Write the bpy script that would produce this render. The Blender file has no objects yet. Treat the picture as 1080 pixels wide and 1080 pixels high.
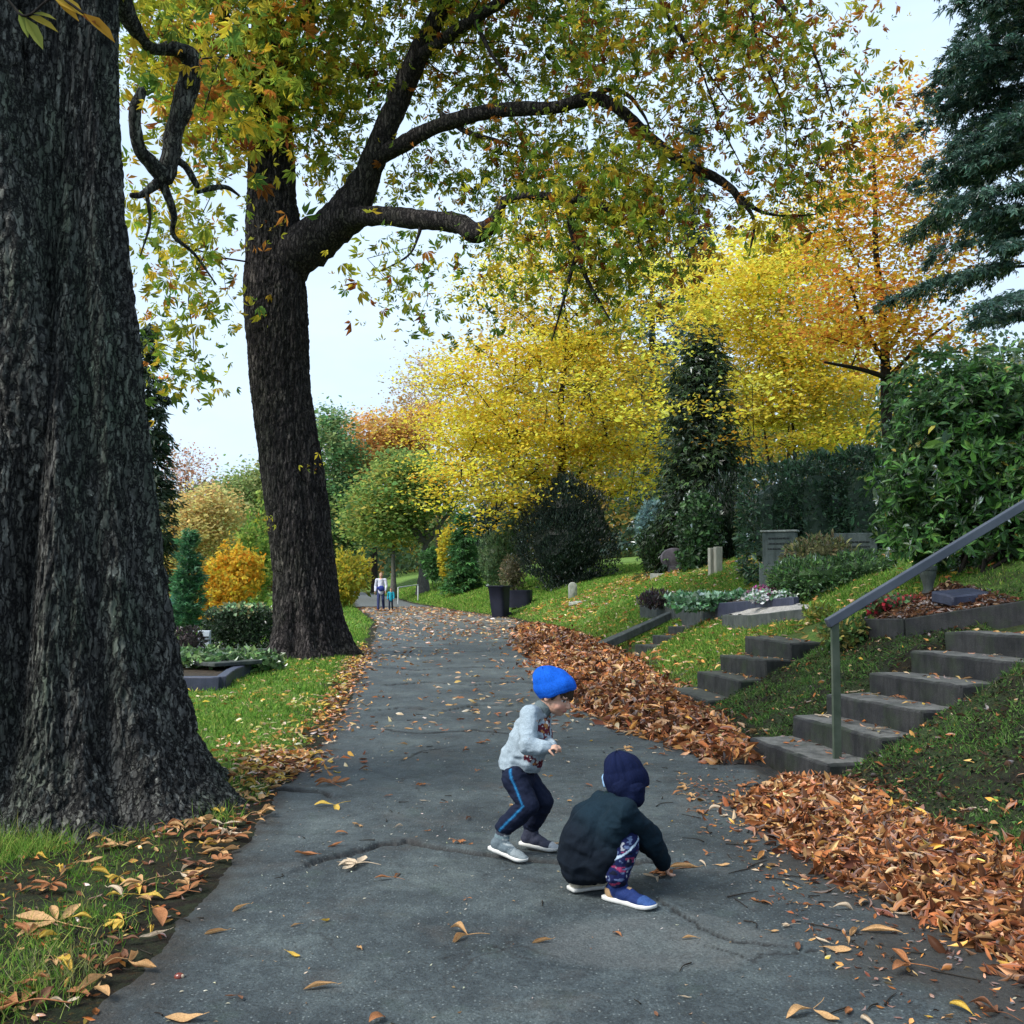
import bpy, math
import numpy as np
from mathutils import Vector, Matrix
R = math.radians
C = bpy.context.scene.collection
SC = bpy.context.scene
# ------------------------------------------------------------------ camera geometry
FPX = 1080.0
CAM = np.array([0.0, 0.0, 1.5])
PITCH = math.atan(68 / FPX)
cp, sp = math.cos(PITCH), math.sin(PITCH)

def ray(px, py):
    u = (px - 540) / FPX; v = -(py - 540) / FPX
    d = np.array([u, cp - v * sp, sp + v * cp])
    return d / d[1]

def at(px, py, Y):
    """world point seen at photo pixel (px,py) at depth Y"""
    return CAM + ray(px, py) * Y

def ppm(Y):
    return FPX / Y

# ------------------------------------------------------------------ numpy noise
def _h(ix, iy, iz, s):
    h = (ix.astype(np.int64) * 374761393 + iy.astype(np.int64) * 668265263 + iz.astype(np.int64) * 2147483647 + s * 974634777) & 0xFFFFFFFF
    h = ((h ^ (h >> 13)) * 1274126177) & 0xFFFFFFFF
    h = ((h ^ (h >> 16)) * 1103515245) & 0xFFFFFFFF
    h = h ^ (h >> 15)
    return (h & 0xFFFFFF) / float(0x7FFFFF) - 1.0

def vnoise(P, s=0):
    P = np.asarray(P, float)
    i = np.floor(P).astype(np.int64); f = P - i
    f = f * f * f * (f * (f * 6 - 15) + 10)
    x, y, z = i[..., 0], i[..., 1], i[..., 2]
    fx, fy, fz = f[..., 0], f[..., 1], f[..., 2]
    def g(a, b, c): return _h(x + a, y + b, z + c, s)
    def l(a, b, t): return a + (b - a) * t
    return l(l(l(g(0,0,0), g(1,0,0), fx), l(g(0,1,0), g(1,1,0), fx), fy),
             l(l(g(0,0,1), g(1,0,1), fx), l(g(0,1,1), g(1,1,1), fx), fy), fz)

def fbm(P, o=4, s=0, gain=.5):
    a, t, n = 1.0, 0.0, 0.0
    P = np.asarray(P, float)
    for k in range(o):
        t = t + a * vnoise(P * 2.03 ** k + k * 7.31, s + k); n += a; a *= gain
    return t / n

def n2(x, y, sc, o=3, s=0):
    x, y = np.broadcast_arrays(np.asarray(x, float), np.asarray(y, float))
    return fbm(np.stack([x * sc, y * sc, np.full(x.shape, .37 + s)], -1), o, s)

def sstep(a, b, x):
    t = np.clip((x - a) / (b - a), 0, 1); return t * t * (3 - 2 * t)

# ------------------------------------------------------------------ mesh building
class MB:
    sharp = False
    def __init__(self): self.V = []; self.Q = []; self.T = []; self.Cc = []; self.n = 0; self.qm = []; self.tm = []
    def add(self, V, F, col=(.5, .5, .5), mi=0):
        V = np.asarray(V, float).reshape(-1, 3); F = np.asarray(F, np.int64)
        col = np.asarray(col, float)
        if col.ndim == 1: col = np.tile(col[:3], (len(V), 1))
        self.V.append(V); self.Cc.append(col)
        if F.size:
            if F.shape[1] == 4: self.Q.append(F + self.n); self.qm.append(np.full(len(F), mi))
            else: self.T.append(F + self.n); self.tm.append(np.full(len(F), mi))
        self.n += len(V); return self
    def mesh(self, name, mats=None, smooth=True):
        V = np.concatenate(self.V) if self.V else np.zeros((0, 3))
        Cc = np.concatenate(self.Cc)
        Q = np.concatenate(self.Q) if self.Q else np.zeros((0, 4), np.int64)
        T = np.concatenate(self.T) if self.T else np.zeros((0, 3), np.int64)
        m = np.concatenate(([np.concatenate(self.qm)] if self.Q else []) + ([np.concatenate(self.tm)] if self.T else []))
        me = bpy.data.meshes.new(name)
        me.vertices.add(len(V)); me.vertices.foreach_set('co', V.astype(np.float32).ravel())
        nl = Q.size + T.size; me.loops.add(nl)
        me.loops.foreach_set('vertex_index', np.concatenate([Q.ravel(), T.ravel()]).astype(np.int32))
        me.polygons.add(len(Q) + len(T))
        me.polygons.foreach_set('loop_start', np.concatenate([np.arange(len(Q)) * 4, Q.size + np.arange(len(T)) * 3]).astype(np.int32))
        me.polygons.foreach_set('material_index', m.astype(np.int32))
        me.polygons.foreach_set('use_smooth', np.full(len(Q) + len(T), smooth))
        me.update(calc_edges=True)
        if self.sharp: me.set_sharp_from_angle(angle=.55)
        ca = me.color_attributes.new('Col', 'FLOAT_COLOR', 'POINT')
        rgba = np.ones((len(V), 4), np.float32); rgba[:, :3] = Cc
        ca.data.foreach_set('color', rgba.ravel())
        for mm in (mats if isinstance(mats, (list, tuple)) else [mats] if mats else []): me.materials.append(mm)
        return me
    def build(self, name, mats=None, parent=None, smooth=True):
        return link(name, self.mesh(name, mats, smooth), parent)

def link(name, me, parent=None):
    o = bpy.data.objects.new(name, me); C.objects.link(o)
    if parent is not None:
        o.parent = parent
        o.matrix_parent_inverse = Matrix.Translation(parent.location).inverted() if parent.type == 'EMPTY' else Matrix()
    return o

def tag(o, label=None, cat=None, group=None, kind=None):
    if label: o['label'] = label
    if cat: o['category'] = cat
    if group: o['group'] = group
    if kind: o['kind'] = kind
    return o

def thing(name, label, cat, loc=(0, 0, 0), group=None):
    o = bpy.data.objects.new(name, None); C.objects.link(o); o.location = Vector([float(c) for c in loc])
    o.empty_display_size = .1
    return tag(o, label, cat, group)

def grid_faces(nr, nc, wrap=False):
    r = np.arange(nr - 1)[:, None]; c = np.arange(nc if wrap else nc - 1)[None, :]
    c2 = (c + 1) % nc
    return np.stack([r * nc + c, r * nc + c2, (r + 1) * nc + c2, (r + 1) * nc + c], -1).reshape(-1, 4)

def unit(v):
    v = np.asarray(v, float); return v / (np.linalg.norm(v, axis=-1, keepdims=True) + 1e-12)

def catmull(P, n):
    """P (k,d) -> (m,d) smooth resample with n per segment"""
    P = np.asarray(P, float); Q = np.vstack([2 * P[0] - P[1], P, 2 * P[-1] - P[-2]])
    out = []
    for i in range(1, len(Q) - 2):
        t = np.linspace(0, 1, n, endpoint=False)[:, None]
        a, b, c, d = Q[i - 1], Q[i], Q[i + 1], Q[i + 2]
        out.append(.5 * (2 * b + (c - a) * t + (2 * a - 5 * b + 4 * c - d) * t ** 2 + (3 * b - a - 3 * c + d) * t ** 3))
    out.append(P[-1:]); return np.vstack(out)

def tube(mb, P, rad, ns=6, col=(.5, .5, .5), mi=0, bark=0., cap=True, seed=0):
    P = np.asarray(P, float); rad = np.asarray(rad, float)
    d = np.gradient(P, axis=0); d = unit(d)
    ref = np.array([0., 0, 1]) if abs(d[0][2]) < .9 else np.array([1., 0, 0])
    u = np.zeros_like(P); prev = unit(np.cross(d[0], ref))
    for i in range(len(P)):
        prev = prev - d[i] * prev.dot(d[i]); prev /= np.linalg.norm(prev) + 1e-12; u[i] = prev
    w = np.cross(d, u)
    a = np.linspace(0, 2 * np.pi, ns, endpoint=False)
    ring = np.cos(a)[None, :, None] * u[:, None] + np.sin(a)[None, :, None] * w[:, None]
    rr = np.repeat(rad[:, None], ns, 1)
    if bark:
        base = P[:, None] + ring * rr[..., None]
        q = base * np.array([9., 9, 9]); rr = rr * (1 + bark * fbm(q, 3, seed) + .6 * bark * fbm(base * 2.2, 2, seed + 5))
    V = (P[:, None] + ring * rr[..., None]).reshape(-1, 3)
    mb.add(V, grid_faces(len(P), ns, True), col, mi)
    if cap and rad[-1] > .004:
        k = mb.n; mb.add(P[-1:] + d[-1:] * rad[-1], np.zeros((0, 3), int), col, mi)
        f = np.array([[k - ns + i, k - ns + (i + 1) % ns, k] for i in range(ns)]); mb.T.append(f); mb.tm.append(np.full(ns, mi))

def box(mb, c, ax, ay, az, col=(.5, .5, .5), mi=0, bev=.01, rough=0., seed=0, seg=0.1):
    """box centred c with half-axis vectors; bevelled, subdivided and roughened so that edges are not perfect"""
    mb.sharp = True
    c = np.asarray(c, float); A = [np.asarray(v, float) for v in (ax, ay, az)]
    L = [np.linalg.norm(v) for v in A]
    for i in range(3):
        for s in (-1, 1):
            j, k = (i + 1) % 3, (i + 2) % 3
            def lin(l):
                n = max(1, int(round(2 * l / seg))) if rough else 1
                b = min(bev / l, .4)
                return np.concatenate([[-1], np.linspace(-1 + b, 1 - b, n + 1), [1]])
            uu, vv = lin(L[j]), lin(L[k])
            U, W = np.meshgrid(uu, vv, indexing='ij')
            P = np.zeros(U.shape + (3,)); P[..., i] = s; P[..., j] = U; P[..., k] = W
            # pull border (|u|==1) in by bevel along normals
            bi = min(bev / L[i], .4)
            edge = (np.abs(U) > .9999) | (np.abs(W) > .9999)
            P[..., i] = np.where(edge, s * (1 - bi * .6), P[..., i])
            bj, bk = min(bev / L[j], .4), min(bev / L[k], .4)
            P[..., j] = np.where(np.abs(U) > .9999, np.sign(U) * (1 - bj * .25), P[..., j])
            P[..., k] = np.where(np.abs(W) > .9999, np.sign(W) * (1 - bk * .25), P[..., k])
            Vw = c + P[..., 0:1] * A[0] + P[..., 1:2] * A[1] + P[..., 2:3] * A[2]
            if rough:
                q = Vw * 6.; Vw = Vw + rough * np.stack([fbm(q, 3, seed), fbm(q, 3, seed + 11), fbm(q, 3, seed + 23)], -1)
            F = grid_faces(len(uu), len(vv))
            if s < 0: F = F[:, ::-1]
            mb.add(Vw.reshape(-1, 3), F, col, mi)

# ------------------------------------------------------------------ scattering leaves
def LT(kind):
    if kind == 'card':
        return np.array([[0, 0, 0], [.5, .45, .10], [0, 1, 0], [-.5, .45, .10]]), np.array([[0, 1, 2], [0, 2, 3]])
    if kind == 'long':
        return np.array([[0, 0, 0], [.5, .35, .1], [.42, .7, .08], [0, 1, -.06], [-.42, .7, .08], [-.5, .35, .1], [0, .5, 0]]), \
            np.array([[0, 1, 6], [1, 2, 6], [2, 3, 6], [6, 3, 4], [6, 4, 5], [0, 6, 5]])
    if kind == 'palm':   # chestnut leaf of five drooping leaflets
        V, F = [], []
        for a, l in ((-68, .72), (-34, .92), (0, 1.), (34, .92), (68, .72)):
            a = R(a); d = np.array([math.sin(a), math.cos(a), 0]); s = np.array([d[1], -d[0], 0])
            k = len(V)
            V += [d * .06, d * .58 * l + s * .155 * l + np.array([0, 0, -.10]), d * .86 * l + np.array([0, 0, -.55 * l]), d * .58 * l - s * .155 * l + np.array([0, 0, -.10])]
            F += [[k, k + 1, k + 2], [k, k + 2, k + 3]]
        return np.array(V), np.array(F)
    if kind == 'trio':   # half-shed chestnut leaf
        V, F = [], []
        for a, l in ((-50, .8), (8, 1.), (75, .6)):
            a = R(a); d = np.array([math.sin(a), math.cos(a), 0]); s = np.array([d[1], -d[0], 0]); k = len(V)
            V += [d * .05, d * .55 * l + s * .17 * l + np.array([0, 0, -.06]), d * .9 * l + np.array([0, 0, -.45 * l]), d * .6 * l - s * .12 * l + np.array([0, 0, -.16])]
            F += [[k, k + 1, k + 2], [k, k + 2, k + 3]]
        return np.array(V), np.array(F)
    if kind == 'blade':
        return np.array([[-.5, 0, 0], [.5, 0, 0], [.28, .6, .1], [-.28, .6, .1], [0, 1, .42]]), None
    if kind == 'spray':  # flat needle spray
        V, F = [], []
        for a, l in ((-40, .6), (0, 1.), (40, .6)):
            a = R(a); d = np.array([math.sin(a), math.cos(a), 0]); s = np.array([d[1], -d[0], 0]); k = len(V)
            V += [d * .0, d * .5 * l + s * .11, d * l + np.array([0, 0, -.1]), d * .5 * l - s * .11]; F += [[k, k + 1, k + 2], [k, k + 2, k + 3]]
        return np.array(V), np.array(F)

def scatter(mb, kind, P, A, N, S, W, col, mi=0, T=None, F=None):
    if T is None: T, F = LT(kind)
    if F is None: F = np.array([[0, 1, 2], [0, 2, 3], [3, 2, 4]])
    P = np.asarray(P, float); n = len(P)
    if n == 0: return
    y = unit(np.broadcast_to(A, P.shape)); z = np.broadcast_to(N, P.shape); z = unit(z - y * (z * y).sum(-1, keepdims=True)); x = np.cross(y, z)
    S = np.broadcast_to(np.asarray(S, float), (n,)); W = np.broadcast_to(np.asarray(W, float), (n,))
    V = P[:, None] + (T[None, :, 0:1] * (W * S)[:, None, None]) * x[:, None] + (T[None, :, 1:2] * S[:, None, None]) * y[:, None] + (T[None, :, 2:3] * S[:, None, None]) * z[:, None]
    k = len(T)
    FF = (np.arange(n)[:, None, None] * k + F[None]).reshape(-1, F.shape[1])
    col = np.asarray(col, float)
    if col.ndim == 1: col = np.tile(col, (n, 1))
    mb.add(V.reshape(-1, 3), FF, np.repeat(col, k, 0), mi)

def rdir(rng, n): return unit(rng.normal(size=(n, 3)))

def palette(rng, n, cols, w=None, jit=.18, pick=None):
    cols = np.asarray(cols, float); w = None if w is None else np.asarray(w, float) / np.sum(w)
    i = rng.choice(len(cols), n, p=w) if pick is None else pick
    c = cols[i] * np.exp(rng.normal(0, jit, (n, 1))) * np.exp(rng.normal(0, min(jit * .35, .07), (n, 3)))
    return np.clip(c, .002, .85)

# ------------------------------------------------------------------ materials
def nodes(name):
    m = bpy.data.materials.new(name); m.use_nodes = True
    nt = m.node_tree; nt.nodes.clear()
    out = nt.nodes.new('ShaderNodeOutputMaterial')
    return m, nt, out

def nd(nt, typ, **kw):
    n = nt.nodes.new(typ)
    for k, v in kw.items():
        if k in n.inputs: n.inputs[k].default_value = v
        else: setattr(n, k, v)
    return n

def ramp(nt, fac, stops):
    r = nt.nodes.new('ShaderNodeValToRGB'); e = r.color_ramp.elements
    while len(e) < len(stops): e.new(.5)
    for el, (p, c) in zip(e, stops):
        el.position = p; el.color = tuple(c) + (1,) if len(c) == 3 else c
    nt.links.new(fac, r.inputs[0]); return r.outputs[0]

def mixc(nt, fac, a, b, mode='MIX'):
    n = nt.nodes.new('ShaderNodeMix'); n.data_type = 'RGBA'; n.blend_type = mode
    for s, v in ((n.inputs[0], fac), (n.inputs[6], a), (n.inputs[7], b)):
        if hasattr(v, 'is_linked'): nt.links.new(v, s)
        elif isinstance(v, (int, float)): s.default_value = v
        else: s.default_value = tuple(v) + (1,)
    return n.outputs[2]

def noise(nt, scale, detail=4, rough=.55, vec=None, stretch=None):
    tc = nt.nodes.new('ShaderNodeTexCoord'); src = tc.outputs['Object']
    if stretch:
        mp = nt.nodes.new('ShaderNodeMapping'); mp.inputs['Scale'].default_value = stretch
        nt.links.new(src, mp.inputs[0]); src = mp.outputs[0]
    n = nd(nt, 'ShaderNodeTexNoise', Scale=scale, Detail=detail, Roughness=rough)
    nt.links.new(src, n.inputs['Vector']); return n.outputs['Fac']

def bump(nt, h, strength=.3, dist=.02, normal=None):
    b = nd(nt, 'ShaderNodeBump', Strength=strength, Distance=dist); nt.links.new(h, b.inputs['Height'])
    if normal is not None: nt.links.new(normal, b.inputs['Normal'])
    return b.outputs[0]

def attr(nt, name='Col'):
    a = nt.nodes.new('ShaderNodeAttribute'); a.attribute_name = name; return a.outputs['Color']

def solid(name, c1, c2=None, scale=8, rough=.8, bmp=.25, bdist=.01, bscale=60, metal=0., spec=.3, vcol=False, stretch=None, sheen=0.):
    m, nt, out = nodes(name)
    p = nd(nt, 'ShaderNodeBsdfPrincipled', Roughness=rough, Metallic=metal)
    p.inputs['Specular IOR Level'].default_value = spec
    if sheen: p.inputs['Sheen Weight'].default_value = sheen
    f = noise(nt, scale, 5, .6, stretch=stretch)
    col = ramp(nt, f, [(.32, c1), (.68, c2 or c1)])
    if vcol: col = mixc(nt, 1.0, attr(nt), ramp(nt, f, [(.3, (.75, .75, .75)), (.7, (1.15, 1.15, 1.15))]), 'MULTIPLY')
    nt.links.new(col, p.inputs['Base Color'])
    if bmp:
        nt.links.new(bump(nt, noise(nt, bscale, 4, .65, stretch=stretch), bmp, bdist), p.inputs['Normal'])
    nt.links.new(p.outputs[0], out.inputs[0]); return m

def leafmat(name, trans=.45, rough=.5, gloss=.0, tint=(1, 1, 1)):
    m, nt, out = nodes(name)
    a = attr(nt)
    d = nt.nodes.new('ShaderNodeBsdfDiffuse'); t = nt.nodes.new('ShaderNodeBsdfTranslucent')
    nt.links.new(a, d.inputs[0]); nt.links.new(a, t.inputs[0])
    mx = nd(nt, 'ShaderNodeMixShader', Fac=trans); nt.links.new(d.outputs[0], mx.inputs[1]); nt.links.new(t.outputs[0], mx.inputs[2])
    res = mx.outputs[0]
    if gloss:
        g = nd(nt, 'ShaderNodeBsdfGlossy', Roughness=rough); g.inputs[0].default_value = (1, 1, 1, 1)
        fr = nd(nt, 'ShaderNodeFresnel', IOR=1.4)
        ml = nd(nt, 'ShaderNodeMath', operation='MULTIPLY'); nt.links.new(fr.outputs[0], ml.inputs[0]); ml.inputs[1].default_value = gloss
        m2 = nt.nodes.new('ShaderNodeMixShader'); nt.links.new(ml.outputs[0], m2.inputs[0]); nt.links.new(res, m2.inputs[1]); nt.links.new(g.outputs[0], m2.inputs[2]); res = m2.outputs[0]
    nt.links.new(res, out.inputs[0]); return m
# ------------------------------------------------------------------ terrain
YL = [-60, 2, 3.43, 5.74, 7.6, 10.66, 14, 19.8, 34, 50, 73, 100, 140, 400]
XL = [-1.4, -1.43, -1.49, -1.6, -1.7, -1.92, -2.25, -2.84, -4.5, -7.6, -11.5, -18, -30, -110]
YR = [-60, 2, 3.4, 4.6, 6, 8.4, 13, 17, 21, 26, 31, 37, 45, 58, 73, 100, 140, 400]
XR = [2.6, 2.45, 2.4, 2.3, 2.15, 2.0, 2.0, 2.0, 1.9, 1.5, .9, 0, -2.4, -5.6, -8.3, -14.5, -26, -106]
STAIRS = [((2.05, 8.98), (.955, .296), (.25, -.968), 6, .18, .405, 1.3, .10), ((2.06, 13.1), (.93, .36), (.24, -.97), 4, .215, .34, 1.25, .07), ((1.95, 19.6), (.93, .36), (.3, -.95), 5, .165, .40, 1.05, .05)]
def eL(Y): return np.interp(Y, YL, XL)
def eR(Y): return np.interp(Y, YR, XR)
def H(X, Y, rough=True):
    X, Y = np.broadcast_arrays(np.asarray(X, float), np.asarray(Y, float))
    s = X - eR(Y); l = eL(Y) - X
    f = 1 - .30 * sstep(28, 44, Y)
    hs = np.interp(s, [-9, 0, .25, 1.0, 1.9, 2.3, 3.3, 4.2, 8, 12, 25, 60, 150, 600], [0, 0, .05, .42, .86, .97, 1.47, 1.80, 2.6, 3.1, 4.6, 8, 15, 22]) * f
    hl = np.interp(l, [-9, 0, .3, 4, 10, 30, 80, 300, 700], [0, 0, .025, -.08, -.3, -1.5, -3., -4, -4])
    h = np.where(s > 0, hs, np.where(l > 0, hl, 0))
    if rough:
        out = np.maximum(s, l)
        h = h + sstep(.0, .8, out) * (.05 * n2(X, Y, .9, 3, 3) + .025 * n2(X, Y, 4., 3, 4)) + sstep(.0, .2, out) * .012 * n2(X, Y, 11., 2, 6)
        bk = sstep(.15, .6, s) * sstep(16, 11, Y)      # crumbly bank
        h = h + bk * (.035 * n2(X, Y, 7, 3, 7) + .035 * n2(X, Y, 17, 3, 8))
        h = h - .05 * sstep(-.12, -.3, out)
    for (bx, by), a, w, n, rise, tread, width, z0 in STAIRS:
        a = unit(np.array(a)); w = unit(np.array(w)); u = (X - bx) * a[0] + (Y - by) * a[1]; v = (X - bx) * w[0] + (Y - by) * w[1]
        inn = sstep(-.22, -.02, v) * sstep(width + .30, width + .05, v) * sstep(-.5, -.1, u) * sstep(tread * n + 1.0, tread * n + .1, u)
        k = np.clip(np.floor((u + .04) / tread), -1, n - 1); tz = z0 + rise * (u / tread - 1) - .07
        h = np.where(inn > 0, np.minimum(h, h * (1 - inn) + np.minimum(tz, h) * inn), h)
    return h
def gp(px, py):
    d = ray(px, py); t = 2.0
    while t < 400:
        p = CAM + d * t
        if p[2] < float(H(p[0], p[1], False)): return p
        t *= 1.004
    return p
def onground(px, Y, dz=0.):
    X = at(px, 600, Y)[0]; return np.array([X, Y, float(H(X, Y)) + dz])

def axis(lo, hi, d, far, grow):
    a = list(np.arange(lo, hi + 1e-6, d)); st = d; x = hi
    while x < far: st *= grow; x += st; a.append(x)
    st = d; x = lo; b = []
    while x > -far: st *= grow; x -= st; b.append(x)
    return np.array(b[::-1] + a)
gx = axis(-4.5, 6.0, .045, 600, 1.07); gy = axis(2.6, 14, .045, 700, 1.04); gy = gy[gy > -60]
GX, GY = np.meshgrid(gx, gy, indexing='xy')
GZ = H(GX, GY)
s_ = GX - eR(GY); l_ = eL(GY) - GX
# zones: R = grass cover, G = leaf litter tint, B = moss
def grasscover(X, Y):
    s = X - eR(Y); l = eL(Y) - X
    n = n2(X, Y, 1.3, 4, 21)
    gl = sstep(.05, .5, l + .35 * n) * (sstep(6.3, 7.4, Y + n) * .9 + .03 + .25 * sstep(.0, .4, n2(X, Y, 2.2, 3, 29)))   # lawn left of the path, bare under the big tree
    gl = gl * (1 - .8 * np.exp(-(((X + 3.1) / 1.7) ** 2 + ((Y - 6.6) / 1.5) ** 2) ** 2))
    near = 1 - sstep(11, 16, Y)
    gr = sstep(.1, .6, s + .4 * n) * ((1 - near) * (.85 + .3 * n) + near * np.clip(.28 + 1.4 * n2(X, Y, 2.4, 4, 22) + .40 * sstep(1.5, 2.6, s), .04, .8))
    return np.clip(np.where(l > 0, gl, np.where(s > 0, gr, 0)), 0, 1)
zc = np.zeros(GX.shape + (3,))
zc[..., 0] = grasscover(GX, GY); zc[..., 1] = np.clip(n2(GX, GY, .7, 3, 31) * .8 + .3, 0, 1); zc[..., 2] = sstep(0, .3, s_) * sstep(13, 10, GY) * sstep(3.2, 2.2, s_)
m, nt, out = nodes('ground_soil_grass')
p = nd(nt, 'ShaderNodeBsdfPrincipled', Roughness=.95); p.inputs['Specular IOR Level'].default_value = .15
a = attr(nt); sep = nt.nodes.new('ShaderNodeSeparateColor'); nt.links.new(a, sep.inputs[0])
soil = ramp(nt, noise(nt, 14, 6, .65), [(.3, (.012, .010, .008)), (.55, (.03, .024, .018)), (.75, (.07, .055, .038))])
gr = ramp(nt, noise(nt, 30, 6, .7), [(.3, (.05, .095, .022)), (.55, (.14, .25, .05)), (.75, (.28, .35, .09))])
lit = ramp(nt, noise(nt, 22, 5, .7), [(.55, (.10, .06, .015)), (.72, (.33, .2, .04))])
flk = ramp(nt, noise(nt, 26, 3, .6), [(.57, (0, 0, 0)), (.62, (1, 1, 1))])
sm = nd(nt, 'ShaderNodeMath', operation='MULTIPLY'); nt.links.new(flk, sm.inputs[0]); nt.links.new(sep.outputs[1], sm.inputs[1])
mos = ramp(nt, noise(nt, 7, 6, .7), [(.44, (0, 0, 0)), (.58, (.8, .8, .8))]); soil = mixc(nt, mos, soil, ramp(nt, noise(nt, 60, 4, .7), [(.3, (.014, .021, .011)), (.7, (.042, .058, .028))])); gr = mixc(nt, sep.outputs[2], gr, ramp(nt, noise(nt, 45, 6, .75), [(.32, (.014, .02, .011)), (.52, (.055, .09, .035)), (.7, (.12, .18, .065))])); c = mixc(nt, sep.outputs[0], soil, gr); c = mixc(nt, sm.outputs[0], c, lit)
nt.links.new(c, p.inputs['Base Color']); nt.links.new(bump(nt, noise(nt, 34, 6, .75), 1.0, .05), p.inputs['Normal'])
nt.links.new(p.outputs[0], out.inputs[0]); MGROUND = m
mb = MB(); mb.add(np.stack([GX, GY, GZ], -1).reshape(-1, 3), grid_faces(*GX.shape), zc.reshape(-1, 3))
tag(mb.build('ground', MGROUND), 'grassy and mossy ground with bare soil on both sides of the path', 'ground', kind='structure')

# ------------------------------------------------------------------ asphalt path with root cracks
def poly_d(X, Y, pts):
    """distance to polyline, signed side, and fraction along"""
    best = np.full(X.shape, 1e9); side = np.zeros(X.shape)
    for (x0, y0), (x1, y1) in zip(pts[:-1], pts[1:]):
        dx, dy = x1 - x0, y1 - y0; L2 = dx * dx + dy * dy
        t = np.clip(((X - x0) * dx + (Y - y0) * dy) / L2, 0, 1)
        d = np.hypot(X - x0 - t * dx, Y - y0 - t * dy)
        sd = np.sign(dx * (Y - y0) - dy * (X - x0))
        m = d < best; best = np.where(m, d, best); side = np.where(m, sd, side)
    return best, side
def gl(*pp): return [(1620 / (y - 608) * (x - 540) / 1080, 1620 / (y - 608)) for x, y in pp]
CRACKS = [(gl((330, 908), (345, 902), (372, 897), (400, 889), (432, 885), (470, 892), (520, 898), (575, 903), (630, 908), (690, 903)), .024, .030),
          (gl((285, 826), (312, 832), (345, 834), (352, 838)), .03, .03),
          (gl((425, 800), (450, 789), (470, 786)), .02, .008),
          (gl((395, 748), (425, 745), (470, 748), (505, 742), (560, 744)), .035, .02),
          (gl((410, 722), (450, 719), (500, 722), (545, 718), (600, 722)), .045, .025),
          (gl((400, 703), (440, 706), (500, 703), (560, 705)), .05, .02),
          (gl((405, 767), (440, 772), (500, 768), (540, 772)), .03, .012),
          (gl((690, 942), (735, 968), (775, 985), (820, 988)), .014, .012),
          (gl((735, 985), (790, 1003), (850, 992)), .011, .006),
          (gl((470, 1000), (520, 985), (560, 1000)), .008, .004)]
PATCH = gl((690, 982))[0]
def path_h(X, Y):
    z = .012 * n2(X, Y, .8, 2, 41) + .004 * n2(X, Y, 6, 3, 42) + .0030 * n2(X, Y, 36, 2, 43)
    cr = np.zeros(X.shape)
    wob = .05 * n2(X, Y, 6, 4, 44); wob2 = .05 * n2(X, Y, 6, 4, 45); jag = .03 * n2(X, Y, 22, 4, 52); brk = .55 + .75 * n2(X, Y, 3.5, 3, 50)
    for pts, wd, amp in CRACKS:
        d, sd = poly_d(X + wob + jag, Y + wob2 - jag, pts)
        wd = wd * .62; bb = np.clip(brk + .25, .3, 1.2)
        z = z + .8 * amp * np.exp(-(d / (.12 + wd * 3)) ** 2) * np.where(sd > 0, 1., .2) - .9 * amp * bb * np.exp(-(d / wd) ** 2)
        cr = np.maximum(cr, np.clip(1.35 * bb, 0, 1) * np.exp(-(d / wd) ** 2))
    q = np.hypot((X - PATCH[0]) / .60, (Y - PATCH[1]) / .34) + .28 * n2(X, Y, 3, 4, 46)
    pt = 1 - sstep(.75, 1.05, q)
    z = z - .008 * pt - .006 * np.exp(-((q - 1) / .08) ** 2)
    return z, cr, pt, q
ys = np.concatenate([np.arange(-6, 2.9, .25), np.arange(2.9, 7.4, .012), np.arange(7.4, 11, .022), np.arange(11, 25, .07)])
y = 25.; st = .07; far = []
while y < 330: far.append(y); st *= 1.02; y += st
ys = np.concatenate([ys, far]); nt_ = 290
t = np.linspace(0, 1, nt_)
PY = np.repeat(ys[:, None], nt_, 1)
xl = eL(ys) - .12; xr = eR(ys) + .12
PX = xl[:, None] + (xr - xl)[:, None] * t[None]
pz, cr, pt, pq = path_h(PX, PY)
edge = np.minimum(PX - eL(PY), eR(PY) - PX)
ragged = edge + .10 * n2(PX, PY, 3., 3, 47)
pz = pz - .06 * (1 - sstep(-.05, .12, ragged))
pc = np.zeros(PX.shape + (3,))
pc[..., 0] = cr; pc[..., 1] = np.maximum(pt * (.50 + .5 * n2(PX, PY, 7, 4, 48)), sstep(29, 36, PY + 2.5 * n2(PX, PY, .8, 3, 54))); pc[..., 2] = np.maximum(1 - sstep(0, .35, ragged + .15 * n2(PX, PY, 9, 3, 49)), .85 * sstep(1.15, .55, eR(PY) - PX + .5 * n2(PX, PY, 2.2, 4, 53)) * sstep(8.2, 6.5, PY))
m, nt, out = nodes('worn_asphalt')
p = nd(nt, 'ShaderNodeBsdfPrincipled', Roughness=.62); p.inputs['Specular IOR Level'].default_value = .42
a = attr(nt); sep = nt.nodes.new('ShaderNodeSeparateColor'); nt.links.new(a, sep.inputs[0])
base = ramp(nt, noise(nt, 1.3, 5, .62), [(.30, (.020, .025, .028)), (.5, (.048, .056, .058)), (.70, (.088, .098, .094))])
fine = ramp(nt, noise(nt, 85, 4, .8), [(.36, (.40, .40, .40)), (.64, (1.75, 1.75, 1.75))])
base = mixc(nt, .85, base, fine, 'MULTIPLY')
med = ramp(nt, noise(nt, 9, 6, .72), [(.36, (.55, .57, .6)), (.6, (1.2, 1.2, 1.18))]); base = mixc(nt, .8, base, med, 'MULTIPLY')
vor = nd(nt, 'ShaderNodeTexVoronoi', Scale=62.); tc = nt.nodes.new('ShaderNodeTexCoord'); nt.links.new(tc.outputs['Object'], vor.inputs['Vector'])
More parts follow.
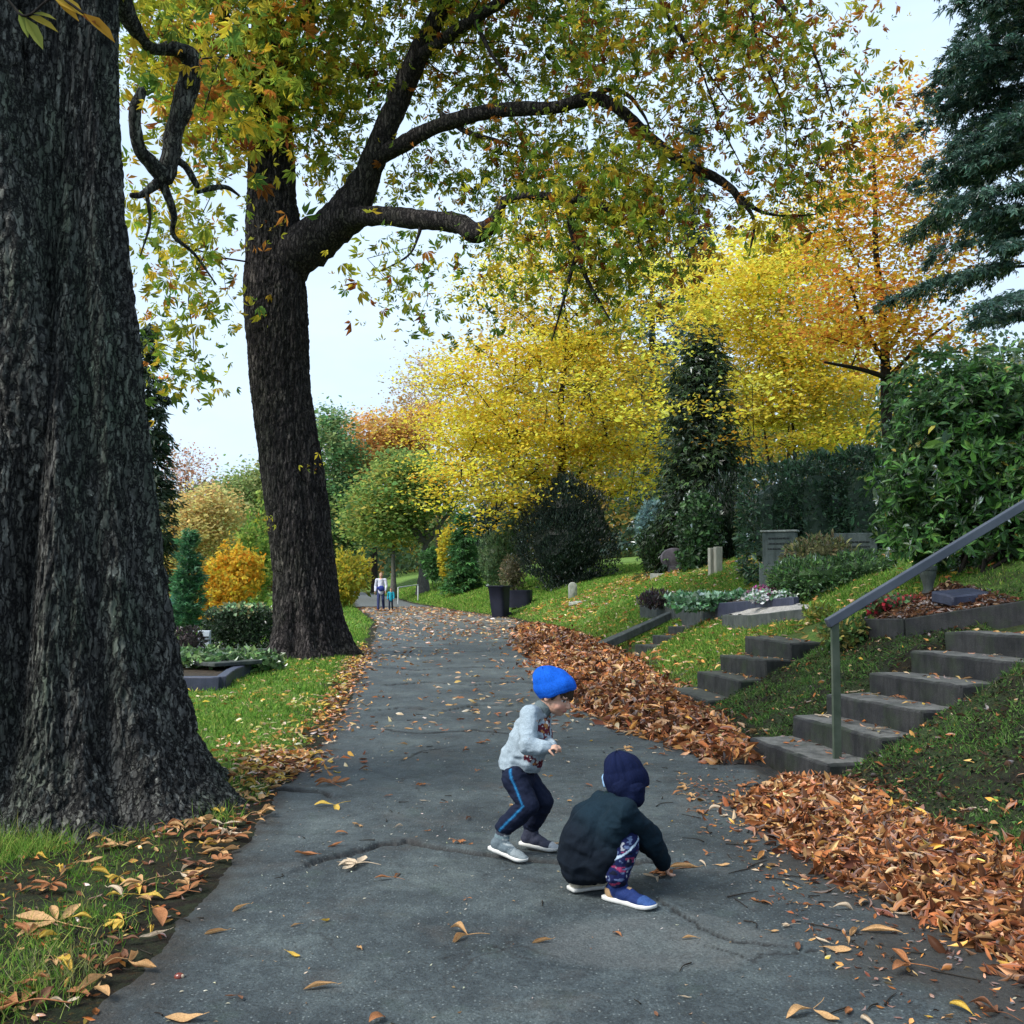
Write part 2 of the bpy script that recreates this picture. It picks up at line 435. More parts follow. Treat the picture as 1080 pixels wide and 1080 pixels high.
vr = nt.nodes.new('ShaderNodeSeparateColor'); nt.links.new(vor.outputs['Color'], vr.inputs[0])
sel = ramp(nt, vr.outputs[0], [(.70, (0, 0, 0)), (.80, (1, 1, 1))]); dst = ramp(nt, vor.outputs['Distance'], [(.18, (1, 1, 1)), (.32, (0, 0, 0))])
ag = nd(nt, 'ShaderNodeMath', operation='MULTIPLY'); nt.links.new(sel, ag.inputs[0]); nt.links.new(dst, ag.inputs[1])
base = mixc(nt, ag.outputs[0], base, (.17, .18, .17))
brn = ramp(nt, noise(nt, 2.1, 6, .68), [(.55, (0, 0, 0)), (.75, (.55, .55, .55))])
base = mixc(nt, brn, base, (.075, .056, .045))
grn = ramp(nt, noise(nt, 3.7, 5, .6), [(.58, (0, 0, 0)), (.75, (.4, .4, .4))])
base = mixc(nt, grn, base, (.045, .065, .045))
base = mixc(nt, 1.0, base, (.86, .95, 1.0), 'MULTIPLY'); base = mixc(nt, sep.outputs[1], base, mixc(nt, .7, (.088, .095, .094), fine, 'MULTIPLY'))
vm = nt.nodes.new('ShaderNodeVectorMath'); vm.operation = 'MULTIPLY_ADD'; dn = nd(nt, 'ShaderNodeTexNoise', Scale=3., Detail=5.); nt.links.new(tc.outputs['Object'], dn.inputs['Vector'])
nt.links.new(dn.outputs['Color'], vm.inputs[0]); vm.inputs[1].default_value = (.55, .55, .0); nt.links.new(tc.outputs['Object'], vm.inputs[2])
ve = nd(nt, 'ShaderNodeTexVoronoi', Scale=1.15); ve.feature = 'DISTANCE_TO_EDGE'; nt.links.new(vm.outputs[0], ve.inputs['Vector'])
hair = ramp(nt, ve.outputs['Distance'], [(.0, (1, 1, 1)), (.011, (0, 0, 0))]); hm = ramp(nt, noise(nt, .9, 3, .6), [(.5, (0, 0, 0)), (.6, (.85, .85, .85))])
hh = nd(nt, 'ShaderNodeMath', operation='MULTIPLY'); nt.links.new(hair, hh.inputs[0]); nt.links.new(hm, hh.inputs[1]); base = mixc(nt, hh.outputs[0], base, (.014, .014, .014))
soil = ramp(nt, noise(nt, 30, 5, .7), [(.3, (.010, .009, .008)), (.7, (.035, .03, .024))])
base = mixc(nt, sep.outputs[2], base, soil); base = mixc(nt, sep.outputs[0], base, (.006, .006, .006))
nt.links.new(base, p.inputs['Base Color'])
b1 = bump(nt, noise(nt, 85, 4, .7), .9, .008); b2 = bump(nt, noise(nt, 11, 6, .7), .55, .025, b1)
nt.links.new(b2, p.inputs['Normal']); nt.links.new(p.outputs[0], out.inputs[0]); MASPH = m
mb = MB(); mb.add(np.stack([PX, PY, pz], -1).reshape(-1, 3), grid_faces(*PX.shape), pc.reshape(-1, 3))
tag(mb.build('path', MASPH), 'weathered dark asphalt footpath with cracks raised by tree roots', 'path', kind='structure')
def PH(x, y):  # top of whatever lies at x,y
    x, y = np.broadcast_arrays(np.asarray(x, float), np.asarray(y, float))
    e = np.minimum(x - eL(y), eR(y) - x)
    return np.where(e > .0, path_h(x, y)[0], np.maximum(H(x, y), -9))
# ------------------------------------------------------------------ trees
def barkmat(name, dark, mid, light, moss, mossamt=.5, sc=1., bd=.02, plates=0):
    m, nt, out = nodes(name)
    p = nd(nt, 'ShaderNodeBsdfPrincipled', Roughness=.92); p.inputs['Specular IOR Level'].default_value = .15
    f = noise(nt, 22 * sc, 6, .7, stretch=(1, 1, .28))
    c = ramp(nt, f, [(.30, dark), (.52, mid), (.74, light)])
    mo = ramp(nt, noise(nt, 1.5, 5, .65, stretch=(1, 1, .35)), [(.46, (0, 0, 0)), (.68, (mossamt,) * 3)])
    c = mixc(nt, mo, c, moss)
    li = ramp(nt, noise(nt, 48 * sc, 3, .7), [(.64, (0, 0, 0)), (.72, (.5, .5, .5))])
    c = mixc(nt, li, c, tuple(min(1, x * 1.9) for x in light))
    if plates:
        tc = nt.nodes.new('ShaderNodeTexCoord'); dn = nd(nt, 'ShaderNodeTexNoise', Scale=9., Detail=5., Roughness=.65); nt.links.new(tc.outputs['Object'], dn.inputs['Vector'])
        wv = nt.nodes.new('ShaderNodeVectorMath'); wv.operation = 'MULTIPLY_ADD'; nt.links.new(dn.outputs['Color'], wv.inputs[0]); wv.inputs[1].default_value = (.13, .13, .45); nt.links.new(tc.outputs['Object'], wv.inputs[2])
        mp = nt.nodes.new('ShaderNodeMapping'); mp.inputs['Scale'].default_value = (1, 1, .17); nt.links.new(wv.outputs[0], mp.inputs[0])
        ve = nd(nt, 'ShaderNodeTexVoronoi', Scale=plates); ve.feature = 'DISTANCE_TO_EDGE'; nt.links.new(mp.outputs[0], ve.inputs['Vector'])
        vc = nd(nt, 'ShaderNodeTexVoronoi', Scale=plates); nt.links.new(mp.outputs[0], vc.inputs['Vector']); sv = nt.nodes.new('ShaderNodeSeparateColor'); nt.links.new(vc.outputs['Color'], sv.inputs[0])
        c = mixc(nt, 1., c, ramp(nt, sv.outputs[0], [(0, (.72, .72, .74)), (.6, (1., 1., 1.)), (1, (1.5, 1.5, 1.42))]), 'MULTIPLY')
        pl = ramp(nt, ve.outputs['Distance'], [(.0, (0, 0, 0)), (.16, (1, 1, 1))]); c = mixc(nt, pl, dark, c)
    nt.links.new(c, p.inputs['Base Color'])
    b = bump(nt, noise(nt, 30 * sc, 6, .7, stretch=(1, 1, .3)), .8, bd)
    if plates: b = bump(nt, pl, .9, .018, b)
    nt.links.new(b, p.inputs['Normal']); nt.links.new(p.outputs[0], out.inputs[0]); return m
MBARK = barkmat('chestnut_bark', (.010, .010, .011), (.075, .074, .068), (.24, .24, .215), (.075, .11, .072), .6, bd=.03, plates=26.)
MBARK2 = barkmat('chestnut_bark_brown', (.008, .007, .008), (.042, .036, .036), (.14, .122, .116), (.045, .05, .032), .35, plates=17.)
MTWIG = barkmat('dark_branch_bark', (.012, .010, .009), (.026, .021, .018), (.05, .042, .035), (.03, .035, .02), .3)
MGREY = barkmat('grey_trunk_bark', (.05, .048, .045), (.10, .095, .088), (.2, .19, .17), (.08, .1, .06), .4)
LM_SOFT = leafmat('autumn_leaves', .56)
LM_DARK = leafmat('evergreen_leaves', .22, .45, .35)
LM_GLOSS = leafmat('glossy_evergreen_leaves', .22, .35, .8)
LM_DRY = leafmat('dry_leaves', .25, .5, .25)

def trunk_loft(mb, path, prof, rfun, nang, zs, bark, seed, sx=.055, sz=.22, col=(.5, .5, .5), mi=0):
    """path: [(z,x,y)], prof: [(z,r)], rfun(phi,z)->factor ; real bark ridges in the mesh"""
    path = np.array(path); prof = np.array(prof)
    cx = np.interp(zs, path[:, 0], path[:, 1]); cy_ = np.interp(zs, path[:, 0], path[:, 2]); r = np.interp(zs, prof[:, 0], prof[:, 1])
    k = np.ones(9) / 9
    for arr in (cx, cy_, r):
        arr[4:-4] = np.convolve(arr, k, 'valid')
    ph = np.linspace(0, 2 * np.pi, nang, endpoint=False)
    PHI, Z = np.meshgrid(ph, zs); RR = r[:, None] * rfun(PHI, Z)
    X = cx[:, None] + RR * np.cos(PHI); Y = cy_[:, None] + RR * np.sin(PHI)
    q = np.stack([X / sx, Y / sx, Z / sz], -1)
    warp = .45 * fbm(q * .45, 2, seed + 9)[..., None]
    a = 1 - np.abs(fbm(q + warp, 3, seed)) * 2.6
    big = fbm(q * np.array([.4, .4, .5]), 3, seed + 3); fineb = fbm(q * np.array([2.2, 2.2, 5.]), 3, seed + 6)
    D = bark * (np.clip(a, -1, 1) * -.0 + (1 - np.clip(np.abs(fbm(q + warp, 3, seed)) * 3.2, 0, 1)) * -1.0 + .8 * big + .6 * fineb)
    RR = RR + D
    V = np.stack([cx[:, None] + RR * np.cos(PHI), cy_[:, None] + RR * np.sin(PHI), Z], -1)
    mb.add(V.reshape(-1, 3), grid_faces(len(zs), nang, True), col, mi)

def connect(rng, pts, par, rad, clumps, climb=.8, step=.7, jit=.12, arch=.06):
    """join every clump centre to the nearest branch node -> branching skeleton"""
    pts = [np.asarray(p, float) for p in pts]; par = list(par); tips = []
    n0 = len(pts)
    axis_ = np.mean(pts, 0)
    o = np.argsort([min(np.linalg.norm(np.asarray(pts[:n0]) - c, axis=1)) for c in clumps])
    arr = np.zeros((n0 + len(clumps) * 30, 3)); arr[:n0] = pts; n = n0
    for i in o:
        c = clumps[i]
        dv = arr[:n] - c; d = np.linalg.norm(dv, axis=1) + climb * np.maximum(0, dv[:, 2])
        d[:n0] *= 1.0
        j = int(np.argmin(d)); a = arr[j].copy(); L = np.linalg.norm(c - a); k = max(1, min(20, int(L / step)))
        last = j
        for q in range(1, k + 1):
            t = q / k; p = a + (c - a) * t + np.array([0, 0, arch * L * math.sin(math.pi * t)])
            if q < k: p = p + rng.normal(size=3) * jit * min(step, L)
            arr[n] = p; par.append(last); last = n; n += 1
        tips.append(last)
    return arr[:n], par, n0, tips

def skeleton_tubes(mb, arr, par, n0, rad0, rtip, expo, ns, col, mi=0, rmax=.3):
    n = len(arr); cnt = np.zeros(n); ch = [[] for _ in range(n)]
    for i in range(n0, n): ch[par[i]].append(i)
    for i in range(n - 1, n0 - 1, -1):
        if not ch[i]: cnt[i] += 1
        if par[i] >= n0: cnt[par[i]] += cnt[i]
    r = rtip * np.maximum(cnt, 1) ** expo
    r[:n0] = rad0
    r[n0:] = np.minimum(r[n0:], rmax)
    for i in range(n0, n): r[i] = min(r[i], r[par[i]] * .92)
    used = np.zeros(n, bool); used[:n0] = True
    # chains: start from nodes whose parent already used
    for i in range(n0, n):
        if used[i]: continue
        chain = [par[i], i]; used[i] = True; k = i
        while True:
            nx = [c for c in ch[k] if not used[c]]
            if not nx: break
            k = max(nx, key=lambda c: cnt[c]); used[k] = True; chain.append(k)
        P = arr[chain]; rr = r[chain].copy(); rr[0] = rr[1]; rr[-1] *= .5
        tube(mb, P, rr, ns if rr[0] > .03 else 4 if rr[0] > .012 else 3, col, mi, cap=False)

def ell_pts(rng, ells, n, shell=.35):
    e = np.array([list(q) + [1.] * (7 - len(q)) for q in ells], float); v = e[:, 3] * e[:, 4] * e[:, 5]; v = v ** .75 * e[:, 6]
    i = rng.choice(len(e), n, p=v / v.sum()); u = (shell ** 3 + (1 - shell ** 3) * rng.random(n)) ** (1 / 3)
    d = rdir(rng, n); u = u * (1 + .55 * fbm(d * 1.7 + i[:, None] * 3.7, 3, 17))
    return e[i, :3] + d * u[:, None] * e[i, 3:6]

def pe(px, py, Y, rpx, rpy, ry, w=1.):
    """ellipsoid from the size it shows at depth Y"""
    c = at(px, py, Y); k = Y / FPX; return [c[0], c[1], c[2], rpx * k, ry, rpy * k, w]

def leafcloud(rng, mb, clumps, nper, spread, kind, size, wid, pal, w=None, orient='flat', cl_jit=.18, jit=.18, zs=.6, sj=.25, up=.55):
    n = len(clumps) * nper; ci = np.repeat(np.arange(len(clumps)), nper)
    P = clumps[ci] + rng.normal(size=(n, 3)) * spread * np.array([1, 1, zs])
    if orient == 'flat': N = unit(np.array([0, 0, 1]) + rng.normal(size=(n, 3)) * up); A = rdir(rng, n) * np.array([1, 1, .35])
    elif orient == 'hang': N = rdir(rng, n); A = unit(np.array([0, 0, -1]) + rng.normal(size=(n, 3)) * up)
    elif orient == 'out': A = unit((P - clumps[ci]) + np.array([0, 0, .12]) + rng.normal(size=(n, 3)) * spread * .4); N = unit(np.array([0, 0, 1]) + rng.normal(size=(n, 3)) * .6)
    else: N = rdir(rng, n); A = rdir(rng, n)
    cpick = rng.choice(len(pal), len(clumps), p=None if w is None else np.asarray(w, float) / np.sum(w))
    lp = rng.choice(len(pal), n, p=None if w is None else np.asarray(w, float) / np.sum(w))
    pick = np.where(rng.random(n) < .6, cpick[ci], lp)
    col = palette(rng, n, pal, None, jit, pick) * np.exp(rng.normal(0, cl_jit, (len(clumps), 1)))[ci]
    scatter(mb, kind, P, A, N, size * np.exp(rng.normal(0, sj, n)), wid, np.clip(col, .003, .8))

def tree(name, label, cat, base, trunk, ells, ncl, nper, spread, size, pal, w=None, wid=.7, kind='card', lm=None, bark=None, seed=0,
         orient='flat', rtip=.012, expo=.42, group=None, shell=.35, zs=.6, climb=.8, ns=6, flare=True, rmax=.25, cl_jit=.18, up=.55, extra=None, step=.7, sj=.25, zmin=None, leafshare=1.):
    """trunk: list of polylines of (point, radius)"""
    rng = np.random.default_rng(seed)
    t = thing(name, label, cat, base, group)
    mb = MB(); pts, par, rad = [], [], []
    for line in trunk:
        P = np.array([q[0] for q in line], float); rr = np.array([q[1] for q in line], float)
        S = catmull(np.column_stack([P, rr]), 6)
        tube(mb, S[:, :3], np.maximum(S[:, 3], .004), 10 if rr[0] > .08 else 6, (.5, .5, .5), 0, bark=.10, seed=seed)
        k = len(pts)
        for i in range(len(S)): pts.append(S[i, :3]); par.append(-1); rad.append(max(S[i, 3], .004))
    cl = ell_pts(rng, ells, ncl, shell)
    if zmin is not None: cl[:, 2] = np.maximum(cl[:, 2], zmin)
    arr, par, n0, tips = connect(rng, pts, par, rad, cl, climb, step)
    skeleton_tubes(mb, arr, par, n0, np.array(rad), rtip, expo, ns, (.5, .5, .5), 0, rmax)
    mb.build('trunk', bark or MTWIG, t)
    mb = MB(); c2 = cl if leafshare >= 1 else cl[:int(len(cl) * leafshare)]
    leafcloud(rng, mb, c2, nper, spread, kind, size, wid, pal, w, orient, cl_jit, zs=zs, up=up, sj=sj)
    if extra: extra(rng, mb)
    mb.build('crown', lm or LM_SOFT, t, smooth=False)
    return t

YEL = [(.83, .61, .07), (.80, .53, .05), (.72, .62, .10), (.74, .40, .05), (.46, .47, .07)]
ORG = [(.62, .30, .05), (.60, .38, .06), (.55, .22, .05), (.45, .36, .07)]
CHN = [(.25, .32, .05), (.42, .42, .055), (.66, .50, .06), (.52, .23, .05), (.28, .10, .03), (.14, .23, .05)]

# ---------- big chestnut beside the path, trunk only partly in the frame
def big_chestnut():
    rng = np.random.default_rng(11)
    cx, cy0 = -3.085, 6.88
    t = thing('chestnut_tree', 'massive old chestnut trunk with deep bark furrows and a second stem, roots among fallen leaves', 'tree', (cx, cy0, 0))
    def gro(PHI, Z, c0, c1, w, d):
        c = np.interp(Z, [0, 5], [c0, c1]); x = (PHI - c + np.pi) % (2 * np.pi) - np.pi
        return -d * np.exp(-(x / w) ** 2)
    def rf(PHI, Z):
        fl = sstep(1.6, 0, Z)
        f = 1 + .05 * np.cos(3 * PHI + 1 + .1 * Z) + (.03 + .05 * fl) * np.cos(7 * PHI + .4) + .10 * fl * np.cos(5 * PHI + 2.2) + .04 * np.cos(11 * PHI + .3 * Z)
        f = f + gro(PHI, Z, -1.62, -1.18, .15, .26) + gro(PHI, Z, -2.15, -1.75, .16, .10) + gro(PHI, Z, -.78, -.85, .10, .12) + gro(PHI, Z, -1.1, -.95, .08, .06)
        x = PHI - np.interp(Z, [2.4, 3.2, 6], [4.95, 4.45, 3.9]); f = f + .14 * np.exp(-(x / .3) ** 2) * sstep(2.0, 3.0, Z) * sstep(6.5, 4.5, Z)
        return f
    zs = np.concatenate([np.arange(-.25, 5.9, .0135), np.arange(5.9, 9.5, .1)])
    mb = MB()
    trunk_loft(mb, [(-.3, cx + .05, cy0), (0, cx + .05, cy0), (2.8, cx, cy0), (5.5, cx + .03, cy0), (9.5, cx + .2, cy0 + .3)],
               [(-.25, 1.42), (0, 1.20), (.18, 1.03), (.45, .89), (.85, .79), (1.5, .69), (2.2, .615), (2.9, .545), (3.8, .42), (4.7, .335), (5.5, .305), (9.5, .30)], rf, 700, zs, .024, 5, .034, .34)
    # second stem in front, leaning away from the path
    S = catmull(np.array([[cx + .08, cy0 - .02, 1.3, .08], [cx + .05, cy0 - .30, 1.9, .14], [cx - .02, cy0 - .42, 2.7, .22], [cx - .18, cy0 - .40, 3.5, .25], [cx - .33, cy0 - .40, 4.4, .25], [cx - .41, cy0 - .42, 5.2, .24], [cx - .7, cy0 - .5, 7.5, .2]]), 60)
    zs2 = S[:, 2]; trunk_loft(mb, S[:, [2, 0, 1]], S[:, [2, 3]], lambda P, Z: 1 + .06 * np.cos(5 * P + Z), 150, zs2, .022, 8)
    # surface roots
    for a, L in () and ((-.15, 1.5), (-.75, 1.3), (-1.5, 1.1), (-2.3, 1.2), (.7, 1.2)):
        k = np.linspace(.75, 1, 1); P = []
        for q in np.linspace(0, 1, 9):
            d = .8 + L * q * .55; aa = a + .25 * math.sin(3 * q + a * 4)
            X = cx + d * math.cos(aa); Y = cy0 + d * math.sin(aa)
            P.append([X, Y, float(H(X, Y)) + .16 * (1 - q) ** 1.3 - .05 * q, .17 * (1 - q) + .03])
        P = catmull(np.array(P), 5); tube(mb, P[:, :3], P[:, 3], 12, bark=.25, seed=3)
    # limb that leaves the stem above the frame and droops beyond the trunk
    L1 = [(np.array([cx + .1, cy0 + .15, 7.3]), .28), (at(100, -70, 8.2), .2), (at(150, 42, 8.9), .055), (at(185, 52, 9.2), .07), (at(203, 66, 9.3), .095), (at(196, 100, 9.3), .105), (at(185, 135, 9.3), .085), (at(180, 165, 9.3), .095), (at(172, 190, 9.3), .085)]
    SUB = [[(at(175, 185, 9.3), .10), (at(158, 170, 9.2), .07), (at(146, 155, 9.1), .06), (at(142, 120, 9.0), .055), (at(150, 95, 9.0), .04)],
           [(at(170, 190, 9.3), .05), (at(150, 205, 9.2), .03), (at(138, 206, 9.1), .02)],
           [(at(171, 192, 9.3), .045), (at(183, 225, 9.4), .03), (at(183, 248, 9.5), .022), (at(205, 268, 9.6), .014), (at(228, 300, 9.7), .008)],
           [(at(178, 165, 9.3), .05), (at(195, 175, 9.35), .035), (at(208, 196, 9.4), .03)],
           [(at(208, 203, 9.5), .02), (at(226, 198, 9.6), .026), (at(240, 198, 9.7), .02), (at(252, 206, 9.9), .01)],
           [(at(155, 205, 9.2), .02), (at(158, 235, 9.2), .015), (at(148, 270, 9.2), .006)],
           [(np.array([cx, cy0, 7.4]), .3), (np.array([cx - 1.6, cy0 - .4, 9.2]), .22), (np.array([cx - 3, cy0 - 1.5, 10.4]), .1)],
           [(np.array([cx, cy0, 8.6]), .3), (np.array([cx + .8, cy0 + 1.2, 10.6]), .2), (np.array([cx + 1.8, cy0 + 2.2, 11.8]), .1)],
           [(np.array([cx, cy0, 9.2]), .3), (np.array([cx + .2, cy0 + .3, 11.2]), .2), (np.array([cx + .1, cy0 + .5, 13]), .1)]]
    pts, par, rad = [], [], []
    for line in [L1] + SUB:
        A = np.column_stack([np.array([q[0] for q in line]), np.array([q[1] for q in line])]); S = catmull(A, 7)
        tube(mb, S[:, :3], np.maximum(S[:, 3], .004), 12, bark=.22, seed=4)
        for s in S: pts.append(s[:3]); par.append(-1); rad.append(s[3])
    ells = [pe(200, 90, 10, 70, 75, 1.2, 1.5), pe(170, 20, 9.6, 60, 40, 1.2, .9), pe(180, 300, 10, 60, 70, .8, .5), pe(230, 250, 10.4, 40, 60, .8, .4),
            [cx - 2.5, cy0 - 1, 11, 3, 2.5, 2.2], [cx + 1.5, cy0 + 2, 12.5, 2.6, 3, 2.2], [cx, cy0, 13.5, 3, 3, 2]]
    cl = ell_pts(rng, ells, 420, .2)
    arr, par, n0, tips = connect(rng, pts, par, rad, cl, .2, .35, .2)
    skeleton_tubes(mb, arr, par, n0, np.array(rad), .0042, .45, 5, (.5, .5, .5), 0, .06)
    mb.build('trunk', MBARK, t)
    mb = MB(); leafcloud(rng, mb, cl, 13, .27, 'palm', .125, 1.0, CHN, [4, 4, 3.4, 1.2, .6, 2], 'hang', up=.9, zs=.9); leafcloud(rng, mb, cl, 16, .27, 'trio', .115, 1.0, CHN, [4, 4, 3.4, 1.2, .6, 2], 'rand', zs=.9)
    # leaves hanging from a twig close above the camera
    for (x0, y0), (x1, y1), w, colr in (((26, 18), (46, 52), .33, (.30, .32, .08)), ((28, 16), (62, 33), .25, (.34, .27, .05)), ((34, 14), (60, 20), .2, (.25, .25, .06)),
                                        ((54, -4), (90, 16), .38, (.55, .36, .06)), ((60, 2), (84, 22), .3, (.5, .3, .05)), ((88, 14), (122, 44), .28, (.48, .26, .04)), ((86, 16), (106, 28), .4, (.25, .10, .03)), ((96, 22), (110, 30), .4, (.2, .09, .03)), ((20, 10), (30, 40), .3, (.2, .24, .06))):
        a, b = at(x0, y0, 4.2), at(x1, y1, 4.25); L = np.linalg.norm(b - a)
        scatter(mb, 'long', [a], [b - a], [[.3, -1, .4]], [L], [w * 1.1], colr)
    mb.build('crown', LM_SOFT, t, smooth=False)
    mb = MB(); tw = catmull(np.array([at(-30, -40, 4.1), at(8, 0, 4.2), at(28, 17, 4.2), at(58, -3, 4.22), at(90, 15, 4.22)]), 5)
    tube(mb, tw, np.full(len(tw), .006), 5); mb.build('twig', MTWIG, t)
big_chestnut()

# ---------- second chestnut with the long limb over the path
def limb_chestnut():
    rng = np.random.default_rng(12); Y0 = 19.4
    b = onground(327, Y0)
    t = thing('chestnut_tree', 'tall dark chestnut with forked trunk and long crooked limb reaching over the path', 'tree', b)
    def ctr(px, py, Y=Y0): p = at(px, py, Y); return (p[2], p[0], p[1])
    path = [(-.3, b[0], b[1]), (0, b[0], b[1]), ctr(320, 600), ctr(308, 500), ctr(294, 400), ctr(290, 300), ctr(287, 200), ctr(286, 100), ctr(284, 0), ctr(284, -140)]
    prof = [(-.3, .98), (0, .88), (.25, .74), (.6, .66), (1.6, .585), (3.4, .60), (5.2, .56), (6.4, .60), (7.0, .60), (7.6, .54), (9.5, .45), (12, .34), (15, .2)]
    def rf(P, Z):
        fl = sstep(1.3, 0, Z); x = (P + 1.2 - .04 * Z + np.pi) % (2 * np.pi) - np.pi
        return 1 + .035 * np.cos(3 * P + .2 * Z) + .10 * fl * np.cos(6 * P + .7) + .06 * fl * np.cos(9 * P) - .10 * np.exp(-(x / .16) ** 2) * sstep(7.5, 6, Z) + .03 * np.cos(5 * P - .3 * Z)
    mb = MB(); trunk_loft(mb, path, prof, rf, 300, np.arange(-.3, 14.5, .03), .03, 15, .075, .28)
    def L(*a): return [(at(x, y, Y), r) for x, y, Y, r in a]
    LIMBS = [L((296, 290, 19.4, .42), (318, 262, 19.2, .44), (345, 243, 19.0, .40), (366, 226, 18.8, .37), (382, 195, 18.7, .27), (400, 155, 18.5, .235), (417, 112, 18.3, .215), (440, 60, 18.1, .185), (472, -5, 17.8, .16), (505, -90, 17.4, .15), (540, -200, 17, .08)),
             L((362, 232, 18.8, .26), (392, 228, 18.4, .18), (428, 230, 17.9, .175), (462, 233, 17.5, .165), (485, 236, 17.3, .17), (500, 246, 17.1, .19), (515, 240, 17, .15), (526, 226, 16.9, .11), (532, 212, 16.9, .085), (560, 207, 16.7, .07), (600, 208, 16.4, .075), (630, 215, 16.2, .055), (652, 230, 16.1, .03), (668, 242, 16, .015)),
             L((400, 165, 18.5, .16), (425, 152, 18.2, .15), (450, 138, 18, .13), (480, 127, 17.6, .13), (515, 118, 17.3, .12), (548, 115, 17, .115), (588, 113, 16.7, .11), (622, 104, 16.5, .115), (645, 110, 16.4, .10), (668, 128, 16.3, .09), (692, 150, 16.1, .085), (722, 172, 15.9, .075), (752, 186, 15.8, .065), (774, 202, 15.7, .06), (782, 220, 15.7, .03)),
             L((600, 208, 16.4, .065), (603, 240, 16.4, .065), (610, 268, 16.3, .05), (618, 292, 16.2, .035), (632, 318, 16.2, .022), (645, 340, 16.1, .01)),
             L((609, 266, 16.3, .045), (600, 295, 16.3, .035), (592, 325, 16.3, .022), (582, 360, 16.4, .01)),
             L((622, 104, 16.5, .05), (640, 95, 16.4, .045), (662, 100, 16.3, .04), (678, 120, 16.2, .025), (686, 136, 16.1, .012)),
             L((465, 120, 17.8, .05), (490, 138, 17.6, .045), (520, 147, 17.4, .035), (548, 155, 17.2, .02)),
             L((774, 202, 15.7, .045), (800, 222, 15.6, .03), (830, 228, 15.5, .02), (860, 226, 15.4, .01)),
             L((776, 205, 15.7, .04), (795, 232, 15.6, .025), (790, 270, 15.6, .012)),
             L((445, 234, 17.7, .05), (440, 252, 17.6, .03), (430, 270, 17.4, .02), (400, 287, 17.2, .008)),
             L((286, 120, 19.4, .2), (262, 80, 18.8, .15), (236, 20, 18, .12), (215, -60, 17.4, .06)),
             L((286, 60, 19.4, .2), (320, 10, 18.8, .15), (350, -60, 18, .1)),
             L((286, -40, 19.4, .2), (300, -150, 19, .1)),
             L((440, 62, 18.1, .12), (500, 20, 17, .10), (580, -25, 16, .08), (680, -40, 15, .06), (790, -20, 14.2, .04), (850, 40, 14, .022), (880, 120, 14, .010)), L((790, -20, 14.2, .03), (800, 50, 14.2, .02), (825, 110, 14.2, .012), (830, 165, 14.2, .007)), L((735, 60, 14.6, .015), (760, 130, 14.7, .012), (790, 190, 14.8, .006)),
             L((680, -40, 15, .05), (700, 10, 14.8, .035), (735, 60, 14.6, .02), (770, 110, 14.5, .01)),
             L((500, 20, 17, .05), (520, 60, 16.6, .03), (545, 90, 16.4, .015))]
    pts, par, rad = [], [], []
    for line in LIMBS:
        A = np.column_stack([np.array([q[0] for q in line]), np.array([q[1] for q in line])]); S = catmull(A, 6)
        tube(mb, S[:, :3], np.maximum(S[:, 3], .004), 14 if S[0, 3] > .1 else 8, bark=.20, seed=6)
        for s in S: pts.append(s[:3]); par.append(-1); rad.append(max(s[3], .004))
    E = [pe(265, 62, 18.6, 120, 85, 2.0, 1.6), pe(330, 100, 18.6, 60, 55, 1., .8), pe(200, 40, 18, 70, 60, 2, .7), pe(350, 40, 20, 70, 60, 1.6, .8), 
         pe(570, 35, 18, 120, 60, 1.4, 1.3), pe(690, 30, 15, 110, 55, 1.6, 1.1), pe(500, 90, 19, 90, 45, 1.4, .7), pe(470, 190, 19, 90, 30, .9, .6), pe(580, 165, 17.8, 100, 45, 1.0, 1.1),
         pe(650, 190, 16.2, 90, 60, 1.4, 1.2), pe(700, 240, 16, 70, 55, 1.2, .8), pe(590, 260, 16.4, 90, 45, 1.2, .9), pe(660, 300, 16.1, 70, 45, 1, .5), pe(800, 60, 14.6, 80, 70, 1.2, 1.1), pe(850, 150, 14.8, 55, 70, 1, .8), pe(830, 215, 15.5, 60, 50, 1, .7), pe(740, 110, 15.6, 60, 70, 1.0, .9),
         pe(420, 290, 17.3, 70, 28, 1, .4), pe(500, 270, 17, 60, 30, 1, .35), pe(190, 290, 18, 50, 110, 1.5, .6), pe(215, 380, 18, 30, 45, 1, .2), pe(880, 60, 14.4, 45, 70, 1, .6), pe(895, 140, 14.6, 40, 60, .8, .4), pe(470, 310, 17, 60, 30, 1, .35), pe(360, 170, 20, 40, 50, .8, .4),
         pe(500, -120, 17, 220, 110, 3.5, 1.2), pe(280, -180, 18.5, 200, 130, 4, 1.2), pe(760, -60, 14, 130, 50, 2, .6), pe(420, -20, 20, 90, 50, 1.6, .7)]
    cl = ell_pts(rng, E, 1650, .1)
    arr, par, n0, tips = connect(rng, pts, par, rad, cl, .1, .45, .22, .03)
    skeleton_tubes(mb, arr, par, n0, np.array(rad), .0062, .42, 5, (.5, .5, .5), 0, .06)
    mb.build('trunk', MBARK2, t)
    mb = MB(); px = 540 + cl[:, 0] / cl[:, 1] * 1080
    A_ = cl[px < 420]; B_ = cl[(px >= 420) & (px < 700)]; D_ = cl[px >= 700]
    leafcloud(rng, mb, A_, 9, .34, 'palm', .18, 1.0, CHN, [4, 4.5, 3, .6, .3, 2.5], 'hang', up=.8, zs=.9)
    leafcloud(rng, mb, B_, 11, .34, 'palm', .15, 1.0, CHN, [5, 3.5, 2, .9, .5, 4], 'hang', up=.8, zs=.9)
    leafcloud(rng, mb, D_, 9, .36, 'palm', .135, 1.0, CHN, [3, 3, 2.2, 2.4, 1.2, 2], 'hang', up=.8, zs=.9)
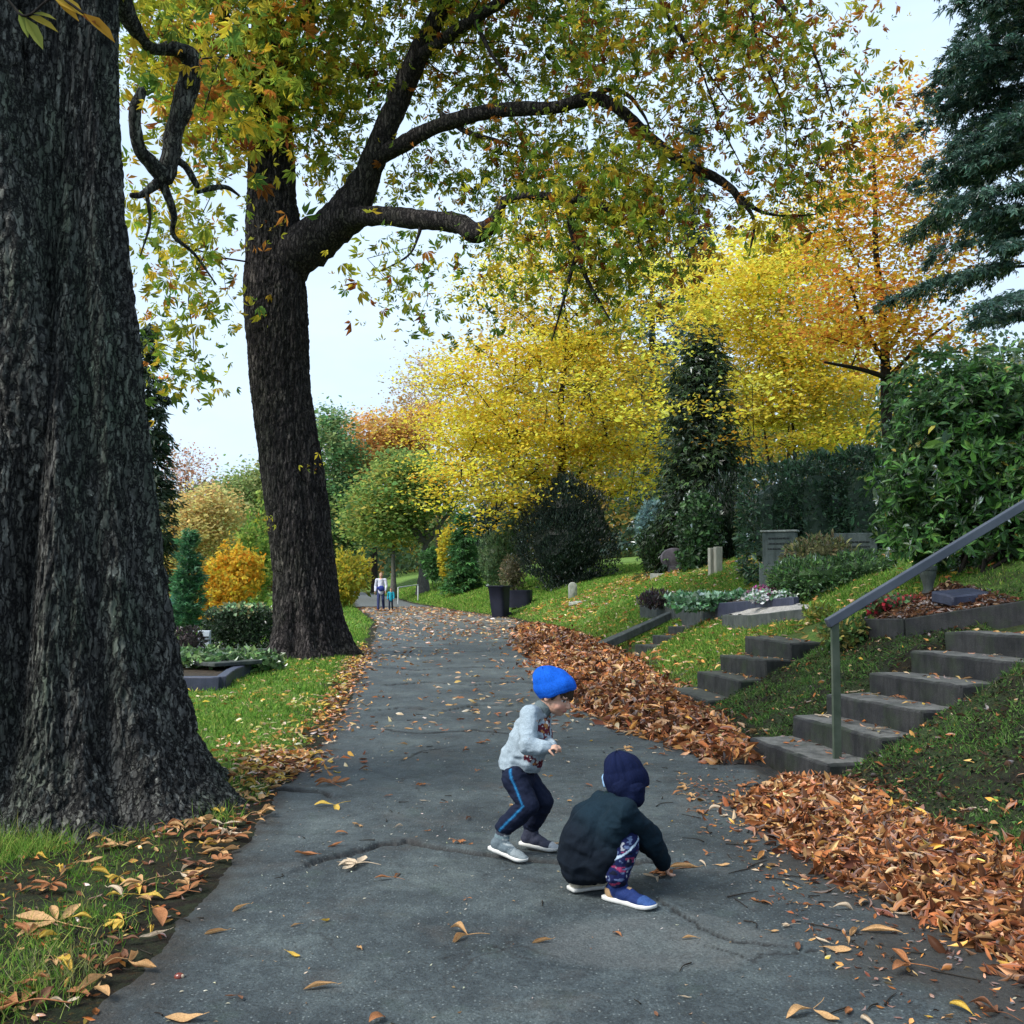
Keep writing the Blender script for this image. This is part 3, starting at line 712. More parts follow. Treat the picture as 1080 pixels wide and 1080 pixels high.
    leafcloud(rng, mb, A_, 10, .36, 'trio', .15, 1.0, CHN, [4, 4.5, 3, .8, .4, 2.5], 'rand', zs=.9); leafcloud(rng, mb, B_, 15, .36, 'trio', .125, 1.0, CHN, [4.5, 3.5, 2, 1.0, .5, 4], 'rand', zs=.9); leafcloud(rng, mb, D_, 14, .38, 'trio', .115, 1.0, CHN, [3, 3, 2.2, 2.6, 1.4, 2], 'rand', zs=.9)
    # stray sprouts on the trunk
    sp_ = np.array([at(280, 545, 18.7), at(283, 552, 18.7), at(330, 490, 18.75), at(285, 240, 18.75), at(300, 160, 18.7), at(290, 130, 18.6), at(270, 110, 18.6)])
    leafcloud(rng, mb, sp_, 9, .12, 'trio', .085, 1., CHN, [1, 3, 4, 2, 1, 1], 'hang')
    mb.build('crown', LM_SOFT, t, smooth=False)
limb_chestnut()

def stem(px, Y, py_top, r, lean=0., n=5, wig=.1, seed=0, topr=.10):
    rng = np.random.default_rng(seed + 77); b = onground(px, Y); zt = at(px, py_top, Y)[2]
    out = []
    for q in np.linspace(0, 1, n):
        out.append((np.array([b[0] + lean * q + wig * rng.normal() * q, Y + wig * rng.normal() * q, b[2] - .1 + (zt - b[2] + .1) * q]), r * (1 - (1 - topr) * q) * (1.25 if q == 0 else 1)))
    return b, out

# ---------- yellow trees over the graves
b, s = stem(592, 46, 300, .30, 0, 6, .15, 1)
tree('beech_tree', 'wide golden yellow beech rising behind the dark rounded yew bush', 'tree', b, [s],
     [pe(580, 430, 46, 125, 90, 5, 1.4), pe(510, 480, 44, 65, 70, 3.5, .8), pe(475, 430, 45, 40, 55, 2, .4), pe(650, 450, 45, 55, 80, 3.5, .7), pe(590, 330, 46, 95, 80, 4, 1.1), pe(600, 255, 46, 75, 55, 3, .7), pe(560, 520, 44, 95, 25, 3, .6), pe(655, 510, 43, 40, 25, 2, .3)],
     570, 112, .85, .150, YEL, [6, 4, 3, .8, .8], .75, seed=21, zs=.17, cl_jit=.28, rtip=.02, up=.4)
b, s = stem(842, 36, 330, .09, -.3, 5, .1, 2)
_, s2 = stem(826, 36.3, 350, .07, -.9, 5, .1, 3); _, s3 = stem(856, 35.8, 380, .07, .7, 5, .1, 4); _, s4 = stem(800, 36.6, 380, .06, -.3, 5, .1, 5); _, s5 = stem(834, 35.6, 360, .05, .1, 5, .12, 6)
tree('hornbeam_tree', 'many-stemmed yellow hornbeam spreading low above the laurel hedge', 'tree', b, [s, s2, s3, s4, s5],
     [pe(830, 400, 36, 85, 55, 3, 1.3), pe(785, 320, 37, 65, 55, 3, .9), pe(850, 330, 37, 75, 60, 3, 1), pe(800, 270, 38, 70, 35, 2.5, .6), pe(880, 430, 35, 60, 50, 2, .7), pe(830, 465, 35, 70, 36, 2, .5), pe(845, 250, 37, 60, 30, 2, .4), pe(730, 365, 30.5, 48, 50, .8, .8), pe(775, 440, 30.5, 40, 40, .8, .45), pe(710, 430, 30, 25, 45, .6, .3), pe(715, 300, 33, 50, 35, 2, .5), pe(770, 300, 35, 50, 40, 2, .5)],
     400, 130, .75, .13, YEL, [5, 3, 4, .8, 1.3], .75, seed=22, zs=.17, rtip=.012, cl_jit=.28, up=.4)
b, s = stem(945, 24, 120, .17, -.35, 7, .08, 7)
A0 = lambda x, y, r, Y=24: (at(x, y, Y), r)
tree('beech_tree', 'slender beech with thinning orange top, its dark ribs bare above the bright shrub', 'tree', b,
     [s, [A0(938, 390, .07), A0(915, 350, .05, 23.6), A0(893, 290, .03, 23.2)], [A0(940, 400, .07), A0(910, 390, .05, 23.4), A0(870, 382, .03, 22.9)], [A0(936, 370, .06), A0(968, 320, .04, 24.2), A0(1000, 270, .02, 24.4)], [A0(940, 395, .06), A0(975, 360, .04, 23.8), A0(1010, 335, .02, 23.6)], [A0(935, 330, .05), A0(905, 280, .03, 24.3), A0(880, 230, .015, 24.6)]],
     [pe(930, 200, 24, 70, 70, 2, 1), pe(880, 240, 24, 50, 60, 2, .8), pe(970, 270, 24, 60, 50, 2, .7), pe(900, 330, 23.5, 70, 55, 2, .9), pe(940, 120, 24, 45, 50, 1.5, .5), pe(970, 350, 23.5, 50, 40, 1.5, .6)],
     380, 40, .36, .105, [(.75, .45, .05), (.70, .30, .06), (.52, .18, .05), (.66, .52, .07), (.42, .36, .06)], [4, 3, 1.6, 2, 1], .75, seed=23, zs=.45, rtip=.007)

# ---------- conifers
def conifer(name, label, cat, px, Y, pybase, pytop, wpx, pal, seed, nb=150, size=.3, droop=.25, kind='spray', lm=None, zlow=.04, power=.8, r=None, dens=26, group=None, base=None, loose=.3, lean=0):
    rng = np.random.default_rng(seed); k = Y / FPX
    b = onground(px, Y) if base is None else base
    zb = b[2]; zt = at(px, pytop, Y)[2]; Ht = zt - zb; Wd = wpx * k
    t = thing(name, label, cat, b, group); mb = MB(); r = r or .018 * Ht
    zz = np.linspace(0, 1, 8); tr = np.stack([b[0] + lean * zz, b[1] + 0 * zz, zb - .1 + zz * (Ht + .1)], -1)
    tube(mb, tr, r * (1 - .93 * zz), 8, bark=.1)
    P, A, N = [], [], []
    for i in range(nb):
        q = zlow + (1 - zlow) * rng.random() ** 1.15; L = Wd * ((1 - q) ** power) * (.75 + .45 * rng.random()) + .03 * Wd
        a = rng.random() * 2 * np.pi; d = np.array([math.cos(a), math.sin(a), 0]); o = np.array([b[0] + lean * q, b[1], zb + q * Ht])
        tt = np.linspace(0, 1, 6); cur = o + d * L * tt[:, None] + np.array([0, 0, 1]) * (L * (.18 * tt - droop * 2 * tt ** 2))[:, None]
        tube(mb, cur, .012 * L * (1.1 - tt) + .004, 4, cap=False)
        m = int(dens * (.4 + .6 * L / Wd)); u = rng.random(m) ** .7; c = o + d * (L * u)[:, None] + np.array([0, 0, 1]) * (L * (.18 * u - droop * 2 * u ** 2))[:, None]
        sd = np.cross(d, [0, 0, 1]); c = c + sd * (rng.normal(size=(m, 1)) * .16 * L * (1.15 - u)[:, None]) + rng.normal(size=(m, 3)) * loose * size
        P.append(c); A.append(d * .8 + sd * rng.normal(size=(m, 1)) * .7 + np.array([0, 0, -1]) * (droop * (1 + rng.random((m, 1)) * 1.6)) + rng.normal(size=(m, 3)) * .25); N.append(np.array([0, 0, 1]) + rng.normal(size=(m, 3)) * .5)
    P = np.vstack(P); mb.build('trunk', MTWIG, t); ml = MB()
    scatter(ml, kind, P, np.vstack(A), np.vstack(N), size * np.exp(rng.normal(0, .25, len(P))), 1.0, palette(rng, len(P), pal, None, .22))
    ml.build('crown', lm or LM_DARK, t, smooth=False); return t
DK = [(.014, .030, .016), (.020, .042, .022), (.030, .055, .026)]
BL = [(.03, .065, .05), (.05, .10, .075), (.022, .05, .04)]
conifer('spruce_tree', 'tall blue-green spruce standing high behind the golden trees', 'tree', 735, 62, 560, 128, 62, BL, 31, 260, .55, .2)
conifer('spruce_tree', 'distant green spruce whose dark spire just shows between chestnut limb and beech crown', 'tree', 690, 70, 560, 190, 50, BL, 38, 180, .55, .2)
conifer('yew_tree', 'dark conical yew with ivy-green lower boughs between the golden beech and hornbeam', 'tree', 742, 32, 590, 352, 52, DK + [(.05, .10, .03)], 32, 430, .24, .3, dens=36, power=.42, loose=.9)
def cedar():
    Y = 17.5; b = onground(1135, Y); rng = np.random.default_rng(33)
    t = thing('cedar_tree', 'huge dark cedar with blue-green drooping boughs above the rhododendron', 'tree', b); mb = MB(); ml = MB()
    zz = np.linspace(0, 1, 9); tube(mb, np.stack([b[0] + 0 * zz, b[1] + 0 * zz, b[2] - .1 + 15 * zz], -1), .45 * (1 - .85 * zz), 12, bark=.15)
    P, A, N = [], [], []
    # boughs as seen: (tip px, tip py, tip Y, droop)
    B = []
    for i in range(150):
        q = rng.random(); z = b[2] + 4.2 + 11 * q; a = rng.uniform(-np.pi, np.pi)
        L = (3.3 - 1.5 * q) * (.55 + .5 * rng.random())
        if -np.pi * .25 < a < np.pi * .25: L *= 1
        B.append((z, a, L))
    for tx, ty in ((985, 215), (965, 110), (1000, 60), (992, 300), (1010, 345), (975, 165), (1020, 20), (985, 250), (1000, 185), (1000, -40), (975, 60), (1030, 270), (1005, 130), (1015, 320)):
        p = at(tx + 26, ty, Y - .8 + rng.normal() * .8); d = p - b; B.append((p[2] + .45, math.atan2(d[1], d[0]), np.hypot(d[0], d[1])))
    for z, a, L in B:
        d = np.array([math.cos(a), math.sin(a), 0]); o = np.array([b[0], b[1], z]); sd = np.cross(d, [0, 0, 1])
        tt = np.linspace(0, 1, 8); cur = o + d * L * tt[:, None] + np.array([0, 0, 1]) * (L * (.16 * tt - .30 * tt ** 2))[:, None]
        tube(mb, cur, .035 * (1.05 - tt) * (L / 3), 5, cap=False)
        for k in range(int(12 * L)):
            u = .25 + .75 * rng.random(); s_ = 1 if rng.random() < .5 else -1; l2 = L * .32 * (1.2 - u) * (.5 + rng.random())
            c0 = o + d * L * u + np.array([0, 0, 1]) * L * (.16 * u - .30 * u * u); d2 = unit(d * .8 + sd * s_ * .9)
            m = max(6, int(26 * l2 / .4)); v = rng.random(m); c = c0 + d2 * (l2 * v)[:, None] + np.array([0, 0, -1]) * (l2 * .35 * v ** 2)[:, None] + rng.normal(size=(m, 3)) * .035
            P.append(c); A.append(d2 + np.array([0, 0, -.55]) + rng.normal(size=(m, 3)) * .45); N.append(np.array([0, 0, 1]) + rng.normal(size=(m, 3)) * .5)
    P = np.vstack(P); n = len(P); col = palette(rng, n, [(.022, .055, .042), (.042, .098, .072), (.075, .155, .12)], None, .2)
    scatter(ml, 'spray', P, np.vstack(A), np.vstack(N), .12 * np.exp(rng.normal(0, .28, n)), 1., col)
    mb.build('trunk', MTWIG, t); ml.build('crown', LM_DARK, t, smooth=False)
cedar()

# ---------- shrubs and hedges: leaf shells over a leafy inner mass with stems
def bush(name, label, cat, base, ells, n, size, pal, w=None, seed=0, kind='card', wid=.6, lm=None, inner=.45, boxy=0, orient='out', group=None, stems=5, core=True, jit=.22, floor=True, bump_=.16, rs=.02, zlo=0., topcol=None):
    """ells: [cx,cy,cz,rx,ry,rz,(w)]; boxy>0 makes them clipped blocks"""
    rng = np.random.default_rng(seed); t = thing(name, label, cat, base, group); e = np.array([list(q)[:6] for q in ells], float)
    v = (e[:, 3] * e[:, 4] + e[:, 4] * e[:, 5] + e[:, 3] * e[:, 5]); i = rng.choice(len(e), n, p=v / v.sum())
    d = rdir(rng, n); rose = 9 if orient == 'rosette' else 1
    if rose > 1: d = np.repeat(d[::rose], rose, 0)[:n]; i = np.repeat(i[::rose], rose)[:n]
    if boxy:
        pw = boxy; d = d / ((np.abs(d) ** pw).sum(1, keepdims=True) ** (1 / pw))
    lump = 1 + bump_ * fbm(d * 2.3 + i[:, None] * 5.1, 3, seed) * 2
    u = np.where(rng.random(n) < .72, rng.uniform(.9, 1.06, n), rng.uniform(inner, .95, n))
    if rose > 1: u = np.repeat(u[::rose], rose)[:n]
    P = e[i, :3] + d * (u * lump)[:, None] * e[i, 3:6]
    if floor:
        g = H(P[:, 0], P[:, 1]) + .02 + zlo; P[:, 2] = np.where(P[:, 2] < g, g + rng.random(n) * .25 * np.minimum(1, e[i, 5]), P[:, 2])
    out = unit(d / e[i, 3:6] * e[i, 3:6].mean(1, keepdims=True))
    if orient == 'out': A = out + rng.normal(size=(n, 3)) * .6 + np.array([0, 0, .25]); N = np.array([0, 0, 1]) + out * .6 + rng.normal(size=(n, 3)) * .5
    elif orient == 'rosette':
        ax = unit(out * .7 + np.array([0, 0, .6]) + np.repeat(rng.normal(size=((n + rose - 1) // rose, 3)) * .45, rose, 0)[:n]); q = rdir(rng, n); q = unit(q - ax * (q * ax).sum(1, keepdims=True)); A = q + ax * rng.uniform(-.25, .55, (n, 1)); N = ax + .2 * q
    elif orient == 'lay': A = rdir(rng, n); N = out + rng.normal(size=(n, 3)) * .45
    elif orient == 'up': A = np.array([0, 0, 1]) + .5 * out + rng.normal(size=(n, 3)) * .35; N = out + rng.normal(size=(n, 3)) * .5
    else: A = np.array([0, 0, -1]) + .3 * out + rng.normal(size=(n, 3)) * .4; N = out + rng.normal(size=(n, 3)) * .5
    col = palette(rng, n, pal, w, jit) * np.exp(.35 * fbm(P * 1.6 / max(.4, e[:, 3].mean() * .5), 3, seed + 4))[:, None]
    mb = MB(); scatter(mb, kind, P, A, N, size * np.exp(rng.normal(0, .25, n)), wid, np.clip(col, .003, .8))
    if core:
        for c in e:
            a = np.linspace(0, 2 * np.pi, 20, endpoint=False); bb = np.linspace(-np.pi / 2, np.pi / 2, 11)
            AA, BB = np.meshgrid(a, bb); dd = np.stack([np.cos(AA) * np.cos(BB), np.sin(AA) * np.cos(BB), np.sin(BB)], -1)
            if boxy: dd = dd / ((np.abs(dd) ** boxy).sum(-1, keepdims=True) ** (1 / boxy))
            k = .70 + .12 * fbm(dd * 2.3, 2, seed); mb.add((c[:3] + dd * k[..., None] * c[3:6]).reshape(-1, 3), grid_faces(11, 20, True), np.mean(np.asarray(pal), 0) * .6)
    fo = mb.build('foliage', lm or LM_DARK, t, smooth=False)
    if stems:
        mb = MB(); bx = np.asarray(base, float)
        for k in range(stems):
            j = rng.integers(len(e)); tip = e[j, :3] + rdir(rng, 1)[0] * e[j, 3:6] * .6; st = bx + np.array([rng.normal() * .25 * e[0, 3], rng.normal() * .25 * e[0, 4], -.05]); st[2] = H(st[0], st[1]) - .05
            mid = (st + tip) / 2 + rng.normal(size=3) * .1; tube(mb, catmull(np.array([st, mid, tip]), 4), np.linspace(rs, rs * .4, 9), 5)
        mb.build('stem', MTWIG, t)
    return t
def ctr(px, py, Y, rx, ry, rz): c = at(px, py, Y); return [c[0], c[1], c[2], rx, ry, rz]
GRN = [(.035, .085, .022), (.055, .125, .03), (.085, .17, .04), (.025, .06, .02)]
bush('yew_bush', 'big rounded dark yew bush behind the small pale headstone', 'bush', onground(597, 42), [ctr(597, 575, 42, 1.95, 1.9, 1.85), ctr(598, 545, 42, 1.5, 1.5, 1.5), ctr(595, 520, 42, .6, .6, .75)], 28000, .13, [(.009, .017, .014), (.013, .025, .018), (.022, .038, .026)], seed=41, kind='card', wid=.35, orient='up', bump_=.2)
RH = 12.3
bush('rhododendron_bush', 'large glossy green rhododendron behind the steel handrail', 'bush', onground(1040, RH), [pe(1030, 470, RH, 85, 75, 1.1), pe(985, 500, RH + .4, 50, 80, .8), pe(1075, 430, RH, 55, 55, 1.0), pe(1000, 420, RH + .3, 55, 40, .7), pe(1090, 500, RH - .2, 70, 90, 1.0), pe(960, 545, RH + .7, 28, 45, .5), pe(1045, 565, RH + .2, 80, 40, .8), pe(1120, 560, RH + .2, 60, 45, .8)],
     34000, .108, [(.042, .11, .027), (.07, .18, .038), (.12, .27, .05), (.025, .065, .02), (.50, .40, .07)], [3, 4, 2.4, 3, .06], seed=42, kind='long', wid=.34, lm=LM_GLOSS, inner=.35, stems=14, rs=.03, bump_=.35, core=False, orient='rosette')
b = onground(862, 21)
bush('laurel_hedge', 'clipped dark laurel hedge with blue-green tips behind the headstones', 'hedge', b, [ctr(835, 555, 21, 1.0, .55, 1.15), ctr(885, 550, 20.6, 1.15, .55, 1.25), ctr(920, 545, 20.2, .8, .55, 1.25)], 16000, .12, [(.024, .058, .030), (.042, .10, .045), (.085, .17, .085)], seed=43, kind='long', wid=.40, lm=LM_GLOSS, boxy=5, orient='out', stems=4, bump_=.05)
bush('boxwood_shrub', 'low spreading shrub with bright green top over dark sides, in front of the headstones', 'shrub', onground(868, 16.2), [pe(865, 612, 16.2, 46, 22, .6), pe(905, 606, 16, 26, 22, .45), pe(838, 612, 16.3, 22, 17, .4)], 5200, .075, [(.03, .065, .03), (.05, .12, .035), (.09, .18, .05)], seed=44, kind='card', wid=.5, orient='out', boxy=3)
bush('pieris_shrub', 'bronze-tinged leafy shrub rising between two headstones', 'shrub', onground(862, 16.9), [pe(864, 585, 16.9, 34, 17, .4)], 1500, .085, [(.12, .13, .05), (.17, .13, .07), (.07, .11, .04), (.2, .2, .08)], seed=45, kind='long', wid=.35, orient='out', floor=False)
bush('spruce_shrub', 'small powder-blue spruce peeping over a dark round shrub', 'shrub', onground(690, 34.5), [pe(690, 556, 34.5, 17, 24, .55)], 2400, .15, [(.13, .23, .24), (.2, .32, .33), (.09, .17, .17)], seed=46, kind='spray', wid=1., orient='out')
bush('yew_bush', 'squat dark round bush behind the oval headstone', 'bush', onground(697, 32), [pe(697, 580, 32, 23, 25, .7)], 3600, .12, [(.016, .035, .014), (.03, .065, .02), (.012, .024, .012)], seed=47, wid=.4, orient='up')
bush('yew_bush', 'round-sided black-green bush beside the twin stone posts', 'bush', onground(768, 30), [pe(768, 555, 30, 25, 48, .8)], 4200, .13, [(.010, .02, .012), (.016, .032, .016)], seed=48, wid=.4, orient='up')
bush('ivy_bush', 'mid-green ivy bush between the oval stone and the twin posts', 'bush', onground(737, 29), [pe(738, 555, 29, 22, 38, .6), pe(728, 590, 28.8, 14, 14, .4)], 2600, .13, [(.03, .07, .025), (.05, .11, .035), (.02, .045, .02)], seed=49, wid=.7, orient='lay')
# row of shrubs behind the bin
conifer('thuja_tree', 'bright green bushy conifer leaning over the grass bank before the willow', 'tree', 489, 54, 620, 540, 21, [(.03, .10, .03), (.05, .15, .04), (.07, .19, .05)], 51, 150, .26, .1, dens=30, power=.55, zlow=.02)
bush('weeping_shrub', 'dark weeping evergreen drooping behind the bright green conifer', 'shrub', onground(520, 60), [pe(520, 550, 60, 16, 25, .9), pe(515, 580, 60, 11, 22, .7)], 2600, .4, [(.015, .035, .022), (.025, .055, .03)], seed=52, wid=.25, orient='down')
bush('cypress_shrub', 'pale grey-green feathery shrub next to the rounded yew', 'shrub', onground(528, 48), [pe(525, 590, 48, 18, 28, .8), pe(540, 575, 48, 14, 32, .7)], 3600, .2, [(.10, .17, .07), (.15, .21, .10), (.07, .13, .06)], seed=53, kind='spray', wid=1., orient='up')
bush('beech_shrub', 'small coppery brown shrub at the foot of the grey-green cypress', 'shrub', onground(541, 45), [pe(541, 604, 45, 12, 18, .5)], 900, .13, [(.16, .16, .09), (.22, .18, .11)], seed=54, wid=.6)
bush('laurel_shrub', 'fresh green shrub under the oak beside the far path', 'shrub', onground(461, 62), [pe(462, 598, 62, 13, 14, .7), pe(455, 590, 62, 10, 10, .5)], 1500, .22, [(.05, .13, .04), (.07, .18, .05)], seed=55, wid=.6)
bush('yellow_shrub', 'low yellow-green shrub glowing beside the far bend of the path', 'shrub', onground(368, 50), [pe(369, 606, 50, 19, 22, 1.0), pe(360, 622, 49, 13, 14, .7)], 2800, .17, [(.55, .42, .05), (.42, .38, .06), (.25, .3, .05)], seed=56, wid=.7, lm=LM_SOFT, bump_=.5, core=False)
bush('dogwood_shrub', 'slim golden shrub between bright conifer and fresh green shrub', 'shrub', onground(472, 60), [pe(471, 585, 60, 7, 26, .5)], 900, .2, [(.6, .46, .05), (.4, .38, .05)], seed=57, wid=.7, lm=LM_SOFT)

# ---------- far trees at the bend
b, s = stem(446, 66, 545, .42, .2, 5, .1, 8)
O0 = lambda x, y, r, Y=66: (at(x, y, Y), r)
tree('oak_tree', 'spreading green oak with forked grey trunk where the path bends', 'tree', b, [s, [O0(446, 572, .3), O0(438, 560, .25), O0(425, 548, .15), O0(405, 540, .07)], [O0(447, 572, .3), O0(457, 562, .25), O0(466, 550, .15), O0(480, 535, .07)]],
     [pe(425, 530, 66, 50, 32, 3.5), pe(450, 510, 66, 30, 26, 3), pe(400, 548, 65, 30, 22, 2.5), pe(420, 500, 66, 28, 22, 2.5)], 190, 85, .75, .26, [(.19, .30, .08), (.30, .36, .10), (.13, .24, .08), (.46, .40, .10)], [4, 3, 2, 1.2], seed=61, bark=MGREY)
b, s = stem(415, 72, 545, .24, 0, 5, .05, 9)
tree('pine_tree', 'straight grey trunk with a thin yellowing crown behind the walking woman', 'tree', b, [s], [pe(414, 560, 72, 20, 16, 1.5), pe(410, 545, 72, 14, 14, 1.2)], 60, 60, .5, .25, [(.4, .32, .05), (.12, .17, .05)], seed=62, bark=MGREY)
def fartree(name, label, px, Y, top, ells, pal, w=None, ncl=150, nper=80, spread=.9, size=.3, seed=0, **k):
    b, s = stem(px, Y, top, .3, .2, 5, .2, seed); return tree(name, label, 'tree', b, [s], ells, ncl, nper, spread, size, pal, w, seed=seed, rtip=.02, **k)
fartree('maple_tree', 'soft orange maple crown above the spreading oak', 395, 92, 460, [pe(395, 478, 92, 40, 40, 4), pe(425, 465, 92, 28, 30, 3), pe(375, 520, 90, 20, 40, 3), pe(440, 440, 95, 20, 20, 3, .5)], [(.60, .33, .10), (.58, .40, .12), (.50, .26, .10)], None, 200, 90, .9, .32, 63)
fartree('lime_tree', 'dark green tree between the second trunk and the orange maple', 352, 84, 470, [pe(352, 485, 84, 24, 48, 3), pe(360, 545, 84, 18, 50, 3), pe(345, 450, 86, 14, 18, 2, .6)], [(.10, .21, .09), (.16, .27, .12), (.24, .30, .12)], None, 170, 90, .8, .3, 64)
fartree('bare_tree', 'nearly bare pinkish tree top beyond the orange maple', 462, 105, 400, [pe(455, 410, 105, 38, 42, 4), pe(425, 440, 105, 20, 24, 3)], [(.45, .30, .2), (.5, .4, .2)], None, 200, 12, .9, .3, 65)
# left gap between the two trunks
conifer('cypress_tree', 'narrow green cypress column standing in the gap between the trunks', 'tree', 199, 31, 660, 562, 17, [(.06, .19, .09), (.09, .26, .11), (.05, .13, .07)], 71, 190, .17, -.2, dens=26, power=.4, zlow=.0)
bush('acer_bush', 'bright orange acer bush glowing behind the box hedge', 'bush', onground(240, 36), [pe(240, 610, 36, 31, 28, 1.0), pe(228, 640, 36, 24, 20, .9), pe(256, 595, 36, 18, 16, .7)], 7500, .13, [(.75, .34, .035), (.72, .42, .045), (.62, .42, .06), (.5, .42, .06)], seed=72, wid=.7, lm=LM_SOFT, orient='lay', bump_=.5, core=False)
bush('elder_bush', 'yellow-green loose bush at the side of the orange acer', 'bush', onground(268, 40), [pe(268, 600, 40, 18, 50, 1.0), pe(210, 652, 38, 18, 18, .8)], 4200, .17, [(.22, .33, .07), (.3, .36, .08), (.14, .25, .06)], seed=73, wid=.7, lm=LM_SOFT, bump_=.5, core=False)
bush('juniper_shrub', 'blue-green shrub low between cypress column and clipped hedge', 'shrub', onground(190, 34), [pe(188, 650, 34, 12, 22, .5)], 1300, .13, [(.07, .19, .16), (.1, .25, .2)], seed=74, wid=.6)
fartree('birch_tree', 'yellow birch crown behind the cypress column', 195, 70, 540, [pe(200, 560, 70, 45, 38, 3), pe(180, 590, 70, 25, 40, 3), pe(225, 540, 70, 20, 25, 2)], [(.60, .48, .18), (.52, .48, .2), (.58, .38, .14)], None, 150, 80, .75, .26, 75)
fartree('willow_tree', 'pale green feathery tree showing close behind the second chestnut trunk', 270, 88, 520, [pe(268, 545, 88, 36, 46, 4), pe(255, 590, 86, 30, 40, 3), pe(285, 520, 88, 24, 30, 3)], [(.26, .33, .12), (.34, .38, .15), (.2, .28, .1)], None, 190, 80, .9, .3, 76)
fartree('bare_tree', 'almost leafless reddish tree against the sky beside the big trunk', 195, 110, 500, [pe(200, 525, 110, 36, 45, 4), pe(185, 495, 110, 24, 30, 3)], [(.45, .22, .14), (.45, .3, .2)], None, 240, 10, .9, .3, 77)
conifer('fir_tree', 'dark fir half hidden behind the massive trunk', 'tree', 152, 44, 660, 345, 42, DK, 78, 230, .4, .25, dens=26, power=.7)
# woods closing the view behind
def woods():
    rng = np.random.default_rng(81); mb = MB(); P = []; cols = []
    for k in range(150):
        px = rng.uniform(-250, 1400); Y = rng.uniform(110, 190)
        if px < 480: top = rng.uniform(500, 565)
        else: top = rng.uniform(330, 480)
        c = at(px, top, Y); r = rng.uniform(4, 8); g = float(H(c[0], Y, False)); z0 = c[2] - r
        if 330 < px < 480: c[2] = min(c[2], at(px, 540, Y)[2])
        pal = [(.12, .17, .07), (.2, .22, .08), (.42, .28, .09), (.5, .36, .1), (.08, .13, .07)][rng.integers(5)]
        m = 1700; d = rdir(rng, m); d = d * (1 + .3 * fbm(d * 2 + k, 3, 5))[:, None]; Q = np.stack([c[0] + d[:, 0] * r, c[1] + d[:, 1] * r, (g + c[2]) / 2 + d[:, 2] * (c[2] - g) / 2 * 1.05], -1) + rng.normal(size=(m, 3)) * .6
        P.append(Q); cols.append(palette(rng, m, [pal], None, .2))
    P = np.vstack(P); n = len(P)
    scatter(mb, 'card', P, rdir(rng, n), rdir(rng, n), rng.uniform(.35, .9, n), .9, np.vstack(cols))
    tag(mb.build('woods', LM_SOFT, smooth=False), 'mixed autumn woods closing the view behind the cemetery', 'woods', kind='stuff')
woods()
# ------------------------------------------------------------------ stone steps, handrail, graves
def stonemat(name, c1, c2, moss=(.03, .05, .018), mossamt=.6, scale=6, rough=.85, spec=.3, speck=.5, bmp=.5, skylit=None):
    m, nt, out = nodes(name)
    p = nd(nt, 'ShaderNodeBsdfPrincipled', Roughness=rough); p.inputs['Specular IOR Level'].default_value = spec
    c = ramp(nt, noise(nt, scale, 6, .65), [(.3, c1), (.7, c2)])
    c = mixc(nt, speck, c, ramp(nt, noise(nt, 110, 3, .7), [(.35, (.6, .6, .6)), (.65, (1.4, 1.4, 1.4))]), 'MULTIPLY')
    c = mixc(nt, ramp(nt, noise(nt, 3.2, 6, .7), [(.48, (0, 0, 0)), (.72, (mossamt,) * 3)]), c, moss)
    if skylit:   # top faces painted paler than risers, putting light from above into the colour
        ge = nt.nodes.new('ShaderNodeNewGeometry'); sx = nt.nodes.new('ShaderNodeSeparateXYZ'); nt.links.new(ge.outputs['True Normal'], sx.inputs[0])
        wn = ramp(nt, noise(nt, 4, 6, .7), [(.3, (.25, .25, .25)), (.6, (1, 1, 1))]); tp = ramp(nt, sx.outputs[2], [(.75, (0, 0, 0)), (.92, (1, 1, 1))]); c = mixc(nt, mixc(nt, 1., tp, wn, 'MULTIPLY'), c, skylit)
    st = ramp(nt, noise(nt, 3.5, 5, .7, stretch=(4, 4, .5)), [(.45, (1, 1, 1)), (.65, (.5, .52, .5))]); c = mixc(nt, .8, c, st, 'MULTIPLY')
    nt.links.new(c, p.inputs['Base Color']); nt.links.new(bump(nt, noise(nt, 70, 5, .7), bmp, .008), p.inputs['Normal'])
    nt.links.new(p.outputs[0], out.inputs[0]); return m
MSTEP = stonemat('weathered_concrete', (.014, .015, .018), (.045, .045, .045), mossamt=.6, scale=5, skylit=(.15, .148, .138))
MSTEPD = stonemat('dark_mossy_concrete', (.014, .016, .017), (.045, .047, .044), mossamt=.7, skylit=(.075, .08, .068))
MKERB = stonemat('grey_granite_kerb', (.034, .042, .043), (.085, .095, .09), mossamt=.5)
MKERBD = stonemat('blue_black_granite', (.02, .024, .05), (.045, .05, .085), mossamt=.1, rough=.5, spec=.5)
MHEAD = stonemat('grey_green_headstone', (.07, .09, .085), (.12, .145, .135), mossamt=.25)
MOVAL = stonemat('dark_purple_stone', (.05, .045, .06), (.10, .09, .11), mossamt=.2)
MPALE = stonemat('pale_lichen_stone', (.25, .26, .24), (.42, .43, .38), (.15, .18, .10), .4)
MWOOD = solid('weathered_grey_wood', (.26, .25, .2), (.46, .44, .36), 9, .9, .5, .01, 40, stretch=(6, 6, .6))
MGRAV = stonemat('pale_gravel', (.22, .21, .20), (.45, .43, .4), mossamt=.2, scale=40, speck=1., bmp=1.)
MSOIL = stonemat('grave_soil', (.015, .011, .008), (.06, .04, .022), mossamt=.2, scale=20, bmp=1.)
MINSCR = solid('engraved_dark_lettering', (.03, .035, .035), rough=.9, bmp=0)
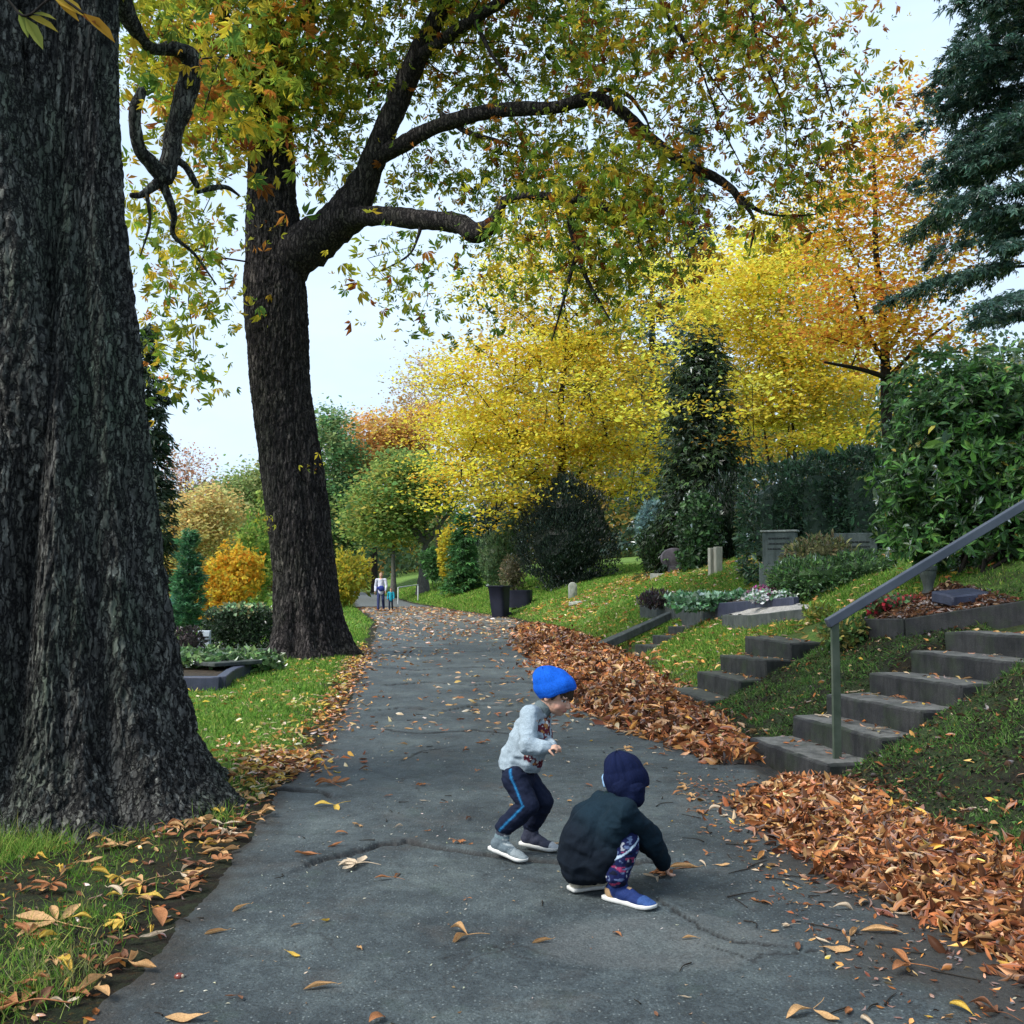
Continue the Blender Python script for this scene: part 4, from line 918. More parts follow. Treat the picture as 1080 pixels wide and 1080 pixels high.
MSTEEL = solid('grey_blue_painted_steel', (.045, .055, .078), (.075, .088, .115), 3, .5, .1, .003, 60, metal=.0, spec=.5)
MPOST = solid('green_stained_steel', (.045, .065, .042), (.10, .12, .09), 5, .6, .3, .004, 50, metal=.2)

def stairs(label, base, a, wv, n, rise, tread, width, mat, z0, seed, rough=.012, depth=None, thick=.3, lean=0, topdeep=0.):
    a = unit(np.array(a + (0,), float)); wv = unit(np.array(wv + (0,), float)); rng = np.random.default_rng(seed)
    t = thing('stone_staircase', label, 'stairs', (base[0], base[1], 0))
    for k in range(n):
        mb = MB(); dp = (depth or tread + .16) + (topdeep if k == n - 1 else 0); top = z0 + rise * k
        sh = rng.normal() * .025; ang = rng.normal() * .012; wk = width * (1 + rng.normal() * .03)
        aa = a * math.cos(ang) + wv * math.sin(ang); ww = wv * math.cos(ang) - a * math.sin(ang)
        c = np.array([base[0], base[1], 0]) + a * (tread * k + dp / 2 + sh) + wv * (wk / 2 + sh * 1.5) + np.array([0, 0, top - thick / 2])
        tilt = np.array([0, 0, rng.normal() * .012])
        box(mb, c, ww * wk / 2 + tilt, aa * dp / 2 - np.array([0, 0, .004]), np.array([0, 0, thick / 2]), bev=.022, rough=rough, seed=seed * 10 + k, seg=.05)
        mb.build('step', mat, t)
    return t
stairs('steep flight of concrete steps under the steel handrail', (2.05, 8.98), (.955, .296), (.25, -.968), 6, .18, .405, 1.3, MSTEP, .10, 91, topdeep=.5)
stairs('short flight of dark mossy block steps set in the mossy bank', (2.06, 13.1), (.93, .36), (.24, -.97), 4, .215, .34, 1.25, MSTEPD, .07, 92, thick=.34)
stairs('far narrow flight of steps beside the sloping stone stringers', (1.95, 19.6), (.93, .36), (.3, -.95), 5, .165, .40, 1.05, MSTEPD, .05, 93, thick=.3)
# sloping stone slabs that edge the far flight
for i, (o, lab) in enumerate(((0.0, 'sloping grey stone stringer edging the far steps, next to the treads'), (.42, 'second sloping stone stringer, outer one on the grass side of the far steps'))):
    mb = MB(); p0 = np.array([1.55, 20.0 + o, .05]); p1 = np.array([3.55, 21.2 + o * 1.1, .83 - .05 * i]); d = (p1 - p0) / 2
    box(mb, (p0 + p1) / 2, d, np.array([-.04, .07, 0]), np.array([-.02, 0, .07]), bev=.012, rough=.008, seed=70 + i, seg=.08)
    tag(mb.build('stone_stringer', MKERB if i == 0 else MSTEPD), lab, 'stone edging')

def handrail():
    pb = np.array([2.515, 8.02, .08]); t = thing('handrail', 'blue-grey flat steel handrail on a green-stained post beside the steps', 'handrail', pb)
    a = unit(np.array([.955, .296, .50])); hs = unit(np.array([.296, -.955, 0])); up = unit(np.cross(hs, a)); up = up if up[2] > 0 else -up
    ptop = np.array([2.515, 8.02, 1.155])
    mb = MB(); fwd = np.array([.955, .296, 0])
    box(mb, (pb + ptop) / 2 + np.array([0, 0, -.1]), hs * .012, fwd * .035, np.array([0, 0, (ptop[2] - pb[2]) / 2 + .1]), bev=.003, rough=.0015, seed=5, seg=.1); mb.build('post', MPOST, t)
    L = 2.9; s = ptop - a * .07 + up * .012
    mb = MB(); box(mb, s + a * L / 2, a * L / 2, hs * .024, up * .036, bev=.006, rough=.0012, seed=6, seg=.15); mb.build('rail', MSTEEL, t)
    e = s + a * (L - .25); g = float(H(e[0], e[1])); mb = MB(); box(mb, np.array([e[0], e[1], (g + e[2]) / 2 - .12]), hs * .012, fwd * .035, np.array([0, 0, (e[2] - g) / 2 + .08]), bev=.003, rough=.0015, seed=7, seg=.1); mb.build('post', MPOST, t)
handrail()

def kerbline(t, pts, h, w, mat, sink=.12, seed=0, name='kerb'):
    for i, (p, q) in enumerate(zip(pts[:-1], pts[1:])):
        p = np.array(p, float); q = np.array(q, float); d = q - p; L = np.linalg.norm(d[:2]); u = d / np.linalg.norm(d); n = np.array([-u[1], u[0], 0]); n /= np.linalg.norm(n)
        mb = MB(); box(mb, (p + q) / 2 + np.array([0, 0, (h - sink) / 2]), d / 2 - u * .004, n * w / 2, np.array([0, 0, (h + sink) / 2]), bev=.012, rough=.005, seed=seed + i, seg=.12)
        mb.build(name, mat if not isinstance(mat, list) else mat[i], t)
def onH(x, y, dz=0): return (x, y, float(H(x, y)) + dz)
def bed(t, pts, mat, dz, seed=0, name='grave_bed'):
    """infill inside four corners, uneven"""
    c = np.array(pts, float); n = 16; u = np.linspace(0, 1, n)
    U, W = np.meshgrid(u, u); P = (1 - U)[..., None] * (1 - W)[..., None] * c[0] + U[..., None] * (1 - W)[..., None] * c[1] + U[..., None] * W[..., None] * c[2] + (1 - U)[..., None] * W[..., None] * c[3]
    P[..., 2] += dz + .03 * fbm(P * 7, 3, seed); mb = MB(); mb.add(P.reshape(-1, 3), grid_faces(n, n)); mb.build(name, mat, t)

def up_(p, dz): return np.array([p[0], p[1], float(H(p[0], p[1], False)) + dz])
# grave with dark heather and cabbages (terrace above the far steps)
A1, A2, A3 = up_(gp(677, 652), .05), up_(gp(757, 654), .05), up_(gp(840, 650), .04); A4 = up_(A3 + (A1 - A2) * np.array([.95, .95, 0]) + np.array([.3, .9, 0]), .04); zA = A1[2]
t = thing('grave_plot', 'long grave plot, grey kerb turning blue-black, planted with heather and cabbages', 'grave', A1)
kerbline(t, [A1, A2, A3], .24, .10, [MKERB, MKERBD], .25, 100); kerbline(t, [A1, A4, A3], .14, .10, MKERB, .3, 104); bed(t, [A1, A2, A3, A4], MSOIL, .19, 3)
# gravel grave in front of the boxwood
B1, B2, B3 = up_(gp(764, 660), .04), up_(gp(793, 662), .04), up_(gp(866, 655), .04); B4 = up_(B3 + (B1 - B2) + np.array([.2, .5, 0]), .04)
t = thing('grave_plot', 'grave plot of pale gravel with weathered grey kerb below the boxwood', 'grave', B1)
kerbline(t, [B1, B2, B3], .14, .09, MKERB, .2, 110); kerbline(t, [B1, B4, B3], .13, .09, MKERB, .3, 114); bed(t, [B1, B2, B3, B4], MGRAV, .14, 4)
# leaf-covered grave behind the top steps
C1, C2, C3 = up_(gp(908, 671), .03), up_(gp(957, 673), .03), up_(gp(1086, 655), .03); C4 = up_(C3 + (C1 - C2) + np.array([.2, .9, 0]), .04)
t = thing('grave_plot', 'leaf-strewn grave plot with low dark kerb behind the top steps', 'grave', C1)
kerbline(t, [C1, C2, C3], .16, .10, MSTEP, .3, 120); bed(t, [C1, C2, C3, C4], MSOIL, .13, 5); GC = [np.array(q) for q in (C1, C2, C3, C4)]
PLOTS = [(A1, A2, A3, A4), (B1, B2, B3, B4), (C1, C2, C3, C4)]
print('PLOTS', [np.round(q, 2).tolist() for q in PLOTS])

def headstone(name, label, base, wd, ht, th, yaw, mat, plinth=None, lean=0., cap=None, lines=3, seed=0):
    b = np.array(base, float); t = thing(name, label, 'headstone', b); x = np.array([math.cos(yaw), math.sin(yaw), 0]); y = np.array([-x[1], x[0], 0])
    up = unit(np.array([0, 0, 1]) + y * lean); z0 = .06
    if plinth: mb = MB(); box(mb, b + np.array([0, 0, plinth / 2 - .1]), x * wd * .58, y * th * .9, np.array([0, 0, plinth / 2 + .1]), bev=.012, rough=.004, seed=seed, seg=.1); mb.build('plinth', mat, t); z0 = plinth - .01
    mb = MB(); c = b + np.array([0, 0, z0]) + up * ht / 2; box(mb, c, x * wd / 2, unit(np.cross(up, x)) * th / 2, up * (ht / 2 + (0 if plinth else .05)), bev=.012, rough=.004, seed=seed + 1, seg=.1); mb.build('slab', mat, t)
    if cap: mb = MB(); box(mb, c + up * (ht / 2 + cap / 2 - .004), x * (wd / 2 + .03), y * (th / 2 + .03), up * cap / 2, bev=.008, rough=.003, seed=seed + 2, seg=.1); mb.build('cap', MPALE, t)
    rng = np.random.default_rng(seed); fn = unit(np.cross(x, up))  # faces the viewer's side
    for k in range(lines):
        mb = MB(); zz = ht * (.30 - .16 * k); s0 = -wd * rng.uniform(.25, .34)
        while s0 < wd * .3:
            l = rng.uniform(.02, .06); box(mb, c + up * zz + x * (s0 + l / 2) + fn * (th / 2 + .007), x * l / 2, fn * .006, up * .012, bev=.001); s0 += l + .012
        mb.build('lettering', MINSCR, t)
    return t
YH = 18.6
p = at(823, 600, YH); headstone('headstone', 'upright grey headstone with pale cap on a dark plinth, against the laurel hedge', (p[0], YH, p[2] - .12), .60, .60, .22, -.42, MHEAD, .2, .02, .035, 3, 131)
p = at(902, 594, 17.6); headstone('headstone', 'broad mossy headstone half hidden by the boxwood shrub', (p[0], 17.6, p[2] - .1), .72, .50, .30, -.35, MHEAD, None, .02, None, 2, 132)
# oval memorial stone and its kerb
YO = 30.5; p = at(711, 602, YO); b = np.array([p[0], YO, float(H(p[0], YO))]); b[2] = min(b[2], p[2])
t = thing('headstone', 'dark oval memorial stone in front of a squat round bush', 'headstone', b)
mb = MB(); th_ = np.linspace(0, 2 * np.pi, 40, endpoint=False); c = at(711, 589, YO)
prof = [(-.10, .90), (-.085, .98), (-.03, 1.), (.03, 1.), (.085, .98), (.10, .90)]
V = np.array([[c[0] + .41 * k * math.cos(a), c[1] + d, c[2] + .315 * k * math.sin(a)] for d, k in prof for a in th_]); V = V + .006 * np.stack([fbm(V * 8, 2, 1)] * 3, -1)
mb.add(V, grid_faces(6, 40, True)[:, ::-1])
for r0, sg in ((0, -1), (5, 1)):
    k = mb.n; mb.add([[c[0], c[1] + sg * .104, c[2]]], np.zeros((0, 3), int)); f = np.array([[r0 * 40 + i, r0 * 40 + (i + 1) % 40, k] for i in range(40)]); mb.T.append(f if sg < 0 else f[:, ::-1]); mb.tm.append(np.zeros(40, int))
mb.build('slab', MOVAL, t)
mb = MB(); box(mb, np.array([c[0] + .03, c[1], (b[2] + c[2] - .30) / 2 - .02]), np.array([.2, 0, 0]), np.array([0, .13, 0]), np.array([0, 0, max(.08, (c[2] - .30 - b[2]) / 2 + .1)]), bev=.01, rough=.004, seg=.1); mb.build('plinth', MOVAL, t)
q0 = gp(690, 609); q1 = gp(748, 604); t = thing('grave_plot', 'pale low kerb around the grave of the oval stone', 'grave', q0)
kerbline(t, [(q0[0] - .15, q0[1] - .2, q0[2]), (q0[0] + .9, q0[1] - .5, q0[2] + .0), (q1[0] + .1, q1[1] - .5, q1[2] - .02)], .12, .12, [MPALE, MKERB], .25, 140)
# twin posts
p = at(755, 612, 25.5); t = thing('memorial_post', 'pair of weathered upright memorial posts close together', 'memorial', p)
for px_, hh in ((750.5, 34), (757.5, 35)):
    q = at(px_, 612, 25.5 - (.12 if px_ > 752 else 0)); hz = hh * 25.5 / 1080; mb = MB(); w_ = .085 if px_ > 752 else .06
    box(mb, q + np.array([0, 0, hz / 2 - .1]), np.array([w_, .02, 0]), np.array([-.02, .07, 0]), np.array([0, 0, hz / 2 + .1]), bev=.012, rough=.01, seed=int(px_), seg=.07); mb.build('post', MWOOD, t)
# small arched stone on the grass slope
p = gp(604, 631); t = thing('headstone', 'small pale arched headstone alone on the grass slope', 'headstone', p)
mb = MB(); w_, h_ = 4.6 * p[1] / 1080, 17 * p[1] / 1080; a_ = np.linspace(0, np.pi, 14)
out_ = [(-w_, -.15)] + [(-w_ * math.cos(a), h_ - w_ + w_ * math.sin(a)) for a in a_] + [(w_, -.15)]; o_ = np.array(out_); k = len(o_)
for d, sc_ in ((-.07, .94), (-.055, 1), (.055, 1), (.07, .94)): mb.add(np.stack([p[0] + o_[:, 0] * sc_, np.full(k, p[1] + d), p[2] + o_[:, 1] * sc_], -1), np.zeros((0, 4), int))
mb.Q.append(grid_faces(4, k, True)[:, ::-1]); mb.qm.append(np.zeros(3 * k, int))
for r0, fl in ((0, 0), (3, 1)):
    f = np.array([[r0 * k, r0 * k + i, r0 * k + i + 1] for i in range(1, k - 1)]); mb.T.append(f[:, ::-1] if fl else f); mb.tm.append(np.zeros(len(f), int))
mb.build('slab', MPALE, t)
mb = MB(); q = gp(612, 637); rng = np.random.default_rng(9)
box(mb, q + np.array([0, 0, .03]), np.array([.3, -.12, .03]), np.array([.08, .16, 0]), np.array([0, 0, .06]), bev=.03, rough=.03, seed=3, seg=.06); mb.build('kerb', MPALE, t)
# flat slab and little urn on the leafy grave
p = GC[1] * .22 + GC[2] * .43 + GC[3] * .25 + GC[0] * .1 + np.array([0, 0, .2])
mb = MB(); box(mb, p, np.array([.22, .05, .02]), np.array([-.04, .16, .02]), np.array([0, 0, .055]), bev=.015, rough=.006, seed=4, seg=.06); tag(mb.build('grave_slab', MKERBD), 'small dark flat memorial slab lying among brown leaves', 'memorial')
p = GC[0] * .28 + GC[3] * .72 + np.array([0, -.12, 0]) + np.array([0, 0, .2]); t = thing('grave_vase', 'pale stone vase under the rhododendron boughs', 'vase', p); mb = MB()
tube(mb, p + np.array([[0, 0, -.05], [0, 0, .0], [0, 0, .06], [0, 0, .14], [0, 0, .2], [0, 0, .235]]), [.07, .05, .06, .085, .09, .07], 18); mb.build('body', MKERB, t)
mb = MB(); tube(mb, p + np.array([[0, 0, .2], [0, 0, .235], [0, 0, .25]]), [.095, .10, .095], 18, cap=False); mb.build('rim', MKERB, t)

# planting on the graves
HB = [(.05, .035, .05), (.07, .045, .05), (.03, .045, .03), (.10, .07, .06)]
base = A1 * .62 + A2 * .2 + A3 * .06 + A4 * .12 + np.array([0, 0, .2])
bush('heather_plant', 'dark brownish heather clump on the planted grave', 'plant', base, [[base[0] - .25, base[1], base[2] + .08, .35, .3, .17], [base[0] + .35, base[1] - .1, base[2] + .06, .3, .25, .15]], 1500, .09, HB, seed=151, kind='card', wid=.3, orient='up', floor=False, stems=0)
base = A1 * .12 + A2 * .5 + A3 * .28 + A4 * .10 + np.array([0, 0, .2])
bush('cabbage_plant', 'pale blue-green ornamental cabbages with frilly leaves in the planted grave', 'plant', base, [[base[0] - .45, base[1] + .1, base[2] + .02, .5, .35, .12], [base[0] + .3, base[1] + .15, base[2] + .03, .5, .4, .13]], 1500, .085, [(.09, .22, .10), (.14, .28, .16), (.28, .40, .32), (.06, .16, .06)], seed=152, kind='card', wid=.9, orient='out', floor=False, stems=0)
base = A3 * .72 + A2 * .13 + A4 * .15 + np.array([0, 0, .2])
bush('aster_flower', 'magenta flowers massed at the end of the planted grave', 'flower', base, [[base[0], base[1], base[2] + .08, .26, .2, .13]], 700, .05, [(.34, .03, .20), (.24, .02, .16), (.07, .14, .05), (.42, .08, .28)], seed=153, kind='card', wid=.9, orient='lay', floor=False, stems=0)
base = A3 * .70 + A2 * .30 + np.array([0, -.03, .24])
bush('white_flower', 'white trailing flowers spilling over the blue-black kerb', 'flower', base, [[base[0], base[1], base[2] + .03, .42, .22, .09]], 420, .06, [(.6, .64, .62), (.5, .56, .56), (.1, .2, .1)], [2, 1, 2], seed=154, kind='card', wid=.9, orient='lay', floor=False, stems=0, core=False)
base = tuple((GC[0] * .60 + GC[1] * .2 + GC[3] * .2)); p = np.array(base) + np.array([0, 0, .24])
bush('begonia_flower', 'bright red begonias at the corner of the leafy grave', 'flower', (p[0], p[1], p[2]), [[p[0], p[1], p[2] + .0, .34, .18, .10], [p[0] + .25, p[1] + .05, p[2] - .02, .2, .16, .09]], 900, .05, [(.62, .05, .07), (.5, .06, .09), (.10, .17, .06), (.05, .10, .04), (.12, .2, .08)], [2.6, 1.6, 2, 2, 2], seed=155, kind='card', wid=.9, orient='lay', floor=False, stems=0)
p = C1 + np.array([.05, -.12, .10])
bush('sedum_plant', 'yellowish green groundcover below the red begonias', 'plant', (p[0], p[1], p[2] - .05), [[p[0], p[1], p[2] - .03, .4, .16, .10], [p[0] - .35, p[1] - .1, p[2] - .09, .22, .18, .12]], 900, .06, [(.2, .26, .06), (.10, .2, .05), (.3, .24, .07), (.06, .14, .04)], seed=156, kind='card', wid=.8, orient='out', floor=False, stems=0)
p = gp(866, 655)
bush('spurge_plant', 'small lime-green plant at the foot of the grave kerb beside the handrail post', 'plant', p, [[p[0], p[1], p[2] + .08, .2, .15, .12]], 420, .07, [(.25, .32, .06), (.12, .24, .05), (.35, .3, .06)], seed=157, kind='long', wid=.4, orient='out', floor=False, stems=0)

# ---------- bins
MBIN = solid('dark_blue_black_plastic', (.006, .007, .016), (.010, .012, .024), 4, .6, .1, .002, 80, spec=.25)
def bin_(name, label, base, w0, d0, w1, d1, h, yaw, tilt=0, lid=True):
    t = thing(name, label, 'bin', base); x = np.array([math.cos(yaw), math.sin(yaw), 0]); y = np.array([-x[1], x[0], 0]); z = unit(np.array([0, 0, 1]) + x * tilt); b = np.array(base)
    mb = MB(); rr = []
    for zz, k in ((-.05, 0), (0, 0), (.02, .02), (h * .55, .55), (h * .93, .95), (h * .94, 1.12), (h, 1.15)):
        w_, d_ = w0 + (w1 - w0) * k, d0 + (d1 - d0) * k
        a = np.linspace(0, 2 * np.pi, 32, endpoint=False) + .02; s = (np.abs(np.cos(a)) ** 6 + np.abs(np.sin(a)) ** 6) ** (-1 / 6)
        rr.append(b + z * zz + (np.cos(a) * s * w_ / 2)[:, None] * x + (np.sin(a) * s * d_ / 2)[:, None] * y)
    mb.add(np.vstack(rr), grid_faces(7, 32, True)); mb.build('body', MBIN, t)
    if lid:
        mb = MB(); box(mb, b + z * (h + .025) + y * .0, x * (w1 / 2 + .05), y * (d1 / 2 + .05), z * .022 + x * .0, bev=.02); mb.build('lid', MBIN, t)
        mb = MB(); tube(mb, [b + z * (h - .02) + y * (d1 / 2 + .1) - x * w1 * .35, b + z * (h - .02) + y * (d1 / 2 + .1) + x * w1 * .35], [.018, .018], 8); mb.build('handle', MBIN, t)
        for s in (-1, 1):
            mb = MB(); c0 = b + y * d0 * .5 + x * s * w0 * .5 + np.array([0, 0, .09]); tube(mb, [c0 - x * .03, c0 - x * .028, c0 + x * .028, c0 + x * .03], [.02, .1, .1, .02], 16); mb.build('wheel', MBIN, t)
    return t
pb = onground(528, 38)
bin_('wheelie_bin', 'dark blue-black wheelie bin tilting slightly on the grass verge', pb, .52, .55, .66, .70, 1.12, -.45, -.06)
pc_ = onground(549, 39.5); bin_('black_box', 'low black open box tucked behind the wheelie bin', pc_, .85, .7, .86, .72, .62, -.2, 0, False)  # plain black box without lid, for the dark shape beside the bin

# ---------- beyond the path, seen between the trunks
p = gp(196, 727); D1 = np.array([p[0] - .5, p[1] - .2, float(H(p[0], p[1])) - .02]); 
t = thing('grave_plot', 'dark blue stepped granite grave kerb behind the massive trunk', 'grave', D1)
d0 = np.array([D1[0] - .9, D1[1], D1[2]]); d1 = np.array([at(232, 700, D1[1])[0], D1[1] + .05, D1[2]]); d2 = np.array([at(243, 700, D1[1] + 1.1)[0], D1[1] + 1.1, D1[2]]); d3 = np.array([at(262, 700, D1[1] + 2.4)[0], D1[1] + 2.4, D1[2]]); d4 = np.array([d0[0], d3[1], D1[2]])
kerbline(t, [d0, d1, d2, d3, d4], .22, .14, MKERBD, .15, 160); bed(t, [d0, d1, d3, d4], MSOIL, .16, 6)
mb = MB(); q = (d2 + d3) / 2 + np.array([-.2, .1, .255]); box(mb, q, np.array([.28, .3, 0]), np.array([-.2, .15, 0]), np.array([0, 0, .03]), bev=.01, rough=.002, seg=.1); mb.build('slab', MKERB, t)
q = np.array([at(215, 690, d3[1] - .2)[0], d3[1] - .1, D1[2] + .22])
bush('ivy_plant', 'bright green ivy carpet on the dark stepped grave kerb', 'plant', q, [[q[0] - .2, q[1], q[2] + .08, 1.0, .7, .13], [q[0] + .75, q[1] + .4, q[2] - .06, .35, .5, .2]], 2600, .085, [(.07, .15, .05), (.12, .22, .07), (.18, .28, .10), (.05, .1, .04)], seed=161, kind='card', wid=.8, orient='lay', floor=False, stems=0)
YB = 21.5; p = onground(255, YB)
bush('box_hedge', 'clipped dark rectangular box hedge with loose pale green top', 'hedge', p, [ctr(253, 662, YB, .66, .55, .40)], 5200, .07, [(.016, .032, .016), (.026, .05, .022)], seed=162, wid=.5, boxy=8, orient='lay', bump_=.03, stems=0)
q = at(254, 645, YB)
bush('ivy_plant', 'pale mottled ivy growing over the top of the clipped box hedge', 'plant', q, [[q[0], q[1], q[2], .6, .5, .09], [q[0] + .1, q[1] + .1, q[2] + .08, .35, .35, .08]], 1300, .09, [(.10, .22, .09), (.2, .3, .16), (.06, .13, .06), (.3, .26, .12)], seed=163, kind='card', wid=.8, orient='lay', floor=False, stems=0)
YC = 20.; p = onground(198, YC)
bush('hebe_shrub', 'dark purplish round shrub with a few pink flower heads by the trunk', 'shrub', p, [ctr(199, 677, YC, .26, .26, .27)], 1500, .06, [(.02, .022, .02), (.035, .03, .03), (.05, .03, .04), (.5, .38, .4)], [6, 5, 3, .35], seed=164, wid=.5)
p = onground(217, 20.6); headstone('headstone', 'pale blue-grey headstone between the dark shrub and the box hedge', tuple(p), .24, .36, .12, 0, solid('pale_blue_stone', (.42, .48, .56), (.55, .6, .66), 5), None, 0, None, 2, 165)
mb = MB(); q = np.array([at(250, 684, 20.3)[0], 20.2, float(H(-5.4, 20.2))]); box(mb, q + np.array([0, 0, .03]), np.array([.95, 0, 0]), np.array([0, .12, 0]), np.array([0, 0, .09]), bev=.012, rough=.004, seg=.1); tag(mb.build('grave_kerb', MKERB), 'long grey kerbstone in the grass before the box hedge', 'kerbstone')
# thin pale handrail by the far bend
t = thing('handrail', 'thin pale tubular handrail on the slope at the far bend', 'handrail', onground(420, 56)); MPIPE = solid('pale_galvanised_pipe', (.4, .42, .42), (.5, .52, .52), 4, .5, .05)
mb = MB(); q = onground(420, 56); tube(mb, [q, q + np.array([0, 0, .95])], [.03, .03], 8); mb.build('post', MPIPE, t)
mb = MB(); r_ = onground(441, 59); tube(mb, [r_, r_ + np.array([0, 0, .95])], [.03, .03], 8); mb.build('post', MPIPE, t)
mb = MB(); tube(mb, [q + np.array([0, 0, .95]), r_ + np.array([0, 0, .95])], [.03, .03], 8); mb.build('rail', MPIPE, t)
# ------------------------------------------------------------------ people
def sph(c, r, n=16, rot=None):
    a = np.linspace(0, 2 * np.pi, n, endpoint=False); b = np.linspace(-np.pi / 2, np.pi / 2, n // 2 + 1)[1:-1]
    A, B = np.meshgrid(a, b); V = np.stack([np.cos(A) * np.cos(B), np.sin(A) * np.cos(B), np.sin(B)], -1).reshape(-1, 3)
    V = np.vstack([V, [[0, 0, -1]], [[0, 0, 1]]]) * np.asarray(r, float)
    if rot is not None: V = V @ np.asarray(rot)      # rows of rot = local axes in world
    F = grid_faces(len(b), n, True); k = len(V); T = [[(i + 1) % n, i, k - 2] for i in range(n)]; o = (len(b) - 1) * n; T += [[o + i, o + (i + 1) % n, k - 1] for i in range(n)]
    return V + np.asarray(c, float), F, np.array(T)
def addsph(mb, c, r, rot=None, n=16):
    V, F, T = sph(c, r, n, rot); k = mb.n; mb.add(V, F); mb.T.append(T + k); mb.tm.append(np.zeros(len(T), int))
def cone(mb, p, q, r0, r1, n=14):
    p = np.asarray(p, float); q = np.asarray(q, float); d = q - p; L = np.linalg.norm(d)
    if L < 1e-6: return addsph(mb, p, (r0,) * 3)
    d = d / L; tt = np.linspace(-np.pi / 2, 0, 5); P, rr = [], []
    for a in tt: P.append(p + d * r0 * math.sin(a)); rr.append(max(r0 * math.cos(a), 1e-4))
    for a in np.linspace(0, np.pi / 2, 5): P.append(q + d * r1 * math.sin(a)); rr.append(max(r1 * math.cos(a), 1e-4))
    tube(mb, np.array(P), np.array(rr), n, cap=False)
    for e in (0, 1):  # close the tips
        k = mb.n; mb.add([P[-1] if e else P[0]], np.zeros((0, 3), int)); o = k - n if e else k - 10 * n
        f = np.array([[o + i, o + (i + 1) % n, k] for i in range(n)]); f = f if e else f[:, ::-1]; mb.T.append(f); mb.tm.append(np.zeros(n, int))
def chain(mb, pts, rs):
    for i in range(len(pts) - 1): cone(mb, pts[i], pts[i + 1], rs[i], rs[i + 1])

def melt(mb, voxel, smooth=6, name='tmp'):
    """union of closed shapes -> one continuous surface"""
    me = mb.mesh(name); o = bpy.data.objects.new(name, me); C.objects.link(o)
    r = o.modifiers.new('r', 'REMESH'); r.mode = 'VOXEL'; r.voxel_size = voxel
    s = o.modifiers.new('s', 'SMOOTH'); s.factor = .5; s.iterations = smooth
    dg = bpy.context.evaluated_depsgraph_get(); m2 = bpy.data.meshes.new_from_object(o.evaluated_get(dg))
    bpy.data.objects.remove(o); bpy.data.meshes.remove(me)
    V = np.zeros(len(m2.vertices) * 3); m2.vertices.foreach_get('co', V); V = V.reshape(-1, 3)
    N = np.zeros(len(m2.vertices) * 3); m2.vertex_normals.foreach_get('vector', N); N = N.reshape(-1, 3)
    return m2, V, N
def finish(m2, V, name, mat, parent, col=None):
    m2.vertices.foreach_set('co', V.astype(np.float32).ravel()); m2.polygons.foreach_set('use_smooth', np.ones(len(m2.polygons), bool))
    for a in list(m2.color_attributes): m2.color_attributes.remove(a)
    ca = m2.color_attributes.new('Col', 'FLOAT_COLOR', 'POINT'); rgba = np.ones((len(V), 4), np.float32); rgba[:, :3] = col if col is not None else .5
    ca.data.foreach_set('color', rgba.ravel()); m2.materials.clear(); [m2.materials.append(x) for x in (mat if isinstance(mat, list) else [mat])]
    m2.name = name; m2.update(); return link(name, m2, parent)
def cloth(name, scale=1., vcol=True, sheen=.3, rough=.9):
    m, nt, out = nodes(name); p = nd(nt, 'ShaderNodeBsdfPrincipled', Roughness=rough); p.inputs['Specular IOR Level'].default_value = .12; p.inputs['Sheen Weight'].default_value = 0.
    c = mixc(nt, 1.0, attr(nt), ramp(nt, noise(nt, 160 * scale, 4, .7), [(.3, (.72, .72, .72)), (.7, (1.25, 1.25, 1.25))]), 'MULTIPLY')
    c = mixc(nt, .6, c, ramp(nt, noise(nt, 14 * scale, 4, .6), [(.3, (.8, .8, .8)), (.7, (1.18, 1.18, 1.18))]), 'MULTIPLY')
    nt.links.new(c, p.inputs['Base Color']); b = bump(nt, noise(nt, 420 * scale, 3, .6), .35, .002)
    nt.links.new(bump(nt, noise(nt, 26 * scale, 4, .6), .35, .01, b), p.inputs['Normal']); nt.links.new(p.outputs[0], out.inputs[0]); return m
MCLOTH = cloth('woven_cloth'); MKNIT = cloth('ribbed_knit', .8, sheen=.5)
m, nt, out = nodes('skin'); p = nd(nt, 'ShaderNodeBsdfPrincipled', Roughness=.55); p.inputs['Specular IOR Level'].default_value = .35
p.inputs['Subsurface Weight'].default_value = .12; p.inputs['Subsurface Radius'].default_value = (.012, .005, .003); p.inputs['Subsurface Scale'].default_value = .5
nt.links.new(attr(nt), p.inputs['Base Color']); nt.links.new(bump(nt, noise(nt, 300, 3, .6), .15, .001), p.inputs['Normal']); nt.links.new(p.outputs[0], out.inputs[0]); MSKIN = m
MSOLE = solid('white_rubber_sole', (.50, .50, .47), (.66, .66, .63), 30, .7, .2, .003, 120)
m = cloth('shoe_fabric', 1.2, sheen=.1, rough=.75); MSHOE = m
MHAIR = solid('dark_brown_hair', (.02, .013, .009), (.05, .032, .02), 60, .55, .6, .004, 150, stretch=(1, 1, .3))
SKIN = np.array([.50, .29, .205])

